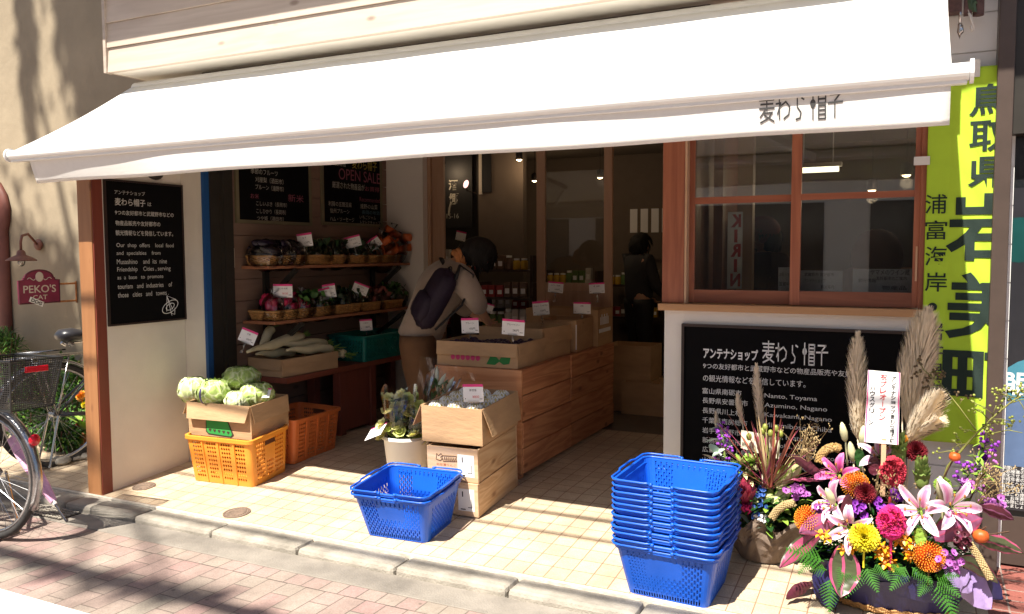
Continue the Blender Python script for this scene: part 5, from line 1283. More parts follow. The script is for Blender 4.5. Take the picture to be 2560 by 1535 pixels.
xa, xb = atY(1085, 600, 7.0).x, atY(1150, 600, 7.0).x
stock_shelf(xa, xb, 7.0, (.8, 1.1, 1.36), 'narrow packed stand under the black calligraphy poster', 'narrow stand')
xa, xb = atY(1500, 600, 9.1).x, atY(1662, 600, 9.1).x
stock_shelf(xa, xb, 9.2, (.75, 1.12), 'dark stocked shelf at the back seen through the open doorway', 'back shelf')
xa, xb = atY(1360, 600, 8.6).x, atY(1495, 600, 8.6).x
stock_shelf(xa, xb, 8.7, (.8, 1.15), 'dark stocked shelf seen through the sliding door glass', 'shelf behind the sliding door')
p = atY(1620, 560, 9.45); t = thing('notice_rack', 'pale paper rack on the back wall at the right of the doorway', 'rack', p)
mb = MB(); mb.bb((-.26, .0, -.42), (.3, .03, .22)); mb.build('panel', M_inwall, t)
for k in range(4):
    mb = MB(); mb.bb((-.22 + k * .13, -.004, -.10), (-.13 + k * .13, -.001, .18)); mb.build('leaflet', M_paper, t)
# cartons inside the doorway on the right
for k, (px, py, s) in enumerate(((1575, 830, .42), (1625, 900, .40))):
    p = atY(px, py, 6.9)
    make_box(('upper' if k == 0 else 'lower right') + ' dim carton standing inside the doorway', s, .35, .30 if k == 0 else .28, {}, loc=(p.x, 7.0 - k * .1, .10 if k else .381))
make_box('dim carton under another inside the doorway', .44, .36, .28, {}, loc=(atY(1575, 830, 6.9).x, 7.0, .10))
# inside the bay: posts, counter, notices and a red and white sign
mb = MB()
for px0, px1, Y, m in ((1783, 1806, 5.0, M_cedar), (1842, 1880, 4.8, M_paleZ)):
    mb = MB(); mb.bb((atY(px0, 600, Y).x, Y, .09), (atY(px1, 600, Y).x, Y + .08, 2.66)); mb.build('inner_post', m, bld)
t = thing('till_counter', 'dim counter standing behind the window panes', 'counter', (-.45, 4.75, .09))
mb = MB(); mb.bb((-.62, -.2, 1.06), (.55, .25, 1.10)); mb.build('top', M_shd, t); mb = MB(); mb.bb((-.6, -.18, 0), (.53, .22, 1.059)); mb.build('front', M_shd, t)
a_, b_ = atY(1824, 530, 4.62), atY(1854, 722, 4.62)
t = thing('strip_sign', 'narrow white strip sign with red blocks behind the left pane', 'sign', ((a_.x + b_.x) / 2, 4.62, (a_.z + b_.z) / 2))
mb = MB(); mb.bb((a_.x - .01, 4.622, b_.z), (b_.x, 4.626, a_.z)); loc(mb, t).build('sheet', M_paper, t)
mb = MB()
for ch, py in (('K', 552), ('I', 590), ('R', 626), ('I', 664), ('N', 700)): text_into(mb, ch, ((a_.x + b_.x) / 2, 4.6208, atY(1838, py, 4.62).z), (-1, 0, 0), (0, 0, 1), w=.055 if ch != 'I' else .018, h=.072, bold=.05, center=True)
loc(mb, t).build('lettering', mat('sign_red', (.45, .02, .025), .6, .1), t)
def notice(x0, y0, x1, y1, label, rows):
    Y = 4.34; a_, b_ = atY(x0, y0, Y), atY(x1, y1, Y)
    t = thing('notice', label, 'notice', ((a_.x + b_.x) / 2, Y, (a_.z + b_.z) / 2), group='notices behind the panes')
    mb = MB(); mb.bb((a_.x, Y, b_.z - .06), (b_.x, Y + .002, a_.z)); loc(mb, t).build('sheet', mat('notice_paper', (.40, .39, .40), .7, .12, 20), t)
    mb = MB()
    for k, (s, u, v, w, h) in enumerate(rows): text_into(mb, s, (a_.x + (b_.x - a_.x) * u, Y - .001, a_.z + (b_.z - a_.z) * v), (1, 0, 0), (0, 0, 1), w=(b_.x - a_.x) * w, h=h)
    loc(mb, t).build('lettering', M_ink, t)
notice(1946, 668, 1976, 728, 'narrow notice behind the left pane beside the meeting stile', (('お知らせ', .1, .3, .8, .02), ('営業中', .1, .7, .8, .02)))
notice(2001, 676, 2106, 728, 'wide notice behind the right pane at its left', (('武蔵野市 友好都市', .1, .2, .7, .018), ('アンテナショップ', .1, .5, .5, .02), ('観光案内', .5, .8, .3, .018)))
notice(2132, 672, 2281, 732, 'widest notice behind the right pane at its right', (('ヤマメのワイン蔵', .3, .14, .65, .028), ('観光情報', .1, .5, .3, .02), ('友好都市のご案内', .4, .4, .5, .018), ('物産品', .5, .8, .4, .02)))

# ================================================================ people
def skin_mesh(name, chains, m, parent, sub=2, origin=(0, 0, 0)):
    """chains: list of lists of (point, radius or (rx, ry)); points shared by coordinates are welded into one skeleton"""
    idx = {}; vs = []; rs = []; es = []
    for ch in chains:
        prev = None
        for p, r_ in ch:
            key = tuple(round(c, 4) for c in p)
            if key not in idx: idx[key] = len(vs); vs.append(Vector(p) - Vector(origin)); rs.append(r_ if isinstance(r_, tuple) else (r_, r_))
            i = idx[key]
            if prev is not None and prev != i: es.append((prev, i))
            prev = i
    me = bpy.data.meshes.new(name); me.from_pydata([tuple(v) for v in vs], es, [])
    o = bpy.data.objects.new(name, me); C.objects.link(o)
    sk = o.modifiers.new('skin', 'SKIN'); sk.use_smooth_shade = True
    for i, r_ in enumerate(rs): me.skin_vertices[0].data[i].radius = r_; me.skin_vertices[0].data[i].use_root = (i == 0)
    s = o.modifiers.new('sub', 'SUBSURF'); s.levels = s.render_levels = sub
    bpy.context.view_layer.update(); dg = bpy.context.evaluated_depsgraph_get()
    nm = bpy.data.meshes.new_from_object(o.evaluated_get(dg)); bpy.data.objects.remove(o); bpy.data.meshes.remove(me)
    nm.name = name; nm.materials.clear(); nm.materials.append(m); nm.polygons.foreach_set('use_smooth', [True] * len(nm.polygons))
    q = bpy.data.objects.new(name, nm); C.objects.link(q); q.parent = parent; return q
M_skin = mat('skin', (.50, .27, .17), .5, .06, 12); M_hair = mat('black_hair', (.010, .008, .007), .75, .3, 60, stretch=(1, 1, .2))
def hand_chains(w, d, side, s=1.0):
    """palm and five curled fingers growing from wrist w along d"""
    d = Vector(d).normalized(); side = Vector(side).normalized(); n = d.cross(side); out = []
    palm = w + d * .045 * s; knk = w + d * .085 * s
    out.append([(w, .023), (palm, (.034, .018)), (knk, (.036, .016))])
    for k, L in enumerate((.068, .078, .072, .056)):
        b_ = knk + side * ((k - 1.5) * .019 * s); a1 = b_ + d * L * .45 * s + n * .006; a2 = b_ + d * L * .78 * s + n * .022 * s; a3 = b_ + d * L * .95 * s + n * .040 * s
        out.append([(knk, (.036, .016)), (b_ + d * .008, .0095), (a1, .0088), (a2, .008), (a3, .007)])
    tb = w + d * .03 * s - side * .028 * s
    out.append([(palm, (.034, .018)), (tb, .011), (tb + d * .03 * s - side * .012 * s + n * .008, .0095), (tb + d * .055 * s - side * .012 * s + n * .018, .008)])
    return out
def person(label, J, cloth, rad=1.0):
    """J: dict of joints in space; the body is one skin, clothing and hair are children"""
    base = Vector((J['pelvis'].x, J['pelvis'].y, min(J['ankleL'].z, J['ankleR'].z) - .07))
    t = thing('person', label, 'person', base); o = base; r_ = rad
    hd = (J['head'] - J['neck']).normalized(); fc = J['face'].normalized(); sd = hd.cross(fc).normalized()
    ch = [[(J['pelvis'], (.125 * r_, .10 * r_)), (J['spine'], (.115 * r_, .092 * r_)), (J['chest'], (.135 * r_, .10 * r_)), (J['neck'], .055), (J['neck'] + hd * .06, .05), (J['head'], (.078, .092)), (J['head'] + hd * .075, .070)]]
    ch.append([(J['head'], (.078, .092)), (J['head'] + fc * .085 - hd * .03, .028), (J['head'] + fc * .112 - hd * .035, .012)])     # nose
    ch.append([(J['head'], (.078, .092)), (J['head'] + fc * .06 - hd * .085, .038)])                                                # chin
    for s in ('L', 'R'):
        ch.append([(J['chest'], (.135 * r_, .10 * r_)), (J['sh' + s], .062), (J['el' + s], .044), (J['wr' + s], .030)])
        ad = (J['wr' + s] - J['el' + s]).normalized(); ch += hand_chains(J['wr' + s], ad, sd if s == 'L' else -sd)
        ch.append([(J['pelvis'], (.125 * r_, .10 * r_)), (J['hip' + s], .088), (J['knee' + s], .058), (J['ankle' + s], .040), (J['ankle' + s] + Vector((fc.x, fc.y, 0)).normalized() * .12 - Vector((0, 0, .045)), (.040, .028)), (J['ankle' + s] + Vector((fc.x, fc.y, 0)).normalized() * .19 - Vector((0, 0, .05)), (.034, .02))])
    skin_mesh('body', ch, M_skin, t, 2, o)
    mb = MB()
    for s in (-1, 1):
        e = J['head'] + fc * .083 + sd * (.032 * s) + hd * .005 - o; mb.ell(e, .011, 8, 6)
    mb.build('eyes', M_black, t, smooth=True)
    mb = MB(); e = J['head'] + fc * .094 - hd * .075 - o; mb.ell(e, (.018, .012, .006), 8, 6); mb.build('mouth', mat('lips', (.35, .10, .09), .5), t, smooth=True)
    mb = MB()
    for s in (-1, 1): mb.ell(J['head'] + sd * (.082 * s) - hd * .012 - o, (.014, .022, .032), 10, 8)
    mb.build('ears', M_skin, t, smooth=True)
    Q = Matrix((sd, fc, hd)).transposed()
    mb = MB(); sdn = random.uniform(0, 30)
    def hairshape(d):
        k = .035 * mnoise.noise(d * 4 + Vector((sdn, 0, 0)))
        if d.y > .25 and d.z < .45: k -= .35 * min(1, (d.y - .25) * 2.5)
        return k
    mb.ell(J['head'] + hd * .012 - fc * .012 - o, (.112, .120, .126), 28, 20, M=Q, disp=hairshape)
    for k in range(320):
        a = random.uniform(0, 6.283); z_ = random.uniform(-.5, .95); s_ = math.sqrt(1 - z_ * z_); dv = Vector((s_ * math.cos(a), s_ * math.sin(a), z_))
        if dv.y > .35 and dv.z < .35: continue
        p = J['head'] + hd * .012 - fc * .012 - o + Q @ Vector((dv.x * .108, dv.y * .116, dv.z * .122)); nrm = (Q @ dv).normalized(); g = Vector((random.gauss(0, .35), random.gauss(0, .35), -1)); g = (g - nrm * g.dot(nrm) * .85).normalized()
        leafblade(mb, p, g, random.uniform(.05, .11), .016, .1, 4, side=g.cross(nrm))
    mb.build('hair', M_hair, t, smooth=True)
    return t, o
def up(p, dz): return p + Vector((0, 0, dz))
# the shopper bending towards the counter
YS = 5.05
J = dict(pelvis=atY(1050, 838, YS), spine=atY(1085, 752, YS), chest=atY(1120, 690, YS + .02), neck=atY(1154, 652, YS + .05), head=atY(1194, 634, YS + .10))
J['face'] = Vector((.12, .80, -.58))
J['shL'] = atY(1092, 682, YS + .10); J['shR'] = atY(1158, 700, YS - .12); J['elR'] = atY(1190, 752, YS - .12); J['wrR'] = atY(1212, 792, YS + .02); J['elL'] = atY(1150, 765, YS + .2); J['wrL'] = atY(1195, 790, YS + .28)
pz = J['pelvis']
for s, dx, dy in (('L', .02, .09), ('R', .03, -.08)):
    J['hip' + s] = pz + Vector((dx, dy, -.05)); J['knee' + s] = Vector((pz.x + .06 + dx, pz.y + dy, .52)); J['ankle' + s] = Vector((pz.x - .02 + dx * 2, pz.y + dy * 1.1, .165))
M_coat = mat('cream_coat', (.33, .26, .21), .9, .12, 6, bump=1.0, bscale=9, sheen=.2); M_skirt = mat('brown_trousers', (.15, .075, .035), .85, .12, 10); M_pack = mat('purple_pack', (.014, .006, .019), .7, .25, 12, bump=.7, bscale=14); M_strap = mat('black_strap', (.012, .012, .014), .6); M_scarf = mat('orange_scarf', (.50, .20, .07), .85, .15, 30)
sh, o = person('shopper in a cream coat and brown trousers bending over the counter with a purple backpack', J, None, .95)
chs = [[(J['pelvis'] - (J['spine'] - J['pelvis']) * .18, (.20, .175)), (J['pelvis'], (.195, .165)), (J['spine'], (.180, .16)), (J['chest'], (.185, .15)), (J['neck'] - (J['neck'] - J['chest']) * .25, (.10, .09))]]
for s in ('L', 'R'): chs.append([(J['chest'], (.185, .15)), (J['sh' + s], .098), ((J['sh' + s] + J['el' + s]) / 2, .088), (J['el' + s], .078), (J['el' + s] * .25 + J['wr' + s] * .75, .064)])
skin_mesh('coat', chs, M_coat, sh, 2, o)
mb = MB(); pl_ = J['pelvis'] - o
for s in ('L', 'R'):
    a_, k_, n_ = J['hip' + s] - o, J['knee' + s] - o, J['ankle' + s] - o
    mb.tube([a_ + Vector((0, 0, .06)), a_, (a_ + k_) / 2, k_, (k_ + n_) / 2, n_ + Vector((0, 0, .02))], [.13, .135, .135, .125, .13, .14], 18)
mb.build('trousers', M_skirt, sh, smooth=True)
mb = MB(); nk = J['neck'] - o; hd = (J['head'] - J['neck']).normalized(); Q = hd.to_track_quat('Z', 'Y').to_matrix()
for k in range(2): mb.tube([nk + Q @ Vector((.072 * math.cos(a), .072 * math.sin(a), -.015 + .03 * k + .008 * math.sin(3 * a))) for a in [i * math.pi / 10 for i in range(20)]], .026, 8, closed=True)
mb.build('scarf', M_scarf, sh, smooth=True)
mb = MB()
for s in ('L', 'R'):
    f_ = J['ankle' + s] - o + Vector((.06, .03, -.045)); mb.ell(f_, (.14, .05, .035), 14, 8)
mb.build('shoes', M_black, sh, smooth=True)
# backpack hanging on the back
pa, pb_ = atY(1128, 668, YS - .22), atY(1046, 822, YS - .26); ctr = (pa + pb_) / 2; ax = (pa - pb_); L = ax.length; ax.normalize()
nb_ = Vector((-.45, -.75, .35)); nb_ = (nb_ - ax * nb_.dot(ax)).normalized(); sx = ax.cross(nb_).normalized(); Q = Matrix((sx, nb_, ax)).transposed()
t = thing('backpack', 'dark purple backpack with black straps worn on the bending shopper', 'backpack', ctr)
mb = MB()
def packshape(d):
    m_ = max(abs(d.x), abs(d.y), abs(d.z)); return .72 * (1 / m_ - 1) * .55 + .05 * mnoise.noise(d * 4)
mb.ell((0, 0, 0), (.118, .075, L * .47), 36, 26, M=Q, disp=packshape); mb.build('body', M_pack, t, smooth=True)
mb = MB(); mb.ell(Q @ Vector((0, .05, -L * .16)), (.105, .055, L * .22), 24, 16, M=Q, disp=packshape); mb.build('pocket', M_pack, t, smooth=True)
for s in (-1, 1):
    mb = MB(); q0 = ctr + Q @ Vector((s * .08, -.03, L * .40)); q3 = ctr + Q @ Vector((s * .11, -.06, -L * .36)); mid = J['sh' + ('R' if s * sx.y < 0 else 'L')]
    mb.tube([q0 - ctr, (q0 * .4 + mid * .6) + Vector((0, 0, .10)) - ctr, mid + Vector((.08, 0, .035)) - ctr, (mid + q3) / 2 + Vector((.10, 0, 0)) - ctr, q3 - ctr], .017, 6, flat=.35); mb.build('strap', M_strap, t, smooth=True)
mb = MB(); mb.tube([Q @ Vector((0, .0, L * .44)) + sx * (.03 * math.cos(a)) + ax * (.03 * math.sin(a)) for a in [i * math.pi / 6 for i in range(7)]], .006, 6); mb.build('grab_loop', M_strap, t)
def standing(label, x, y, fz, hgt, face, coat, trou, hat=None, hood=None, lean=0.0):
    k = hgt / 1.65; f = Vector(face).normalized(); sd = Vector((0, 0, 1)).cross(f).normalized(); b0 = Vector((x, y, fz)); U = Vector((0, 0, 1))
    J = dict(pelvis=b0 + U * .93 * k, spine=b0 + U * 1.12 * k + f * lean * .3, chest=b0 + U * 1.30 * k + f * lean * .7, neck=b0 + U * 1.43 * k + f * lean, head=b0 + U * 1.545 * k + f * (lean * 1.3 + .02), face=f)
    for s, g in (('L', 1), ('R', -1)):
        J['sh' + s] = J['chest'] + sd * (.165 * g) + U * .07; J['el' + s] = J['sh' + s] + sd * (.05 * g) - U * .27 * k + f * .05; J['wr' + s] = J['el' + s] - U * .15 * k + f * .19 - sd * (.04 * g)
        J['hip' + s] = J['pelvis'] + sd * (.085 * g) - U * .05; J['knee' + s] = b0 + sd * (.09 * g) + U * .49 * k + f * .02; J['ankle' + s] = b0 + sd * (.09 * g) + U * .08
    t, o = person(label, J, None)
    chs = [[(J['pelvis'] - U * .1, (.175, .14)), (J['spine'], (.165, .13)), (J['chest'], (.17, .13)), (J['neck'] - U * .02, (.09, .08))]]
    for s in ('L', 'R'): chs.append([(J['chest'], (.17, .13)), (J['sh' + s], .082), (J['el' + s], .066), (J['el' + s] * .15 + J['wr' + s] * .85, .052)])
    skin_mesh('jacket', chs, coat, t, 2, o)
    mb = MB()
    for s in ('L', 'R'): mb.tube([J['hip' + s] - o + U * .06, J['hip' + s] - o, J['knee' + s] - o, J['ankle' + s] - o + U * .01], [.11, .115, .08, .068], 14)
    mb.build('trousers', trou, t, smooth=True)
    hd = J['head'] - o
    if hat: mb = MB(); mb.ell(hd + U * .045, (.118, .128, .10), 22, 12); mb.ell(hd + U * .04 + f * .10, (.085, .085, .012), 16, 6); mb.build('cap', hat, t, smooth=True)
    if hood: mb = MB(); mb.ell(hd + U * -.01 - f * .02, (.145, .15, .165), 24, 16, disp=lambda d: .03 * mnoise.noise(d * 3)); mb.ell(hd - U * .22, (.23, .16, .18), 24, 12); mb.build('hood', hood, t, smooth=True)
    return t
p = atY(1598, 612, 8.5)
standing('dim figure in dark clothes standing inside the open doorway', p.x, 8.5, .098, p.z - .098 + .10, (.6, .8, 0), mat('dark_jacket', (.035, .034, .036), .8, .15), M_black)
p = atY(1912, 592, 5.75)
standing('dim figure in a dark red cap behind the left window sash', p.x, 5.75, .092, p.z - .092 + .10, (-.7, -.7, 0), mat('brown_jacket', (.06, .032, .026), .8, .15), M_black, hat=mat('dark_red_cap', (.13, .02, .025), .8, .1))
p = atY(2192, 640, 5.35)
standing('dim figure in a beige hooded coat turned away behind the right window sash', p.x, 5.35, .092, p.z - .092 + .10, (-.5, .85, 0), mat('beige_coat', (.36, .24, .17), .85, .1), M_black, hood=mat('beige_hood', (.38, .25, .18), .85, .1))

# ================================================================ flower arrangements
random.seed(21)
FM = dict(
 lilyc=mat('lily_pink', (.66, .24, .42), .45, .15, 18), lilym=mat('lily_blush', (.74, .42, .55), .45, .10, 18), lilye=mat('lily_edge', (.80, .63, .69), .45, .08, 18), lilyd=mat('lily_deep_pink', (.46, .05, .22), .45, .15, 18), lilydm=mat('lily_rose', (.54, .10, .29), .45, .15, 18), lilyde=mat('lily_rose_edge', (.60, .17, .36), .45, .1, 18),
 stamen=mat('stamen', (.40, .16, .03), .6, .2), bud=mat('lily_bud', (.62, .60, .36), .5, .15, 12), pin=mat('orange_pincushion', (.72, .14, .012), .5, .25, 40), pint=mat('pincushion_tip', (.80, .34, .03), .5, .15, 40), pinc=mat('pincushion_core', (.12, .02, .01), .6, .2),
 dred=mat('dark_red_mum', (.20, .012, .022), .6, .3, 30), yel=mat('yellow_mum', (.78, .68, .03), .5, .12, 30), cel=mat('red_celosia', (.46, .03, .06), .8, .35, 45), celm=mat('magenta_celosia', (.58, .02, .17), .8, .3, 45),
 pur=mat('purple_statice', (.24, .035, .40), .55, .25, 30), purl=mat('mauve_flower', (.42, .12, .44), .55, .25, 30), orch=mat('yellow_orchid', (.80, .36, .012), .45, .15, 30), pump=mat('orange_mini_pumpkin', (.48, .085, .015), .45, .3, 14),
 fern=mat('fern_green', (.035, .13, .014), .6, .25, 20, spec=.12), dgreen=mat('deep_green_leaf', (.018, .062, .014), .5, .3, 20, spec=.2), lgreen=mat('light_green_leaf', (.22, .36, .05), .42, .25, 20), olive=mat('protea_bud', (.20, .28, .07), .5, .3, 20),
 tig=mat('ti_leaf_green', (.055, .065, .03), .3, .3, 14, stretch=(1, 1, 4)), tip=mat('ti_leaf_pink', (.34, .06, .13), .32, .25, 14), maroon=mat('maroon_leaf', (.085, .016, .028), .32, .3, 14), mauve=mat('mauve_leaf', (.26, .08, .17), .35, .2, 10),
 pamp=mat('pampas_plume', (.82, .69, .50), .9, .12, 30, sheen=.3), straw=mat('straw_stem', (.42, .31, .15), .7, .2), fox=mat('millet_head', (.40, .25, .09), .8, .3, 60), twig=mat('green_twig', (.19, .19, .045), .6, .25, 30), berry=mat('green_berry', (.24, .27, .05), .4, .25, 30), btwig=mat('brown_twig', (.10, .05, .03), .7, .2), bberry=mat('brown_berry', (.12, .08, .035), .5, .2),
 navy=mat('navy_wrap', (.018, .016, .075), .45, .25, 9, bump=.3, bscale=12), lav=mat('lavender_ribbon', (.36, .26, .52), .35, .12, 8), euc=mat('eucalyptus_leaf', (.38, .48, .38), .5, .15, 18), prot=mat('pink_protea', (.50, .055, .12), .5, .3, 18), blue=mat('blue_hydrangea', (.03, .09, .32), .5, .35, 40), brownp=mat('brown_paper', (.17, .125, .095), .75, .25, 9, bump=.4, bscale=9), cream=mat('cream_leaf', (.60, .58, .30), .45, .25, 10), dragr=mat('red_blade_leaf', (.26, .075, .05), .4, .35, 14), whitef=mat('white_wax_flower', (.72, .70, .70), .5, .1))
def petal(mb, Q, c, a, r, w, tilt0, curl, mi_c, mi_e, n=8):
    vs = []
    for k in range(n + 1):
        t_ = k / n; el = R(tilt0) - curl * t_ * t_
        # walk along the curved midrib
        if k == 0: p = Vector((.12 * r, 0, 0)); q = [p.copy()]
        else: q.append(q[-1] + Vector((math.cos(el), 0, math.sin(el))) * (r / n))
        ww = w * (math.sin(math.pi * (.10 + .90 * t_) * .98) ** .75 if k < n else .02)
        wav = .05 * w * math.sin(t_ * 15)
        for j, off in enumerate((-1, -.62, -.30, 0, .30, .62, 1)):
            vs.append(Vector((q[-1].x, off * ww / 2, q[-1].z + abs(off) * ww * .20 + (wav if abs(off) == 1 else 0))))
    Rz = Matrix.Rotation(a, 3, 'Z'); vs = [Q @ (Rz @ v) + c for v in vs]; 
    for k in range(n):
        for j in range(6):
            o = k * 7 + j; mb.add([vs[o], vs[o + 1], vs[o + 8], vs[o + 7]], [(0, 1, 2, 3)], (mi_e if k >= n - 1 else mi_c if (j in (2, 3) and k < n - 2) else 4 if j in (1, 2, 3, 4) else mi_e))
def quat(d): return Vector(d).normalized().to_track_quat('Z', 'Y').to_matrix()
def f_lily(t, c, d, r, deep=False):
    Q = quat(d); mb = MB(); ph = random.random()
    for k in range(6): petal(mb, Q, c, ph + k * math.pi / 3, r * random.uniform(.92, 1.05), r * (.36 if k % 2 else .27), 58, 1.5 + .5 * random.random(), 0, 1)
    for k in range(6):
        a = ph + k * 1.05; mb.tube([c + Q @ Vector((0, 0, .02)), c + Q @ Vector((.18 * r * math.cos(a), .18 * r * math.sin(a), r * .45)), c + Q @ Vector((.30 * r * math.cos(a), .30 * r * math.sin(a), r * .62))], .0018, 4, 3); mb.ell(c + Q @ Vector((.31 * r * math.cos(a), .31 * r * math.sin(a), r * .64)), (.004, .004, .008), 6, 4, 2)
    mb.tube([c, c - Q @ Vector((0, 0, r * .7)) - Vector((0, 0, r * .5))], .004, 5, 3)
    mb.build('lily', [FM['lilyd'] if deep else FM['lilyc'], FM['lilyde'] if deep else FM['lilye'], FM['stamen'], FM['lgreen'], FM['lilydm'] if deep else FM['lilym']], t, smooth=True, merge=True)
def f_bud(t, c, d, L, m='bud'):
    d = Vector(d).normalized(); mb = MB(); mb.tube([c, c + d * L * .15, c + d * L * .5, c + d * L * .85, c + d * L], [.004, L * .15, L * .19, L * .12, .003], 12); mb.tube([c - d * L * .6 - Vector((0, 0, L * .6)), c], .0035, 5); mb.build('lily_bud', FM[m], t, smooth=True)
def f_mum(t, c, d, r, m, name='chrysanthemum'):
    Q = quat(d); mb = MB()
    for g in range(9):
        n = 14 + 3 * g; el = R(86 - g * 12.5)
        for k in range(n):
            a = 2 * math.pi * (k + .5 * (g % 2)) / n + random.uniform(-.06, .06); e2 = el + random.uniform(-.08, .08)
            dr = Vector((math.cos(a) * math.cos(e2), math.sin(a) * math.cos(e2), math.sin(e2))); sd = Vector((-math.sin(a), math.cos(a), 0)); up_ = dr.cross(sd)
            p0 = dr * r * .35; p1 = dr * r * .8; p2 = dr * r * random.uniform(.92, 1.04) + up_ * r * .06; w = r * .105
            vs = [p0 - sd * w * .6, p0 + sd * w * .6, p1 + sd * w - up_ * .0, p2, p1 - sd * w, p1 + up_ * w * .5]
            mb.add([c + Q @ v for v in vs], [(0, 1, 5), (1, 2, 5), (2, 3, 5), (3, 4, 5), (4, 0, 5)])
    mb.ell(c, r * .5, 10, 8); mb.tube([c, c - Vector((0, 0, r * 2))], .004, 5); mb.build(name, FM[m], t)
def f_pin(t, c, d, r):
    Q = quat(d); mb = MB(); mb.ell(c, (r * .42, r * .42, r * .42), 14, 10, 2)
    for k in range(170):
        z = 1 - 1.15 * (k + .5) / 170; a = k * 2.39996; s = math.sqrt(max(0, 1 - z * z)); dr = Vector((s * math.cos(a), s * math.sin(a), z)); out = Vector((math.cos(a), math.sin(a), 0)); ln_ = r * (.62 + .42 * s)
        p0, p1 = dr * r * .38, dr * ln_ * .8; p2 = dr * ln_ + (Vector((0, 0, 1)) * .10 - out * .05) * r * s
        mb.tube([c + Q @ p0, c + Q @ p1, c + Q @ p2], .0017, 3, 0); mb.ell(c + Q @ p2, .0024, 5, 3, 1)
    mb.tube([c, c - Vector((0, 0, r * 2))], .004, 5, 2); mb.build('pincushion_flower', [FM['pin'], FM['pint'], FM['pinc']], t)
def f_celosia(t, c, d, w, h, m):
    Q = quat(d); mb = MB(); sd = Vector((random.uniform(0, 9), 0, 0))
    def brain(q):
        n1 = mnoise.noise(Vector((q.x * 5.5, q.y * 5.5, q.z * 8)) + sd); n2 = mnoise.noise(q * 13 + sd)
        return -.30 * abs(n1) ** .7 - .10 * abs(n2) + .14 * q.z + .08
    mb.ell(c + Q @ Vector((0, 0, h * .42)), (w * .44, w * .30, h * .50), 60, 44, disp=brain)
    for k in range(420):
        dv = Vector((random.gauss(0, 1), random.gauss(0, 1), random.gauss(.25, 1))).normalized(); sc_ = (.62 + .42 * (dv.z * .5 + .5)) * (.86 + .22 * mnoise.noise(dv * 5 + sd))
        pb = Vector((dv.x * w * .44 * sc_, dv.y * w * .30 * sc_, h * .42 + dv.z * h * .50 * sc_)); leafblade(mb, c + Q @ pb, Q @ dv, .015, .017, .15, 2, k % 2, side=Q @ dv.cross(Vector((random.gauss(0, 1), random.gauss(0, 1), random.gauss(0, 1)))))
    mb.tube([c, c - Vector((0, 0, h))], .006, 6); mb.build('celosia', [FM[m], FM['dred'] if m == 'cel' else FM['cel']], t, smooth=False)
def f_cluster(t, c, r, n, m, name, pr=.016, squash=1.0):
    mb = MB()
    for k in range(n):
        p = c + Vector((random.gauss(0, .5) * r, random.gauss(0, .35) * r, random.gauss(0, .5) * r * squash)); rosette(mb, p, Vector((random.gauss(0, .6), -1 + random.gauss(0, .4), .5 + random.gauss(0, .5))), pr, 2)
    mb.build(name, FM[m], t)
def f_orchid(t, c, r, n):
    mb = MB()
    for k in range(n):
        p = c + Vector((random.gauss(0, .5) * r, random.gauss(0, .3) * r, random.gauss(0, .55) * r)); Q = quat((random.gauss(0, .5), -1, .35 + random.gauss(0, .4)))
        for q in range(5):
            a = q * 1.2566 + k; leafblade(mb, p, Q @ Vector((math.cos(a), math.sin(a), .25)), .026, .020, .1, 3, 0)
        mb.ell(p + Q @ Vector((0, 0, .008)), (.006, .006, .006), 6, 5, 1)
    mb.build('orchid_spray', [FM['orch'], FM['stamen']], t)
def f_fern(t, c, d, L, droop=.5, m='fern', side=None):
    d = Vector(d).normalized(); mb = MB(); pts = [c + d * L * k / 12 + Vector((0, 0, -droop * L * (k / 12) ** 2)) for k in range(13)]; mb.tube(pts, [.0025 * (1 - k / 14) for k in range(13)], 4)
    N = 11
    for k in range(1, N):
        t_ = k / N; i = min(11, int(t_ * 12)); p = pts[i].lerp(pts[i + 1], t_ * 12 - i); e = (pts[i + 1] - pts[i]).normalized(); sd = e.cross(Vector((0, -.7, .7))).normalized()
        ll = L * .46 * min(1, .55 + 3 * t_) * (1.02 - t_) ** .85
        for s in (-1, 1):
            ld = (sd * s + e * .62).normalized(); nrm = e.cross(sd) * s; lt = nrm.cross(ld).normalized(); w = L / N * .42
            for j in range(6):                                    # toothed leaflet, tooth by tooth
                q0 = p + ld * ll * j / 6; q1 = p + ld * ll * (j + 1) / 6; ww = w * (1 - j / 6.6); dz = Vector((0, 0, -.10 * ll * (j / 6) ** 2))
                mb.add([q0 + dz, q1 + dz, q0 + ld * ll * .13 + lt * ww + dz, q0 + lt * ww * .55 + dz, q0 + ld * ll * .13 - lt * ww + dz, q0 - lt * ww * .55 + dz], [(0, 1, 2, 3), (1, 0, 5, 4)])
    mb.build('fern_frond', FM[m], t)
def f_leaf(t, a, b_, w, m, m2=None, bend=.12, side=None, name='broad_leaf', fold=.15):
    d = b_ - a; mb = MB(); L = d.length; d.normalize(); s = Vector(side).normalized() if side else d.cross(Vector((.2, 1, .15))).normalized(); up_ = s.cross(d); n = 12; vs = []
    for k in range(n + 1):
        t_ = k / n; ww = w * (math.sin(math.pi * (.06 + .93 * t_)) ** .8) if k < n else .001; cc = a + d * L * t_ + up_ * (bend * L * math.sin(math.pi * t_))
        for off in (-1, -.78, -.1, .1, .78, 1): vs.append(cc + s * off * ww / 2 + up_ * (abs(off) * fold * ww + .004 * math.sin(k * 1.7 + off * 3)))
    for k in range(n):
        for j in range(5): o = k * 6 + j; mb.add([vs[o], vs[o + 1], vs[o + 7], vs[o + 6]], [(0, 1, 2, 3)], 1 if (m2 and j in (0, 2, 4)) else 0)
    mb.build(name, [FM[m], FM[m2]] if m2 else FM[m], t, smooth=True, merge=True)
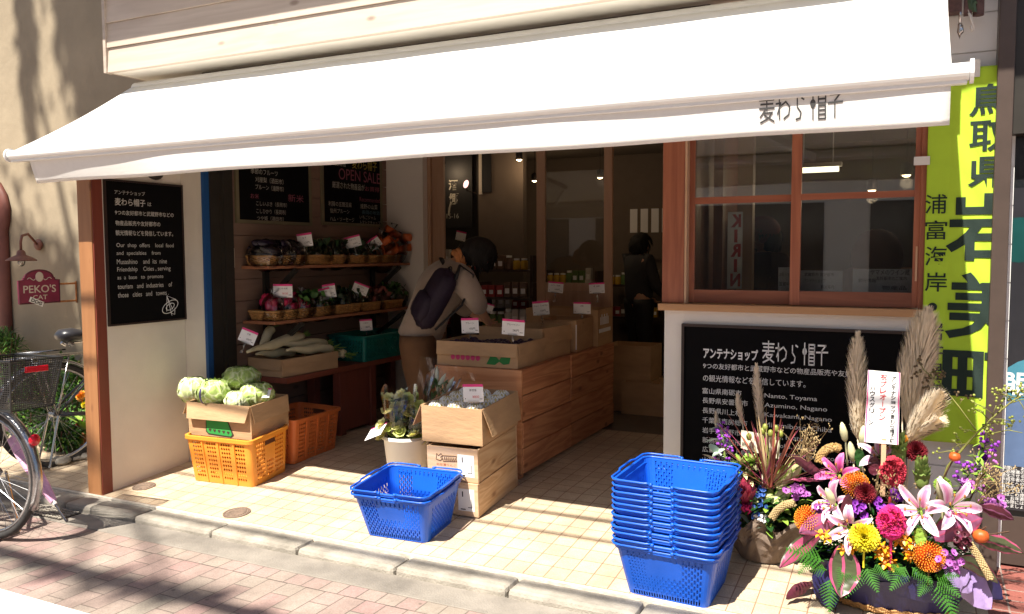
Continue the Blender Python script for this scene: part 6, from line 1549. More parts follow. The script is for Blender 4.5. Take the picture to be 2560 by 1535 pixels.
def f_pampas(t, a, b_, w, n=900, stem=None, name='pampas_plume'):
    d = b_ - a; L = d.length; e = d.normalized(); mb = MB(); s0 = e.cross(Vector((0, 1, 0))).normalized(); s1 = e.cross(s0); lean = Vector((random.uniform(-.1, .25), 0, 0))
    axis = lambda q: a + d * q + s0 * (.05 * L * math.sin(q * 2.2)) * .6
    for k in range(n):
        q = random.random() ** .9; an = random.uniform(0, 6.283); rad = (s0 * math.cos(an) + s1 * math.sin(an)); wid = w * (.45 + .55 * math.sin(math.pi * min(1, .12 + q * .95))) * (1.0 if q < .9 else .6)
        p0 = axis(q); hl = wid * random.uniform(.5, 1.0); p1 = p0 + rad * hl * .55 + e * hl * .8; p2 = p1 + rad * hl * .25 + e * hl * .7 - Vector((0, 0, .10 * hl)); wd_ = rad.cross(e) * .0015
        mb.add([p0 - wd_, p0 + wd_, p1 + wd_ * 1.5, p1 - wd_ * 1.5, p2], [(0, 1, 2, 3), (3, 2, 4)])
    mb.tube([axis(k / 8) for k in range(9)], .0022, 4)
    if stem is not None: mb.tube([stem, a], .003, 5)
    mb.build(name, FM['pamp'], t)
def f_fox(t, pts, r, m='fox', name='millet_head'):
    mb = MB(); pts = [Vector(p) for p in pts]; mb.tube(pts, r * .5, 6); N = 150
    for k in range(N):
        q = (k + .5) / N * (len(pts) - 1); i = min(len(pts) - 2, int(q)); p = pts[i].lerp(pts[i + 1], q - i); e = (pts[i + 1] - pts[i]).normalized(); an = k * 2.4; s0 = e.cross(Vector((0, 1, .1))).normalized(); s1 = e.cross(s0); mb.ell(p + (s0 * math.cos(an) + s1 * math.sin(an)) * r * .75, r * .32, 5, 4)
    mb.build(name, FM[m], t)
def f_branch(t, pts, r, m, bm_, nb, blen, br=.006, name='berry_branch', leaves=0, lm='lgreen'):
    mb = MB(); pts = [Vector(p) for p in pts]; mb.tube(pts, [r * (1 - .7 * k / len(pts)) for k in range(len(pts))], 6, 0)
    for k in range(nb):
        q = random.uniform(.25, 1) * (len(pts) - 1); i = min(len(pts) - 2, int(q)); p = pts[i].lerp(pts[i + 1], q - i); dd = Vector((random.gauss(0, .7), random.gauss(0, .3), random.gauss(.35, .6))).normalized(); e = p + dd * blen * random.uniform(.4, 1.1)
        mb.tube([p, (p + e) / 2 + Vector((0, 0, .006)), e], r * .3, 4, 0)
        for j in range(4): mb.ell(e + Vector((random.gauss(0, .010), random.gauss(0, .008), random.gauss(0, .010))), br, 7, 5, 1)
    for k in range(leaves):
        q = random.uniform(.3, 1) * (len(pts) - 1); i = min(len(pts) - 2, int(q)); p = pts[i].lerp(pts[i + 1], q - i); leafblade(mb, p, Vector((random.gauss(0, 1), random.gauss(-.2, .4), random.gauss(.3, .5))), .045, .016, .2, 4, 2)
    mb.build(name, [FM[m], FM[bm_], FM[lm]], t, smooth=True)
# ---------------- large arrangement in its navy wrapped basket
o1 = on_floor(2232, 1512); o1 = Vector((-.045, 3.70, floor_z(3.70)))
A = thing('flower_arrangement', 'large bright arrangement of lilies, pampas plumes and orange pincushions in a navy wrapped basket', 'flower arrangement', o1)
def P(px, py, Y=3.62): return atY(px, py, Y) - o1
def zz3(x, y): return 1800 + x / 2.774, 1000 + y / 2.774
def Z(x, y, Y=3.60): return P(*zz3(x, y), Y)
mb = MB()
def bowl(u, v):
    a = u * 2 * math.pi; rx, ry = .23 + .09 * v, .125 + .05 * v; k = 1 + .05 * math.sin(a * 9 + v * 2) * v + .03 * math.sin(a * 17)
    return Vector((rx * k * math.cos(a), ry * k * math.sin(a), .005 + .155 * v + .018 * math.sin(a * 5 + 1) * v))
mb.grid(bowl, 90, 10); mb.add([bowl(k / 90, 0) for k in range(90)], [tuple(range(90))]); mb.build('navy_wrap', FM['navy'], A, smooth=True)
mb = MB()
for c_ in range(3): mb.tube([(.236 * math.cos(a) * (1 + .008 * c_), .131 * math.sin(a) * (1 + .008 * c_), .004 + .007 * c_ + .003 * (1 if (k + c_) % 2 else -1)) for k, a in enumerate([i * 2 * math.pi / 64 for i in range(64)])], .0055, 5, closed=True)
mb.build('wicker_base', M_wick, A)
for (a_, b_, w, m_, bd) in ((Z(1600, 1195), Z(1885, 1450, 3.50), .13, 'lav', .10), (Z(1640, 1230), Z(1960, 1380, 3.66), .15, 'navy', .14), (Z(1560, 1180), Z(1750, 1330, 3.52), .10, 'lav', .12), (Z(660, 1180), Z(800, 1440, 3.50), .14, 'navy', .05), (Z(1000, 1230, 3.54), Z(1650, 1400, 3.50), .10, 'navy', .02)):
    f_leaf(A, a_, b_, w, m_, None, bd, name='ribbon', fold=.05)
mb = MB()                                                           # dense foliage filling the middle
for k in range(900):
    a = random.uniform(0, 6.283); rr = random.random() ** .5; p = Vector((.29 * rr * math.cos(a), .13 * rr * math.sin(a) + .03, .13 + .28 * random.random() * (1 - .6 * rr)))
    leafblade(mb, p, Vector((math.cos(a) * rr + random.gauss(0, .4), math.sin(a) * rr - .2 + random.gauss(0, .3), random.uniform(-.1, .9))), random.uniform(.035, .07), random.uniform(.012, .022), .25, 4, random.choice((0, 0, 0, 1)))
fo = mb.build('foliage', [FM['dgreen'], FM['fern']], A, smooth=True); fo['kind'] = 'stuff'
fw = lambda *p: Vector(p)
for (x, y, Y, r, d, dp_) in ((830, 520, 3.64, .105, (-.3, -.9, .4), True), (1105, 405, 3.70, .105, (.1, -.75, .6), False), (800, 720, 3.55, .105, (-.5, -.8, .35), False), (905, 880, 3.50, .115, (-.1, -.9, .1), False), (1395, 770, 3.52, .125, (-.25, -.9, .35), False), (1585, 745, 3.55, .128, (.45, -.8, .4), False)): f_lily(A, Z(x, y, Y), d, r, dp_)
for (x, y, Y, d, L) in ((1540, 700, 3.56, (-.1, -.2, 1), .105), (870, 290, 3.72, (-.2, 0, 1), .085), (925, 425, 3.70, (-.15, -.2, .9), .09), (985, 320, 3.74, (.05, 0, 1), .09), (790, 720, 3.5, (-.3, -.5, .8), .09)): f_bud(A, Z(x, y, Y), d, L)
for (x, y, Y, r, d) in ((940, 590, 3.58, .056, (-.1, -.9, .5)), (610, 825, 3.54, .056, (-.7, -.7, .3)), (1448, 1085, 3.46, .058, (.1, -.95, .25)), (1250, 280, 3.72, .03, (0, -.5, 1))): f_pin(A, Z(x, y, Y), d, r)
f_mum(A, Z(1005, 645, 3.54), (.1, -.9, .3), .046, 'dred'); f_mum(A, Z(1360, 360, 3.70), (0, -.6, .8), .048, 'dred'); f_mum(A, Z(1000, 950, 3.45), (0, -.9, .35), .062, 'yel')
f_celosia(A, Z(1180, 590, 3.60), (.15, -.35, .95), .115, .13, 'cel'); f_celosia(A, Z(1185, 950, 3.47), (0, -.3, .95), .12, .135, 'celm')
for (x, y, Y, r, n, m_) in ((945, 730, 3.52, .045, 16, 'pur'), (1170, 765, 3.52, .045, 16, 'pur'), (1260, 675, 3.56, .035, 12, 'pur'), (1590, 1115, 3.45, .05, 20, 'purl'), (550, 635, 3.62, .035, 12, 'purl'), (1720, 600, 3.62, .03, 10, 'purl'), (1885, 710, 3.62, .035, 14, 'purl'), (1690, 980, 3.5, .04, 12, 'maroon'), (680, 760, 3.54, .03, 10, 'purl'), (1830, 400, 3.68, .02, 8, 'pur')): f_cluster(A, Z(x, y, Y), r, n, m_, 'flower_cluster')
for (x, y, n) in ((735, 960, 4), (905, 1010, 6), (1130, 1040, 6), (1310, 960, 5), (1185, 1110, 4), (1300, 1060, 4)): f_orchid(A, Z(x, y, 3.46), .032, n)
for (x, y, r) in ((1808, 942, .031), (1628, 393, .022)):
    mb = MB(); mb.ell(Z(x, y, 3.52), (r, r, r * .85), 26, 14, disp=lambda d: -.10 * abs(math.cos(math.atan2(d.y, d.x) * 4)) * (1 - abs(d.z)) - .25 * max(0, d.z - .8)); mb.build('mini_pumpkin', FM['pump'], A, smooth=True)
    mb = MB(); mb.tube([Z(x, y, 3.52) + fw(0, 0, r * .7), Z(x, y, 3.52) + fw(r * .5, -.01, r * 1.3)], .004, 6); mb.tube([Z(x, y, 3.54), Z(x + 200, y - 30, 3.5)] if x > 1700 else [Z(x, y, 3.54), Z(x - 140, y + 260, 3.6)], .003, 5); mb.build('pumpkin_stalk', FM['btwig'], A)
for (x, y) in ((1240, 360), (1400, 540)):
    mb = MB(); c = Z(x, y, 3.66)
    for g in range(4):
        for k in range(9):
            a = k * .698 + g * .35; mb.add  # scale leaves of the bud
            leafblade(mb, c + fw(0, 0, -.035 + .018 * g), (math.cos(a) * (.55 - .1 * g), math.sin(a) * (.55 - .1 * g) - .15, .8), .07, .03, -.1, 4)
    mb.ell(c, (.028, .028, .05), 12, 10); mb.tube([c, c - fw(0, 0, .2)], .006, 6); mb.build('protea_bud', FM['olive'], A, smooth=True)
f_mum(A, Z(1545, 590, 3.60), (0, -.8, .6), .035, 'lgreen', 'green_ball')
for (a_, b_, w, m_, m2, bd) in (
  (Z(850, 1010, 3.46), Z(838, 1370, 3.40), .125, 'tig', 'tip', .10), (Z(700, 915, 3.5), Z(412, 1165, 3.46), .075, 'tip', 'tig', .18), (Z(850, 880, 3.48), Z(893, 640, 3.46), .045, 'maroon', None, .05), (Z(800, 830, 3.5), Z(548, 920, 3.48), .085, 'mauve', 'tip', .06),
  (Z(1480, 960, 3.5), Z(1822, 815, 3.50), .105, 'mauve', 'tip', .03), (Z(1760, 960, 3.54), Z(2105, 1065, 3.54), .07, 'tig', 'tip', .05), (Z(720, 560, 3.64), Z(478, 380, 3.64), .05, 'maroon', None, .08), (Z(1800, 740, 3.58), Z(2038, 830, 3.56), .06, 'maroon', 'mauve', .06),
  (Z(1640, 1090, 3.46), Z(1930, 1270, 3.5), .07, 'tig', 'maroon', .10), (Z(1060, 520, 3.62), Z(1080, 390, 3.62), .06, 'maroon', None, .03), (Z(1385, 1010, 3.46), Z(1385, 880, 3.46), .05, 'lgreen', None, .04), (Z(970, 470, 3.66), Z(960, 330, 3.66), .045, 'dgreen', None, .05), (Z(640, 1270, 3.55), Z(455, 1380, 3.5), .05, 'maroon', None, .12), (Z(700, 560, 3.66), Z(480, 555, 3.66), .018, 'tip', None, .05)):
    f_leaf(A, a_, b_, w, m_, m2, bd)
for (a_, b_) in (((720, 1120), (500, 1030)), ((740, 1180), (600, 1130)), ((770, 1230), (760, 1420)), ((960, 1150), (880, 1320)), ((1000, 1140), (1080, 1290)), ((1080, 1120), (1160, 1220)), ((1290, 1150), (1200, 1280)), ((1330, 1160), (1450, 1240)), ((1490, 1220), (1630, 1210)), ((1500, 1230), (1640, 1330)), ((1520, 1250), (1615, 1480)), ((1450, 1230), (1390, 1330)), ((880, 1140), (830, 1260)), ((1180, 1130), (1270, 1200)), ((640, 1090), (560, 1180))):
    p, q = Z(*a_, 3.47), Z(*b_, 3.42); L = (q - p).length; f_fern(A, p, (q - p), L * 1.25, .08)
def PL(px, py, Y): return P(px, py, Y)
f_pampas(A, PL(2144, 1100, 3.80), PL(2152, 838, 3.82), .070, 2400, fw(-.05, .05, .2))
f_pampas(A, PL(2275, 1080, 3.84), PL(2326, 785, 3.86), .115, 4600, fw(.05, .05, .2))
f_pampas(A, PL(2262, 1120, 3.78), PL(2352, 985, 3.72), .085, 1700, fw(.06, .03, .2)); f_pampas(A, PL(2255, 1000, 3.84), PL(2284, 880, 3.84), .075, 1800, fw(.05, .05, .2)); f_pampas(A, PL(2290, 1090, 3.76), PL(2345, 1050, 3.70), .06, 900)
f_fox(A, [PL(2048, 1155, 3.68), PL(2052, 1138, 3.68), PL(2066, 1123, 3.68), PL(2086, 1117, 3.68), PL(2098, 1122, 3.69)], .019)
f_fox(A, [PL(2425, 1360, 3.52), PL(2445, 1390, 3.50), PL(2462, 1420, 3.48), PL(2476, 1448, 3.48)], .014, 'straw', 'seed_head')
f_branch(A, [fw(.10, .0, .2), PL(2370, 1165, 3.66), PL(2430, 1095, 3.66), PL(2480, 1045, 3.66), PL(2530, 1003, 3.68), PL(2552, 990, 3.68)], .006, 'twig', 'berry', 26, .085, .0055)
f_branch(A, [PL(2440, 1090, 3.66), PL(2475, 1085, 3.62), PL(2520, 1075, 3.6), PL(2556, 1082, 3.58)], .003, 'twig', 'berry', 6, .04, .005); f_branch(A, [PL(2440, 1075, 3.70), PL(2400, 1020, 3.72), PL(2352, 960, 3.74), PL(2310, 925, 3.74), PL(2300, 908, 3.74)], .003, 'twig', 'bberry', 16, .055, .0055)
f_branch(A, [fw(.12, 0, .2), PL(2400, 1220, 3.64), PL(2440, 1160, 3.64), PL(2462, 1105, 3.64)], .004, 'dgreen', 'pur', 14, .05, .007, 'purple_spray', 30)
f_branch(A, [fw(.14, 0, .18), PL(2420, 1260, 3.60), PL(2450, 1195, 3.62), PL(2482, 1160, 3.62)], .004, 'btwig', 'purl', 8, .05, .006, 'purple_spray', 22)
mb = MB()                                                           # airy golden grass heads
for (x, y) in ((1100, 560), (1230, 620), (590, 260), (640, 300), (1880, 480), (1900, 600)):
    c = Z(x, y, 3.54); b0 = Z(x - 30 if x < 1500 else x - 120, y + 130, 3.6)
    for k in range(16):
        e = c + fw(random.gauss(0, .04), random.gauss(0, .02), random.gauss(0, .035)); mb.tube([b0, (b0 + e) / 2 + fw(0, 0, .01), e], .0009, 3)
        for j in range(4): mb.ell(e + fw(random.gauss(0, .008), 0, random.gauss(0, .008)), (.0022, .0022, .004), 5, 4)
gr_ = mb.build('grass_spray', FM['straw'], A); gr_['kind'] = 'stuff'
# name card on its stick
cq = [P(2170, 925, 3.60), P(2251, 932, 3.60), P(2246, 1112, 3.56), P(2160, 1105, 3.56)]
mb = MB(); n_ = (cq[1] - cq[0]).cross(cq[3] - cq[0]).normalized() * .003; mb.add(cq + [p + n_ for p in cq], [(0, 1, 2, 3), (7, 6, 5, 4), (0, 4, 5, 1), (1, 5, 6, 2), (2, 6, 7, 3), (3, 7, 4, 0)]); cd = mb.build('name_card', M_paper, A)
U_ = (cq[0] - cq[3]).normalized(); R__ = (cq[1] - cq[0]).normalized(); nn = R__.cross(U_).normalized() * .0016
def vtext(mb, s, u, v0, v1, h):
    for k, ch in enumerate(s):
        v = v0 + (v1 - v0) * k / max(1, len(s) - 1); a_ = cq[0].lerp(cq[1], u); b_ = cq[3].lerp(cq[2], u)
        if ch == 'ー': text_into(mb, '|', a_.lerp(b_, v) + nn, R__, U_, w=h * .10, h=h * .8, center=True)
        else: text_into(mb, ch, a_.lerp(b_, v) + nn, R__, U_, bold=.02, w=h * .9, h=h * (.6 if ch in 'ョッ' else .95), center=True)
mb = MB(); vtext(mb, '祝プレオープン', .5, .08, .64, .026); mb.build('red_lettering', M_redink, cd)
mb = MB(); vtext(mb, 'アンテナショップ麦わら帽子様', .81, .09, .95, .0185); vtext(mb, 'ハウスグリーン', .18, .24, .72, .021); mb.build('lettering', M_ink, cd)
mb = MB()
for u in (.03, .97): mb.beam(cq[0].lerp(cq[1], u) + nn, cq[3].lerp(cq[2], u) + nn, .004, .0006, up=tuple(nn.normalized()))
mb.build('border', M_pink, cd)
mb = MB(); mb.beam((cq[2] + cq[3]) / 2 + fw(.01, .004, .02), (cq[2] + cq[3]) / 2 + fw(.01, .02, -.22), .018, .006); mb.build('stick', M_paleZ, A)
# ---------------- smaller arrangement behind the basket stack
o2 = Vector((-.60, 3.93, floor_z(3.93)))
S = thing('flower_arrangement', 'smaller spiky arrangement in brown paper with a cream card behind the basket stack', 'flower arrangement', o2)
def Pb(px, py, Y=3.90): return atY(px, py, Y) - o2
def zz4(x, y, Y=3.90): return Pb(1640 + x / 2.9686, 760 + y / 2.9686, Y)
mb = MB()
def paper(u, v):
    a = u * 2 * math.pi; rx = .10 + .11 * v; cr_ = .018 * mnoise.noise(Vector((math.cos(a) * 4, math.sin(a) * 4, v * 4))) * 3
    return Vector(((rx + cr_ * v) * math.cos(a), (rx * .72 + cr_ * v) * math.sin(a), .004 + .20 * v + .03 * math.sin(a * 7) * v))
mb.grid(paper, 70, 12); mb.build('brown_paper', FM['brownp'], S)
mb = MB()
for k in range(260):
    a = random.uniform(0, 6.283); rr = random.random() ** .5; p = Vector((.20 * rr * math.cos(a), .12 * rr * math.sin(a), .17 + .16 * random.random())); leafblade(mb, p, (math.cos(a) * rr + random.gauss(0, .3), math.sin(a) * rr - .2, random.uniform(0, .9)), random.uniform(.05, .09), random.uniform(.02, .035), .25, 4, random.choice((0, 0, 1, 2)))
q_ = mb.build('foliage', [FM['dgreen'], FM['fern'], FM['lgreen']], S, smooth=True); q_['kind'] = 'stuff'
base = zz4(830, 1370, 3.83)
for k in range(44):
    an = random.uniform(-1.15, 1.1); L = random.uniform(.24, .46); d = Vector((math.sin(an), random.uniform(-.35, .25), math.cos(an)))
    if k < 40:
        if k == 0: mb = MB()
        leafblade(mb, base + fw(random.gauss(0, .012), 0, 0), d, L, random.uniform(.009, .016), .10, 6, random.choice((0, 0, 1, 2)))
mb.build('spiky_leaves', [FM['dragr'], FM['tip'], FM['straw']], S, smooth=True)
for (x, y, r) in ((640, 1220, .075), (690, 1290, .06), (720, 1180, .05)):
    mb = MB()
    for k in range(22):
        a = k * 2.4; tl = R(75 - k * 3); Q = quat((-.2, -.6, .7)); leafblade(mb, zz4(x, y, 3.86), Q @ Vector((math.cos(a) * math.cos(tl), math.sin(a) * math.cos(tl), math.sin(tl))), r * (1.0 + .012 * k), r * .34, .15, 5, k % 3 == 0)
    mb.build('green_rosette', [FM['lgreen'], FM['cream']], S, smooth=True)
for (a_, b_, w) in (((880, 1330), (1080, 1200), .085), ((900, 1370), (1000, 1210), .06), ((860, 1480), (1010, 1360), .06), ((870, 1420), (700, 1480), .05)): f_leaf(S, zz4(*a_, 3.84), zz4(*b_, 3.84), w, 'cream', 'lgreen', .08)
mb = MB(); c = zz4(665, 1425, 3.82)
for g in range(5):
    for k in range(9):
        a = k * .698 + g * .35; leafblade(mb, c + fw(0, 0, -.045 + .014 * g), (math.cos(a) * (.62 - .12 * g), math.sin(a) * (.62 - .12 * g) - .2, .75), .085 - .006 * g, .034, -.35, 5)
mb.build('pink_protea', FM['prot'], S, smooth=True)
mb = MB(); c = zz4(680, 1560, 3.80)
for g in range(3):
    for k in range(8):
        a = k * .785 + g * .3; leafblade(mb, c, (math.cos(a) * (.7 - .2 * g), math.sin(a) * (.7 - .2 * g) - .2, .6), .05, .024, -.3, 4)
mb.build('pink_protea', FM['celm'], S, smooth=True)
f_cluster(S, zz4(770, 1420, 3.84), .045, 26, 'blue', 'blue_hydrangea', .012); f_cluster(S, zz4(1060, 1385, 3.82), .035, 16, 'purl', 'purple_flower', .02); f_cluster(S, zz4(750, 1550, 3.8), .03, 12, 'blue', 'blue_hydrangea', .012); f_cluster(S, zz4(450, 1090, 3.9), .02, 7, 'whitef', 'wax_flower', .014); f_cluster(S, zz4(775, 1600, 3.80), .025, 9, 'whitef', 'wax_flower', .012)
mb = MB()
for (x, y) in ((400, 1140), (425, 1075), (470, 1100), (720, 1490), (790, 1550), (660, 1600), (760, 1650), (830, 1630), (420, 1010), (860, 1590)):
    c = zz4(x, y, 3.82); d = Vector((random.gauss(0, .8), -.3, random.gauss(.2, .5))).normalized(); leafblade(mb, c - d * .03, d, .07, .05, .1, 6)
mb.build('eucalyptus_leaves', FM['euc'], S, smooth=True)
mb = MB()
for (x, y) in ((790, 945), (810, 915), (850, 960), (890, 925), (925, 965), (690, 985), (850, 1390)):
    c = zz4(x, y, 3.86); mb.ell(c, (.013, .013, .018), 10, 8); mb.tube([base, (base + c) / 2 + fw(.01, 0, 0), c], .0018, 4)
mb.build('green_buds', FM['berry'], S, smooth=True)
f_fox(S, [zz4(860, 1590, 3.78), zz4(900, 1530, 3.78), zz4(960, 1490, 3.78), zz4(1030, 1475, 3.78)], .018, 'straw', 'seed_head')
f_pampas(S, Pb(1904, 1075, 3.96), Pb(1895, 912, 3.97), .040, 700, fw(0, .02, .2)); f_pampas(S, Pb(1857, 1065, 3.97), Pb(1846, 985, 3.98), .028, 420, fw(-.03, .02, .2)); f_pampas(S, Pb(1795, 1085, 3.97), Pb(1791, 1030, 3.97), .020, 300, fw(-.1, .02, .2))
f_branch(S, [fw(-.12, 0, .2), Pb(1812, 1140, 3.92), Pb(1806, 1100, 3.92), Pb(1800, 1065, 3.92)], .007, 'olive', 'pur', 16, .04, .007, 'eucalyptus_branch', 24, 'euc')
mb = MB()
for k in range(5): mb.tube([base, zz4(1000 + 40 * k, 1130 - 20 * k), zz4(1100 + 26 * k, 960 - 18 * k)], .0012, 3); [mb.ell(zz4(1090 + 26 * k + random.gauss(0, 30), 950 - 16 * k + random.gauss(0, 30)), .0028, 5, 4) for _ in range(12)]
mb.build('grass_spray', FM['straw'], S)
cq = [Pb(1853, 1075, 3.90), Pb(1950, 1094, 3.88), Pb(1948, 1148, 3.88), Pb(1852, 1120, 3.90)]
mb = MB(); n_ = (cq[1] - cq[0]).cross(cq[3] - cq[0]).normalized() * .002; mb.add(cq + [p + n_ for p in cq], [(0, 1, 2, 3), (7, 6, 5, 4), (0, 4, 5, 1), (1, 5, 6, 2), (2, 6, 7, 3), (3, 7, 4, 0)]); cd = mb.build('greeting_card', mat('cream_card', (.70, .66, .50), .7, .03), S)
R__ = (cq[1] - cq[0]).normalized(); U_ = (cq[0] - cq[3]).normalized(); nn = R__.cross(U_).normalized() * .0016
mb = MB(); text_into(mb, '開店', cq[0].lerp(cq[1], .48) * .72 + cq[3].lerp(cq[2], .48) * .28 + nn, R__, U_, h=.024, center=True); mb.build('red_lettering', M_redink, cd)
mb = MB(); text_into(mb, '新しい門出を祝', cq[0].lerp(cq[1], .48) * .3 + cq[3].lerp(cq[2], .48) * .7 + nn, R__, U_, h=.022, center=True); mb.build('lettering', M_ink, cd)

# ================================================================ neighbour's frontage and the parked bicycles
random.seed(5)
M_tyre = mat('tyre_rubber', (.030, .028, .027), .75, .2, 30); M_chrome = mat('chrome', (.40, .40, .41), .26, .15, 20, metal=1.0); M_fr = mat('dark_frame_paint', (.03, .03, .035), .3, .1, coat=.5); M_blk = mat('black_wire', (.018, .018, .018), .45, .1); M_redr = mat('red_reflector', (.55, .006, .02), .2, .1, spec=.6); M_sad = mat('saddle_vinyl', (.018, .018, .022), .35, .15)
def wheel(t, x, z, Rw, name='wheel', nsp=32):
    mb = MB(); w = MB(); n = 48
    w.tube([(x + Rw * math.cos(k * 2 * math.pi / n), 0, z + Rw * math.sin(k * 2 * math.pi / n)) for k in range(n)], .019, 10, closed=True); o = w.build(name, M_tyre, t, smooth=True)
    w = MB(); w.tube([(x + (Rw - .024) * math.cos(k * 2 * math.pi / n), 0, z + (Rw - .024) * math.sin(k * 2 * math.pi / n)) for k in range(n)], .012, 8, closed=True, flat=1.1); w.build('rim', M_chrome, o, smooth=True)
    w = MB()
    for k in range(nsp):
        a = k * 2 * math.pi / nsp; s = 1 if k % 2 else -1; b_ = a + (.55 if (k // 2) % 2 else -.55); w.tube([(x + .022 * math.cos(b_), .028 * s, z + .022 * math.sin(b_)), (x + (Rw - .03) * math.cos(a), 0, z + (Rw - .03) * math.sin(a))], .0012, 4)
    w.build('spokes', M_chrome, o)
    w = MB(); w.tube([(x, -.045, z), (x, .045, z)], .020, 12); w.tube([(x, -.065, z), (x, .065, z)], .007, 8); w.build('hub', M_chrome, o)
    return o
def arc(x, z, r, a0, a1, n=16): return [(x + r * math.cos(R(a0 + (a1 - a0) * k / n)), 0, z + r * math.sin(R(a0 + (a1 - a0) * k / n))) for k in range(n + 1)]
def bicycle(label, loc, rotz, rear_basket, lean=0.0, Rw=.335, paint=None, carrier=True):
    t = thing('bicycle', label, 'bicycle', loc, rot=(lean, 0, rotz), group='parked bicycles'); fx, z = 1.08, Rw + .018; pm = paint or M_fr
    wheel(t, 0, z, Rw, 'rear_wheel'); wheel(t, fx, z, Rw, 'front_wheel')
    for x, a0, a1 in ((0, 20, 205), (fx, 30, 190)):
        mb = MB(); P_ = arc(x, z, Rw + .038, a0, a1, 24); w = .030; vs = []
        for p in P_:
            d = Vector((p[0] - x, 0, p[2] - z)).normalized()
            for off, dr in ((-w, -.014), (-w * .6, 0), (0, .005), (w * .6, 0), (w, -.014)): vs.append(Vector(p) + Vector((0, off, 0)) + d * dr)
        mb.add(vs, [(k * 5 + j, k * 5 + j + 1, k * 5 + j + 6, k * 5 + j + 5) for k in range(24) for j in range(4)]); mb.build('mudguard', M_chrome, t, smooth=True, solid=.0015)
    mb = MB(); bb_, st, hd, hd2 = (.44, 0, z - .05), (.30, 0, .80), (fx - .16, 0, .92), (fx - .12, 0, .70)
    mb.tube([bb_, st], .016, 10); mb.tube([bb_, (.70, 0, .45), hd2], .020, 10); mb.tube([(.38, 0, .55), (.72, 0, .56), (hd2[0], 0, hd2[2] + .02)], .014, 10); mb.tube([hd, hd2], .020, 10)
    for s in (-1, 1): mb.tube([(.44, s * .02, z - .05), (0, s * .06, z)], .010, 8); mb.tube([(.32, s * .018, .66), (0, s * .06, z)], .009, 8); mb.tube([(hd2[0], s * .02, hd2[2]), (hd2[0] + .03, s * .05, hd2[2] - .08), (fx, s * .055, z)], .011, 8)
    mb.build('frame', pm, t, smooth=True)
    mb = MB(); mb.tube([st, (.28, 0, .865)], .013, 8); mb.tube([(.28, 0, .86), (.10, 0, .85)], .008, 6); mb.build('seat_post', M_chrome, t)
    mb = MB()
    def sad(d): return -.45 * max(0, d.x) * (1 - d.x * .3) if False else 0
    mb.tube([(.05, 0, .90), (.08, 0, .91), (.14, 0, .91), (.23, 0, .903), (.31, 0, .90), (.37, 0, .893)], [.05, .09, .10, .066, .036, .02], 16, flat=.5); mb.build('saddle', M_sad, t, smooth=True)
    mb = MB()
    for s in (-1, 1): mb.tube([(.10, s * .05, .862), (.13, s * .05, .84)], .018, 8)
    mb.build('saddle_spring', M_chrome, t)
    mb = MB(); mb.tube([hd, (fx - .19, 0, 1.02), (fx - .14, 0, 1.05)], .011, 8); mb.tube([(fx - .42, -.28, 1.08), (fx - .26, -.27, 1.10), (fx - .14, -.10, 1.06), (fx - .14, .10, 1.06), (fx - .26, .27, 1.10), (fx - .42, .28, 1.08)], .011, 8); mb.build('handlebar', M_chrome, t, smooth=True)
    for s in (-1, 1): mb = MB(); mb.tube([(fx - .30, s * .275, 1.10), (fx - .44, s * .282, 1.08)], .016, 10); mb.build('grip', M_blk, t)
    mb = MB(); mb.tube([(.44, -.07, z - .05), (.44, .07, z - .05)], .018, 10); mb.tube([(.44, -.07, z - .05), (.52, -.08, z - .20)], .009, 6); mb.tube([(.44, .07, z - .05), (.36, .08, z + .10)], .009, 6); mb.tube([(.44 + .09 * math.cos(k * .3142), -.05, z - .05 + .09 * math.sin(k * .3142)) for k in range(20)], .004, 6, closed=True); mb.build('crankset', M_chrome, t)
    for x, s, zz_ in ((.52, -1, z - .20), (.36, 1, z + .10)): mb = MB(); mb.box((x, s * .12, zz_), (.09, .07, .022)); mb.build('pedal', M_blk, t, bevel=.004)
    mb = MB()
    for s in (-1, 1): mb.tube([(.0, s * .085, z), (-.08, s * .10, .02)], .008, 6); 
    mb.tube([(-.08, -.10, .016), (-.08, .10, .016)], .008, 6); mb.build('kickstand', M_chrome, t)
    if carrier:
        mb = MB(); zc_ = .775
        mb.tube([(.26, -.06, zc_), (-.24, -.07, zc_), (-.28, -.03, zc_), (-.28, .03, zc_), (-.24, .07, zc_), (.26, .06, zc_)], .006, 6)
        for k in (-.03, 0, .03): mb.tube([(.24, k, zc_), (-.27, k, zc_)], .004, 5)
        for k in range(4): mb.tube([(.18 - k * .13, -.065, zc_ - .004), (.18 - k * .13, .065, zc_ - .004)], .004, 5)
        for s in (-1, 1): mb.tube([(-.1, s * .065, zc_), (0, s * .07, z)], .006, 6); mb.tube([(.1, s * .062, zc_), (0, s * .07, z)], .006, 6)
        mb.tube([(-.2, -.05, zc_ + .03), (.1, 0, zc_ + .035), (-.22, .05, zc_ + .03)], .005, 6); mb.build('carrier', M_chrome, t, smooth=True)
    mb = MB(); a = R(147); c = Vector(((Rw + .06) * math.cos(a), 0, z + (Rw + .06) * math.sin(a))); mb.lathe([(.001, 0), (.030, 0), (.032, .010), (.026, .018), (.001, .020)], 24, c=c, M=Vector((-1, 0, .15)).to_track_quat('Z', 'Y').to_matrix(), cap=False); mb.build('rear_reflector', M_redr, t, smooth=True)
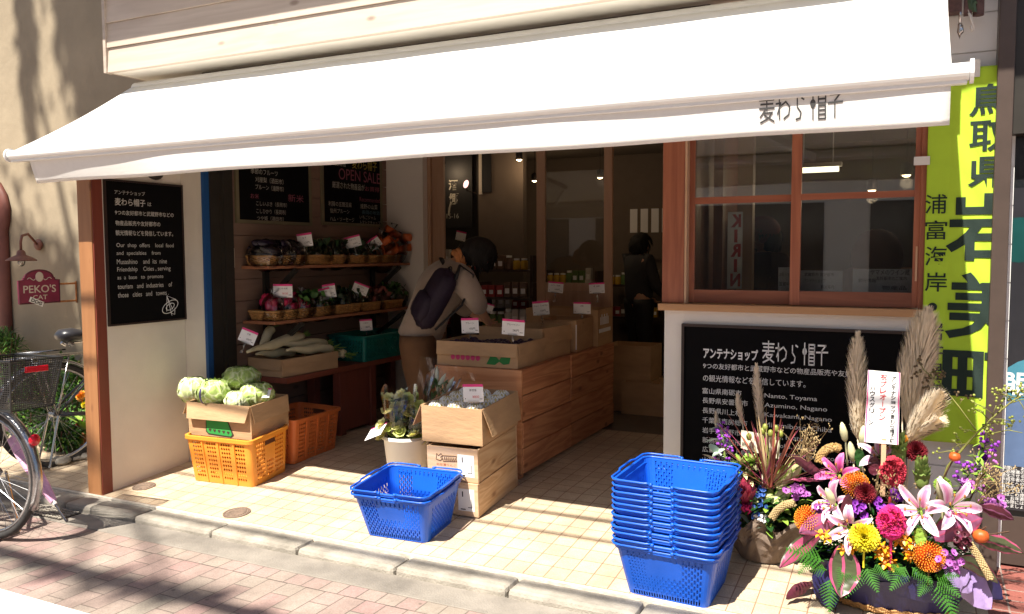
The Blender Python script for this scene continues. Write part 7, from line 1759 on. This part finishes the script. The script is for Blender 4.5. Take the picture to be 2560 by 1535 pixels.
    if rear_basket:
        bk_ = MB(); cx, cz, h = -.18, .735, .26; q = MB(); bt, tp = (.145, .12), (.185, .15)
        c4b = [(cx - bt[0], -bt[1], cz), (cx + bt[0], -bt[1], cz), (cx + bt[0], bt[1], cz), (cx - bt[0], bt[1], cz)]; c4t = [(cx - tp[0], -tp[1], cz + h), (cx + tp[0], -tp[1], cz + h), (cx + tp[0], tp[1], cz + h), (cx - tp[0], tp[1], cz + h)]
        for k in range(4): cellwall(q, c4b[k], c4b[(k + 1) % 4], c4t[(k + 1) % 4], c4t[k], 26 if k % 2 == 0 else 21, 22, 'diamond')
        cellwall(q, c4b[0], c4b[1], c4b[2], c4b[3], 24, 20, 'diamond'); o = q.build('basket', M_blk, t)
        q = MB(); q.tube(c4t, .007, 8, closed=True); q.tube(c4b, .006, 8, closed=True)
        for k in range(4): q.tube([c4b[k], c4t[k]], .005, 6)
        q.build('basket_frame', M_blk, o); return t, (cx, cz, h, bt, tp)
    return t, None
ca = Vector((-4.47, 2.68, -.046)); rzA = R(184)
bkA, info = bicycle('nearer bicycle with a black mesh rear basket and chrome mudguard, cut by the left edge', ca, rzA, True, R(2), carrier=False)
# red reflector bar on the basket's street side
mb = MB(); cx, cz, h, bt, tp = info; q = MB()
xb_ = cx - (bt[0] + (tp[0] - bt[0]) * .82) - .008
q.bb((xb_ - .012, -.055, cz + h * .76), (xb_, .075, cz + h * .88)); q.build('reflector_bar', M_redr, bkA, bevel=.003)
# folded pink umbrella tied to the rear wheel
tip = atZ(165, 1303, -.035); hi = atY(28, 1085, tip.y - .03)
t = thing('umbrella', 'folded pink umbrella hung slantwise on the nearer bicycle', 'umbrella', tip); d = hi - tip; L = d.length
M_umb = mat('pink_umbrella', (.62, .33, .50), .5, .15, 12, sheen=.3)
mb = MB(); Q = quat(d)
def um(u, v): a = u * 2 * math.pi; r_ = .010 + .030 * math.sin(math.pi * min(1, v * .75 + .05)) ** .8; r_ *= 1 + .22 * math.sin(a * 4 + v * 3); return Q @ Vector((r_ * math.cos(a), r_ * math.sin(a), L * (.22 + .74 * v)))
mb.grid(um, 40, 14); mb.build('canopy', M_umb, t, smooth=True)
mb = MB(); mb.tube([Q @ Vector((0, 0, 0)), Q @ Vector((0, 0, L * .03)), Q @ Vector((0, 0, L * 1.05))], [.005, .006, .006], 8); mb.build('shaft', M_chrome, t)
mb = MB(); mb.tube([Q @ Vector((0, 0, L * 1.05)), Q @ Vector((0, 0, L * 1.14)), Q @ Vector((.03, 0, L * 1.17)), Q @ Vector((.05, 0, L * 1.13))], .011, 8); mb.build('handle', M_umb, t, smooth=True)
mb = MB(); mb.tube([Q @ Vector((0, 0, L * .19)), Q @ Vector((0, 0, L * .24))], [.012, .015], 10); mb.build('cap', M_white, t)
cB = Vector((-5.33, 3.66, floor_z(3.66)))
bicycle('farther bicycle with a dark frame, chrome carrier and black saddle behind the wooden corner post', cB, R(76), False, R(-2), .345)
# wall lamp and hanging sign of the neighbour
pl_ = atY(98, 612, NY - .02); t = thing('wall_lamp', 'rusty swan-neck wall lamp with a bare bulb on the tan wall', 'lamp', pl_); M_rust = mat('rusty_enamel', (.17, .065, .045), .6, .25, 30)
mb = MB(); mb.lathe([(.001, 0), (.055, .0), (.055, .015), (.04, .03), (.001, .034)], 24, M=Matrix.Rotation(R(90), 3, 'X'), cap=False); mb.build('wall_plate', M_rust, t, smooth=True)
sh_ = atY(53, 640, NY - .36) - pl_
mb = MB(); mb.tube([(0, -.02, 0), (sh_.x * .25, sh_.y * .3, .05), (sh_.x * .6, sh_.y * .6, .10), (sh_.x * .92, sh_.y * .92, .08), (sh_.x, sh_.y, .02), (sh_.x, sh_.y, sh_.z + .05)], .012, 10); mb.build('arm', M_rust, t, smooth=True)
mb = MB(); mb.lathe([(.022, .055), (.034, .04), (.04, .01), (.09, -.012), (.125, -.035), (.13, -.045), (.12, -.04), (.04, 0), (.02, .01)], 32, c=sh_, cap=False); mb.build('shade', M_rust, t, smooth=True)
mb = MB(); mb.ell(sh_ + Vector((0, 0, -.055)), (.032, .032, .042), 14, 10); mb.build('bulb', clear_film('lamp_bulb', (.9, .9, .88), .6, .1), t, smooth=True)
mt = atY(191, 730, NY - .01); XM = mt.x
za, zb2 = atY(190, 708, NY).z, atY(192, 751, NY).z
ya, yb2 = atX(147, 728, XM).y, atX(46, 728, XM).y            # near wall side, far side towards the street
zt2, zb3 = atX(100, 700, XM).z, atX(100, 757, XM).z; ztop = atX(96, 675, XM).z
t = thing('hanging_sign', 'maroon arched sign with cream letters on a rusty bracket below the swan-neck lamp', 'sign', (XM, (ya + yb2) / 2, (zt2 + zb3) / 2))
M_mar = mat('maroon_sign', (.20, .012, .055), .4, .15, 10)
mb = MB(); yc = (ya + yb2) / 2; hw = abs(ya - yb2) / 2; prof_ = [(-hw, zb3), (hw, zb3), (hw, zt2), (hw * .78, zt2), (hw * .76, zt2 + .02)]
for k in range(13): a = R(k * 15); prof_.append((hw * .70 * math.cos(a), zt2 + .02 + (ztop - zt2 - .02) * math.sin(a)))
prof_ += [(-hw * .76, zt2 + .02), (-hw * .78, zt2), (-hw, zt2)]
n = len(prof_); vs = [(XM + .012, yc + y, z) for y, z in prof_] + [(XM - .012, yc + y, z) for y, z in prof_]; mb.add(vs, [tuple(range(n)), tuple(range(2 * n - 1, n - 1, -1))] + [(i, i + n, (i + 1) % n + n, (i + 1) % n) for i in range(n)]); loc(mb, t).build('board', M_mar, t)
mb = MB(); mb.tube([(XM + .010, yc + y * 1.0, z) for y, z in prof_], .008, 6, closed=True); loc(mb, t).build('edge', mat('maroon_edge', (.09, .01, .025), .5), t)
M_sgl = mat('cream_letters', (.55, .48, .42), .6, .08); hS = zt2 - zb3
mb = MB(); text_into(mb, "PEKO'S", (XM + .0135, yc, zb3 + hS * .62), (0, 1, 0), (0, 0, 1), w=hw * 1.62, h=hS * .34, bold=.012, center=True); text_into(mb, 'CAT', (XM + .0135, yc, zb3 + hS * .25), (0, 1, 0), (0, 0, 1), w=hw * .72, h=hS * .20, bold=.012, center=True)
for s in (-1, 1): mb.tube([(XM + .0135, yc + s * hw * q, zt2 + .012 + .012 * math.sin(q * 16)) for q in (.2, .28, .36, .44, .52, .6)], .0035, 5)
loc(mb, t).build('lettering', M_sgl, t)
mb = MB(); mb.ell((XM + .0135, yc, zt2 + .03), (.004, hw * .20, .045), 16, 10); loc(mb, t).build('medallion', M_sgl, t, smooth=True)
mb = MB(); Qd = Matrix.Rotation(R(24), 3, 'X'); mb.box((XM + .0155, yc - hw * .2, zb3 + .012), (.003, hw * .72, hS * .22), rot=Matrix.Rotation(R(-24), 3, 'X')); tg = loc(mb, t).build('tag', M_paper, t)
mb = MB(); r_d = Matrix.Rotation(R(-24), 3, 'X') @ Vector((0, 1, 0)); u_d = Matrix.Rotation(R(-24), 3, 'X') @ Vector((0, 0, 1)); text_into(mb, 'DOG', Vector((XM + .018, yc - hw * .2, zb3 + .012)), r_d, u_d, w=hw * .55, h=hS * .15, bold=.03, center=True); loc(mb, t).build('tag_lettering', M_ink, tg)
mb = MB()
M_brk = mat('orange_rust', (.34, .13, .04), .6, .3, 40)
for z_ in (za, zb2): mb.tube([(XM, yb2 * 0 + ya - .02, z_), (XM, NY - .01, z_)], .009, 8)
mb.tube([(XM, NY - .012, za + .02), (XM, NY - .012, zb2 - .02)], .008, 8); loc(mb, t).build('bracket', M_brk, t)
# planting in front of the tan wall
M_lf = [mat('shrub_leaf', (.045, .13, .02), .45, .35, 30), mat('shrub_light_leaf', (.13, .27, .035), .45, .3, 30), mat('shrub_dark_leaf', (.018, .055, .012), .5, .3, 30)]
def shrub(label, c, r, n, L, name='shrub', mats=M_lf, grp='shrubs by the tan wall', spiky=False):
    t = thing(name, label, 'plant', c, group=grp); mb = MB()
    for k in range(n):
        d = Vector((random.gauss(0, 1), random.gauss(0, 1), random.gauss(.3, 1))).normalized(); q = random.random() ** .4; cl = .75 + .35 * mnoise.noise(d * 2.5 + Vector(c))
        p = Vector((d.x * r[0], d.y * r[1], r[2] * .9 + d.z * r[2] * .9)) * 1.0; p = Vector((p.x * q * cl, p.y * q * cl, max(.01, r[2] + (p.z - r[2]) * q * cl)))
        leafblade(mb, p, (d + Vector((random.gauss(0, .6), random.gauss(0, .6), random.gauss(.2, .5)))), L * random.uniform(.6, 1.3), L * (.12 if spiky else .45), .3, 3, random.choice((0, 0, 1, 2)))
    mb.build('leaves', mats, t)
    mb = MB()
    for k in range(10): a = random.uniform(0, 6.28); mb.tube([(0.02 * math.cos(a), .02 * math.sin(a), 0), (r[0] * .4 * math.cos(a), r[1] * .4 * math.sin(a), r[2] * .8), (r[0] * .7 * math.cos(a), r[1] * .7 * math.sin(a), r[2] * 1.4)], .005, 5)
    mb.build('stems', FM['btwig'], t); return t
def gz(x, y): return Vector((x, y, floor_z(y)))
pA = atY(135, 1130, 4.55); shrub('low bright green bush seen through the rear wheel of the farther bicycle', gz(pA.x, 4.62), (.34, .22, .13), 1500, .035)
pA = atY(60, 1100, 4.8); shrub('dark low bush to the left behind the bicycle basket', gz(pA.x, 4.8), (.42, .25, .20), 1500, .04)
for px, py, rr, nn, lb in ((120, 1138, (.30, .14, .13), 1500, 'bright leafy clump at the front of the planting behind the farther bicycle spokes'), (190, 1122, (.20, .13, .12), 900, 'small leafy clump beside the flower pot near the wooden corner post'), (40, 1120, (.30, .2, .2), 1300, 'leafy clump low behind the rear wheel at the far left edge'), (150, 1085, (.42, .2, .24), 2000, 'middle bush rising behind the bright front clump')):
    pA = on_floor(px, py); shrub(lb, pA + Vector((0, .1, 0)), rr, nn, .036)
pA = atY(190, 1060, 4.5); shrub('taller dark bush beside the farther bicycle, behind the bright clump', gz(pA.x + .05, 4.55), (.42, .26, .30), 2200, .042)
pA = atY(190, 1120, 4.7); shrub('small bush hard against the wing wall behind the bicycle', gz(pA.x - .1, 4.85), (.22, .2, .16), 800, .035)
pA = atY(30, 960, 4.95); shrub('tall grassy plant at the left edge in front of the arched doorway', gz(pA.x - .15, 4.95), (.42, .18, .45), 1500, .09, spiky=True)
pA = atY(150, 1000, 5.0); shrub('dark shrub behind the black bicycle basket against the tan wall', gz(pA.x, 5.0), (.40, .14, .30), 1300, .05)
pp = atY(213, 1075, 4.0)
t = thing('flower_pot', 'pot of red, orange and yellow flowers half hidden by the wooden corner post', 'flower pot', gz(pp.x + .02, 4.02)); o_ = t.location
mb = MB(); mb.lathe([(.06, 0), (.075, .12), (.08, .125), (.08, .14), (.07, .14), (.06, .03)], 20); mb.build('pot', M_brk, t, smooth=True)
mb = MB(); [leafblade(mb, Vector((random.gauss(0, .03), random.gauss(0, .03), .14)), (random.gauss(0, .5), random.gauss(0, .5), 1), random.uniform(.12, .26), .04, .25, 5) for k in range(46)]; mb.build('leaves', FM['lgreen'], t, smooth=True)
for (px, py, m_, r_) in ((205, 990, 'pint', .045), (213, 1012, 'yel', .028), (206, 1072, 'celm', .03), (200, 1062, 'cel', .03), (214, 1050, 'celm', .028), (206, 1110, 'whitef', .026), (214, 1118, 'lilyc', .026)): f_mum(t, atY(px, py, 4.0) - o_, (-.2, -.9, .5), r_, m_, 'bloom')
for k, (px, py, s) in enumerate(((150, 1160, .09), (185, 1150, .075), (112, 1168, .06), (215, 1145, .08))):
    p = on_floor(px, py); mb = MB(); sd = k * 9.1; mb.ell((0, 0, s * .25), (s, s * .7, s * .38), 18, 12, disp=lambda d: .25 * mnoise.noise(d * 2 + Vector((sd, 0, 0)))); o = mb.build('stone', M_kerb, None, smooth=True, loc=p); tag(o, ('largest pale edging stone under the farther bicycle', 'edging stone right of the kickstand', 'small edging stone at the left end of the row', 'edging stone nearest the wooden corner post')[k], 'stone', 'edging stones')
# tall street tree behind and left of the view: its high crown throws broad soft shade on the tan wall and the paving
SH = Vector((.20, 1.0, -1.64))
tr = thing('street_tree', 'tall street tree left of the view whose high crown shades the tan wall', 'tree', (-8.6, -2.6, -.05)); M_bark = mat('bark', (.10, .075, .055), .9, .3, 20, bump=.5)
mb = MB(); mb.tube([(0, 0, 0), (.05, 0, 4), (.1, .05, 8), (.4, .3, 12), (.6, .5, 14.5)], [.22, .19, .16, .12, .05], 12); mb.build('trunk', M_bark, tr, smooth=True)
def shade_spot(px, py, Y, back): return atY(px, py, Y) - SH * back - tr.location
CL = [(shade_spot(250, 40, NY, 6.6), (.55, .5, .62), 1500), (shade_spot(300, 200, NY, 6.6), (.34, .5, .36), 800), (shade_spot(190, 60, NY, 6.5), (.22, .4, .3), 420), (shade_spot(30, 760, NY, 6.4), (.85, .5, .34), 1300), (shade_spot(130, 800, NY, 6.4), (.34, .4, .22), 600), (shade_spot(60, 980, 4.4, 6.8), (.75, .5, .30), 900), (shade_spot(30, 1150, 3.2, 6.8), (.42, .4, .26), 420), (shade_spot(62, 60, NY, 6.3), (.06, .4, 1.0), 500)]
for px, py, rx in ((200, 1440, .6), (420, 1470, .5)):
    CL.append((atZ(px, py, -.045) - SH * 7.0 - tr.location, (rx, .03, .03), 60))
mb = MB()
for c, r_, n in CL:
    b0 = Vector((.1, .05, 8)) if c.z < 11 else Vector((.4, .3, 11.4)); mb.tube([b0, (b0 + c) / 2 + Vector((0, 0, .3)), c], [.07, .05, .02], 6)
mb.build('boughs', M_bark, tr, smooth=True)
mb = MB()
for c, r_, n in CL:
    for k in range(n): leafblade(mb, c + Vector((random.gauss(0, .5) * r_[0], random.gauss(0, .5) * r_[1], random.gauss(0, .5) * r_[2])), (random.gauss(0, 1), random.gauss(0, 1), random.gauss(0, .6)), .13, .07, .2, 3)
mb.build('crown', M_lf[0], tr)
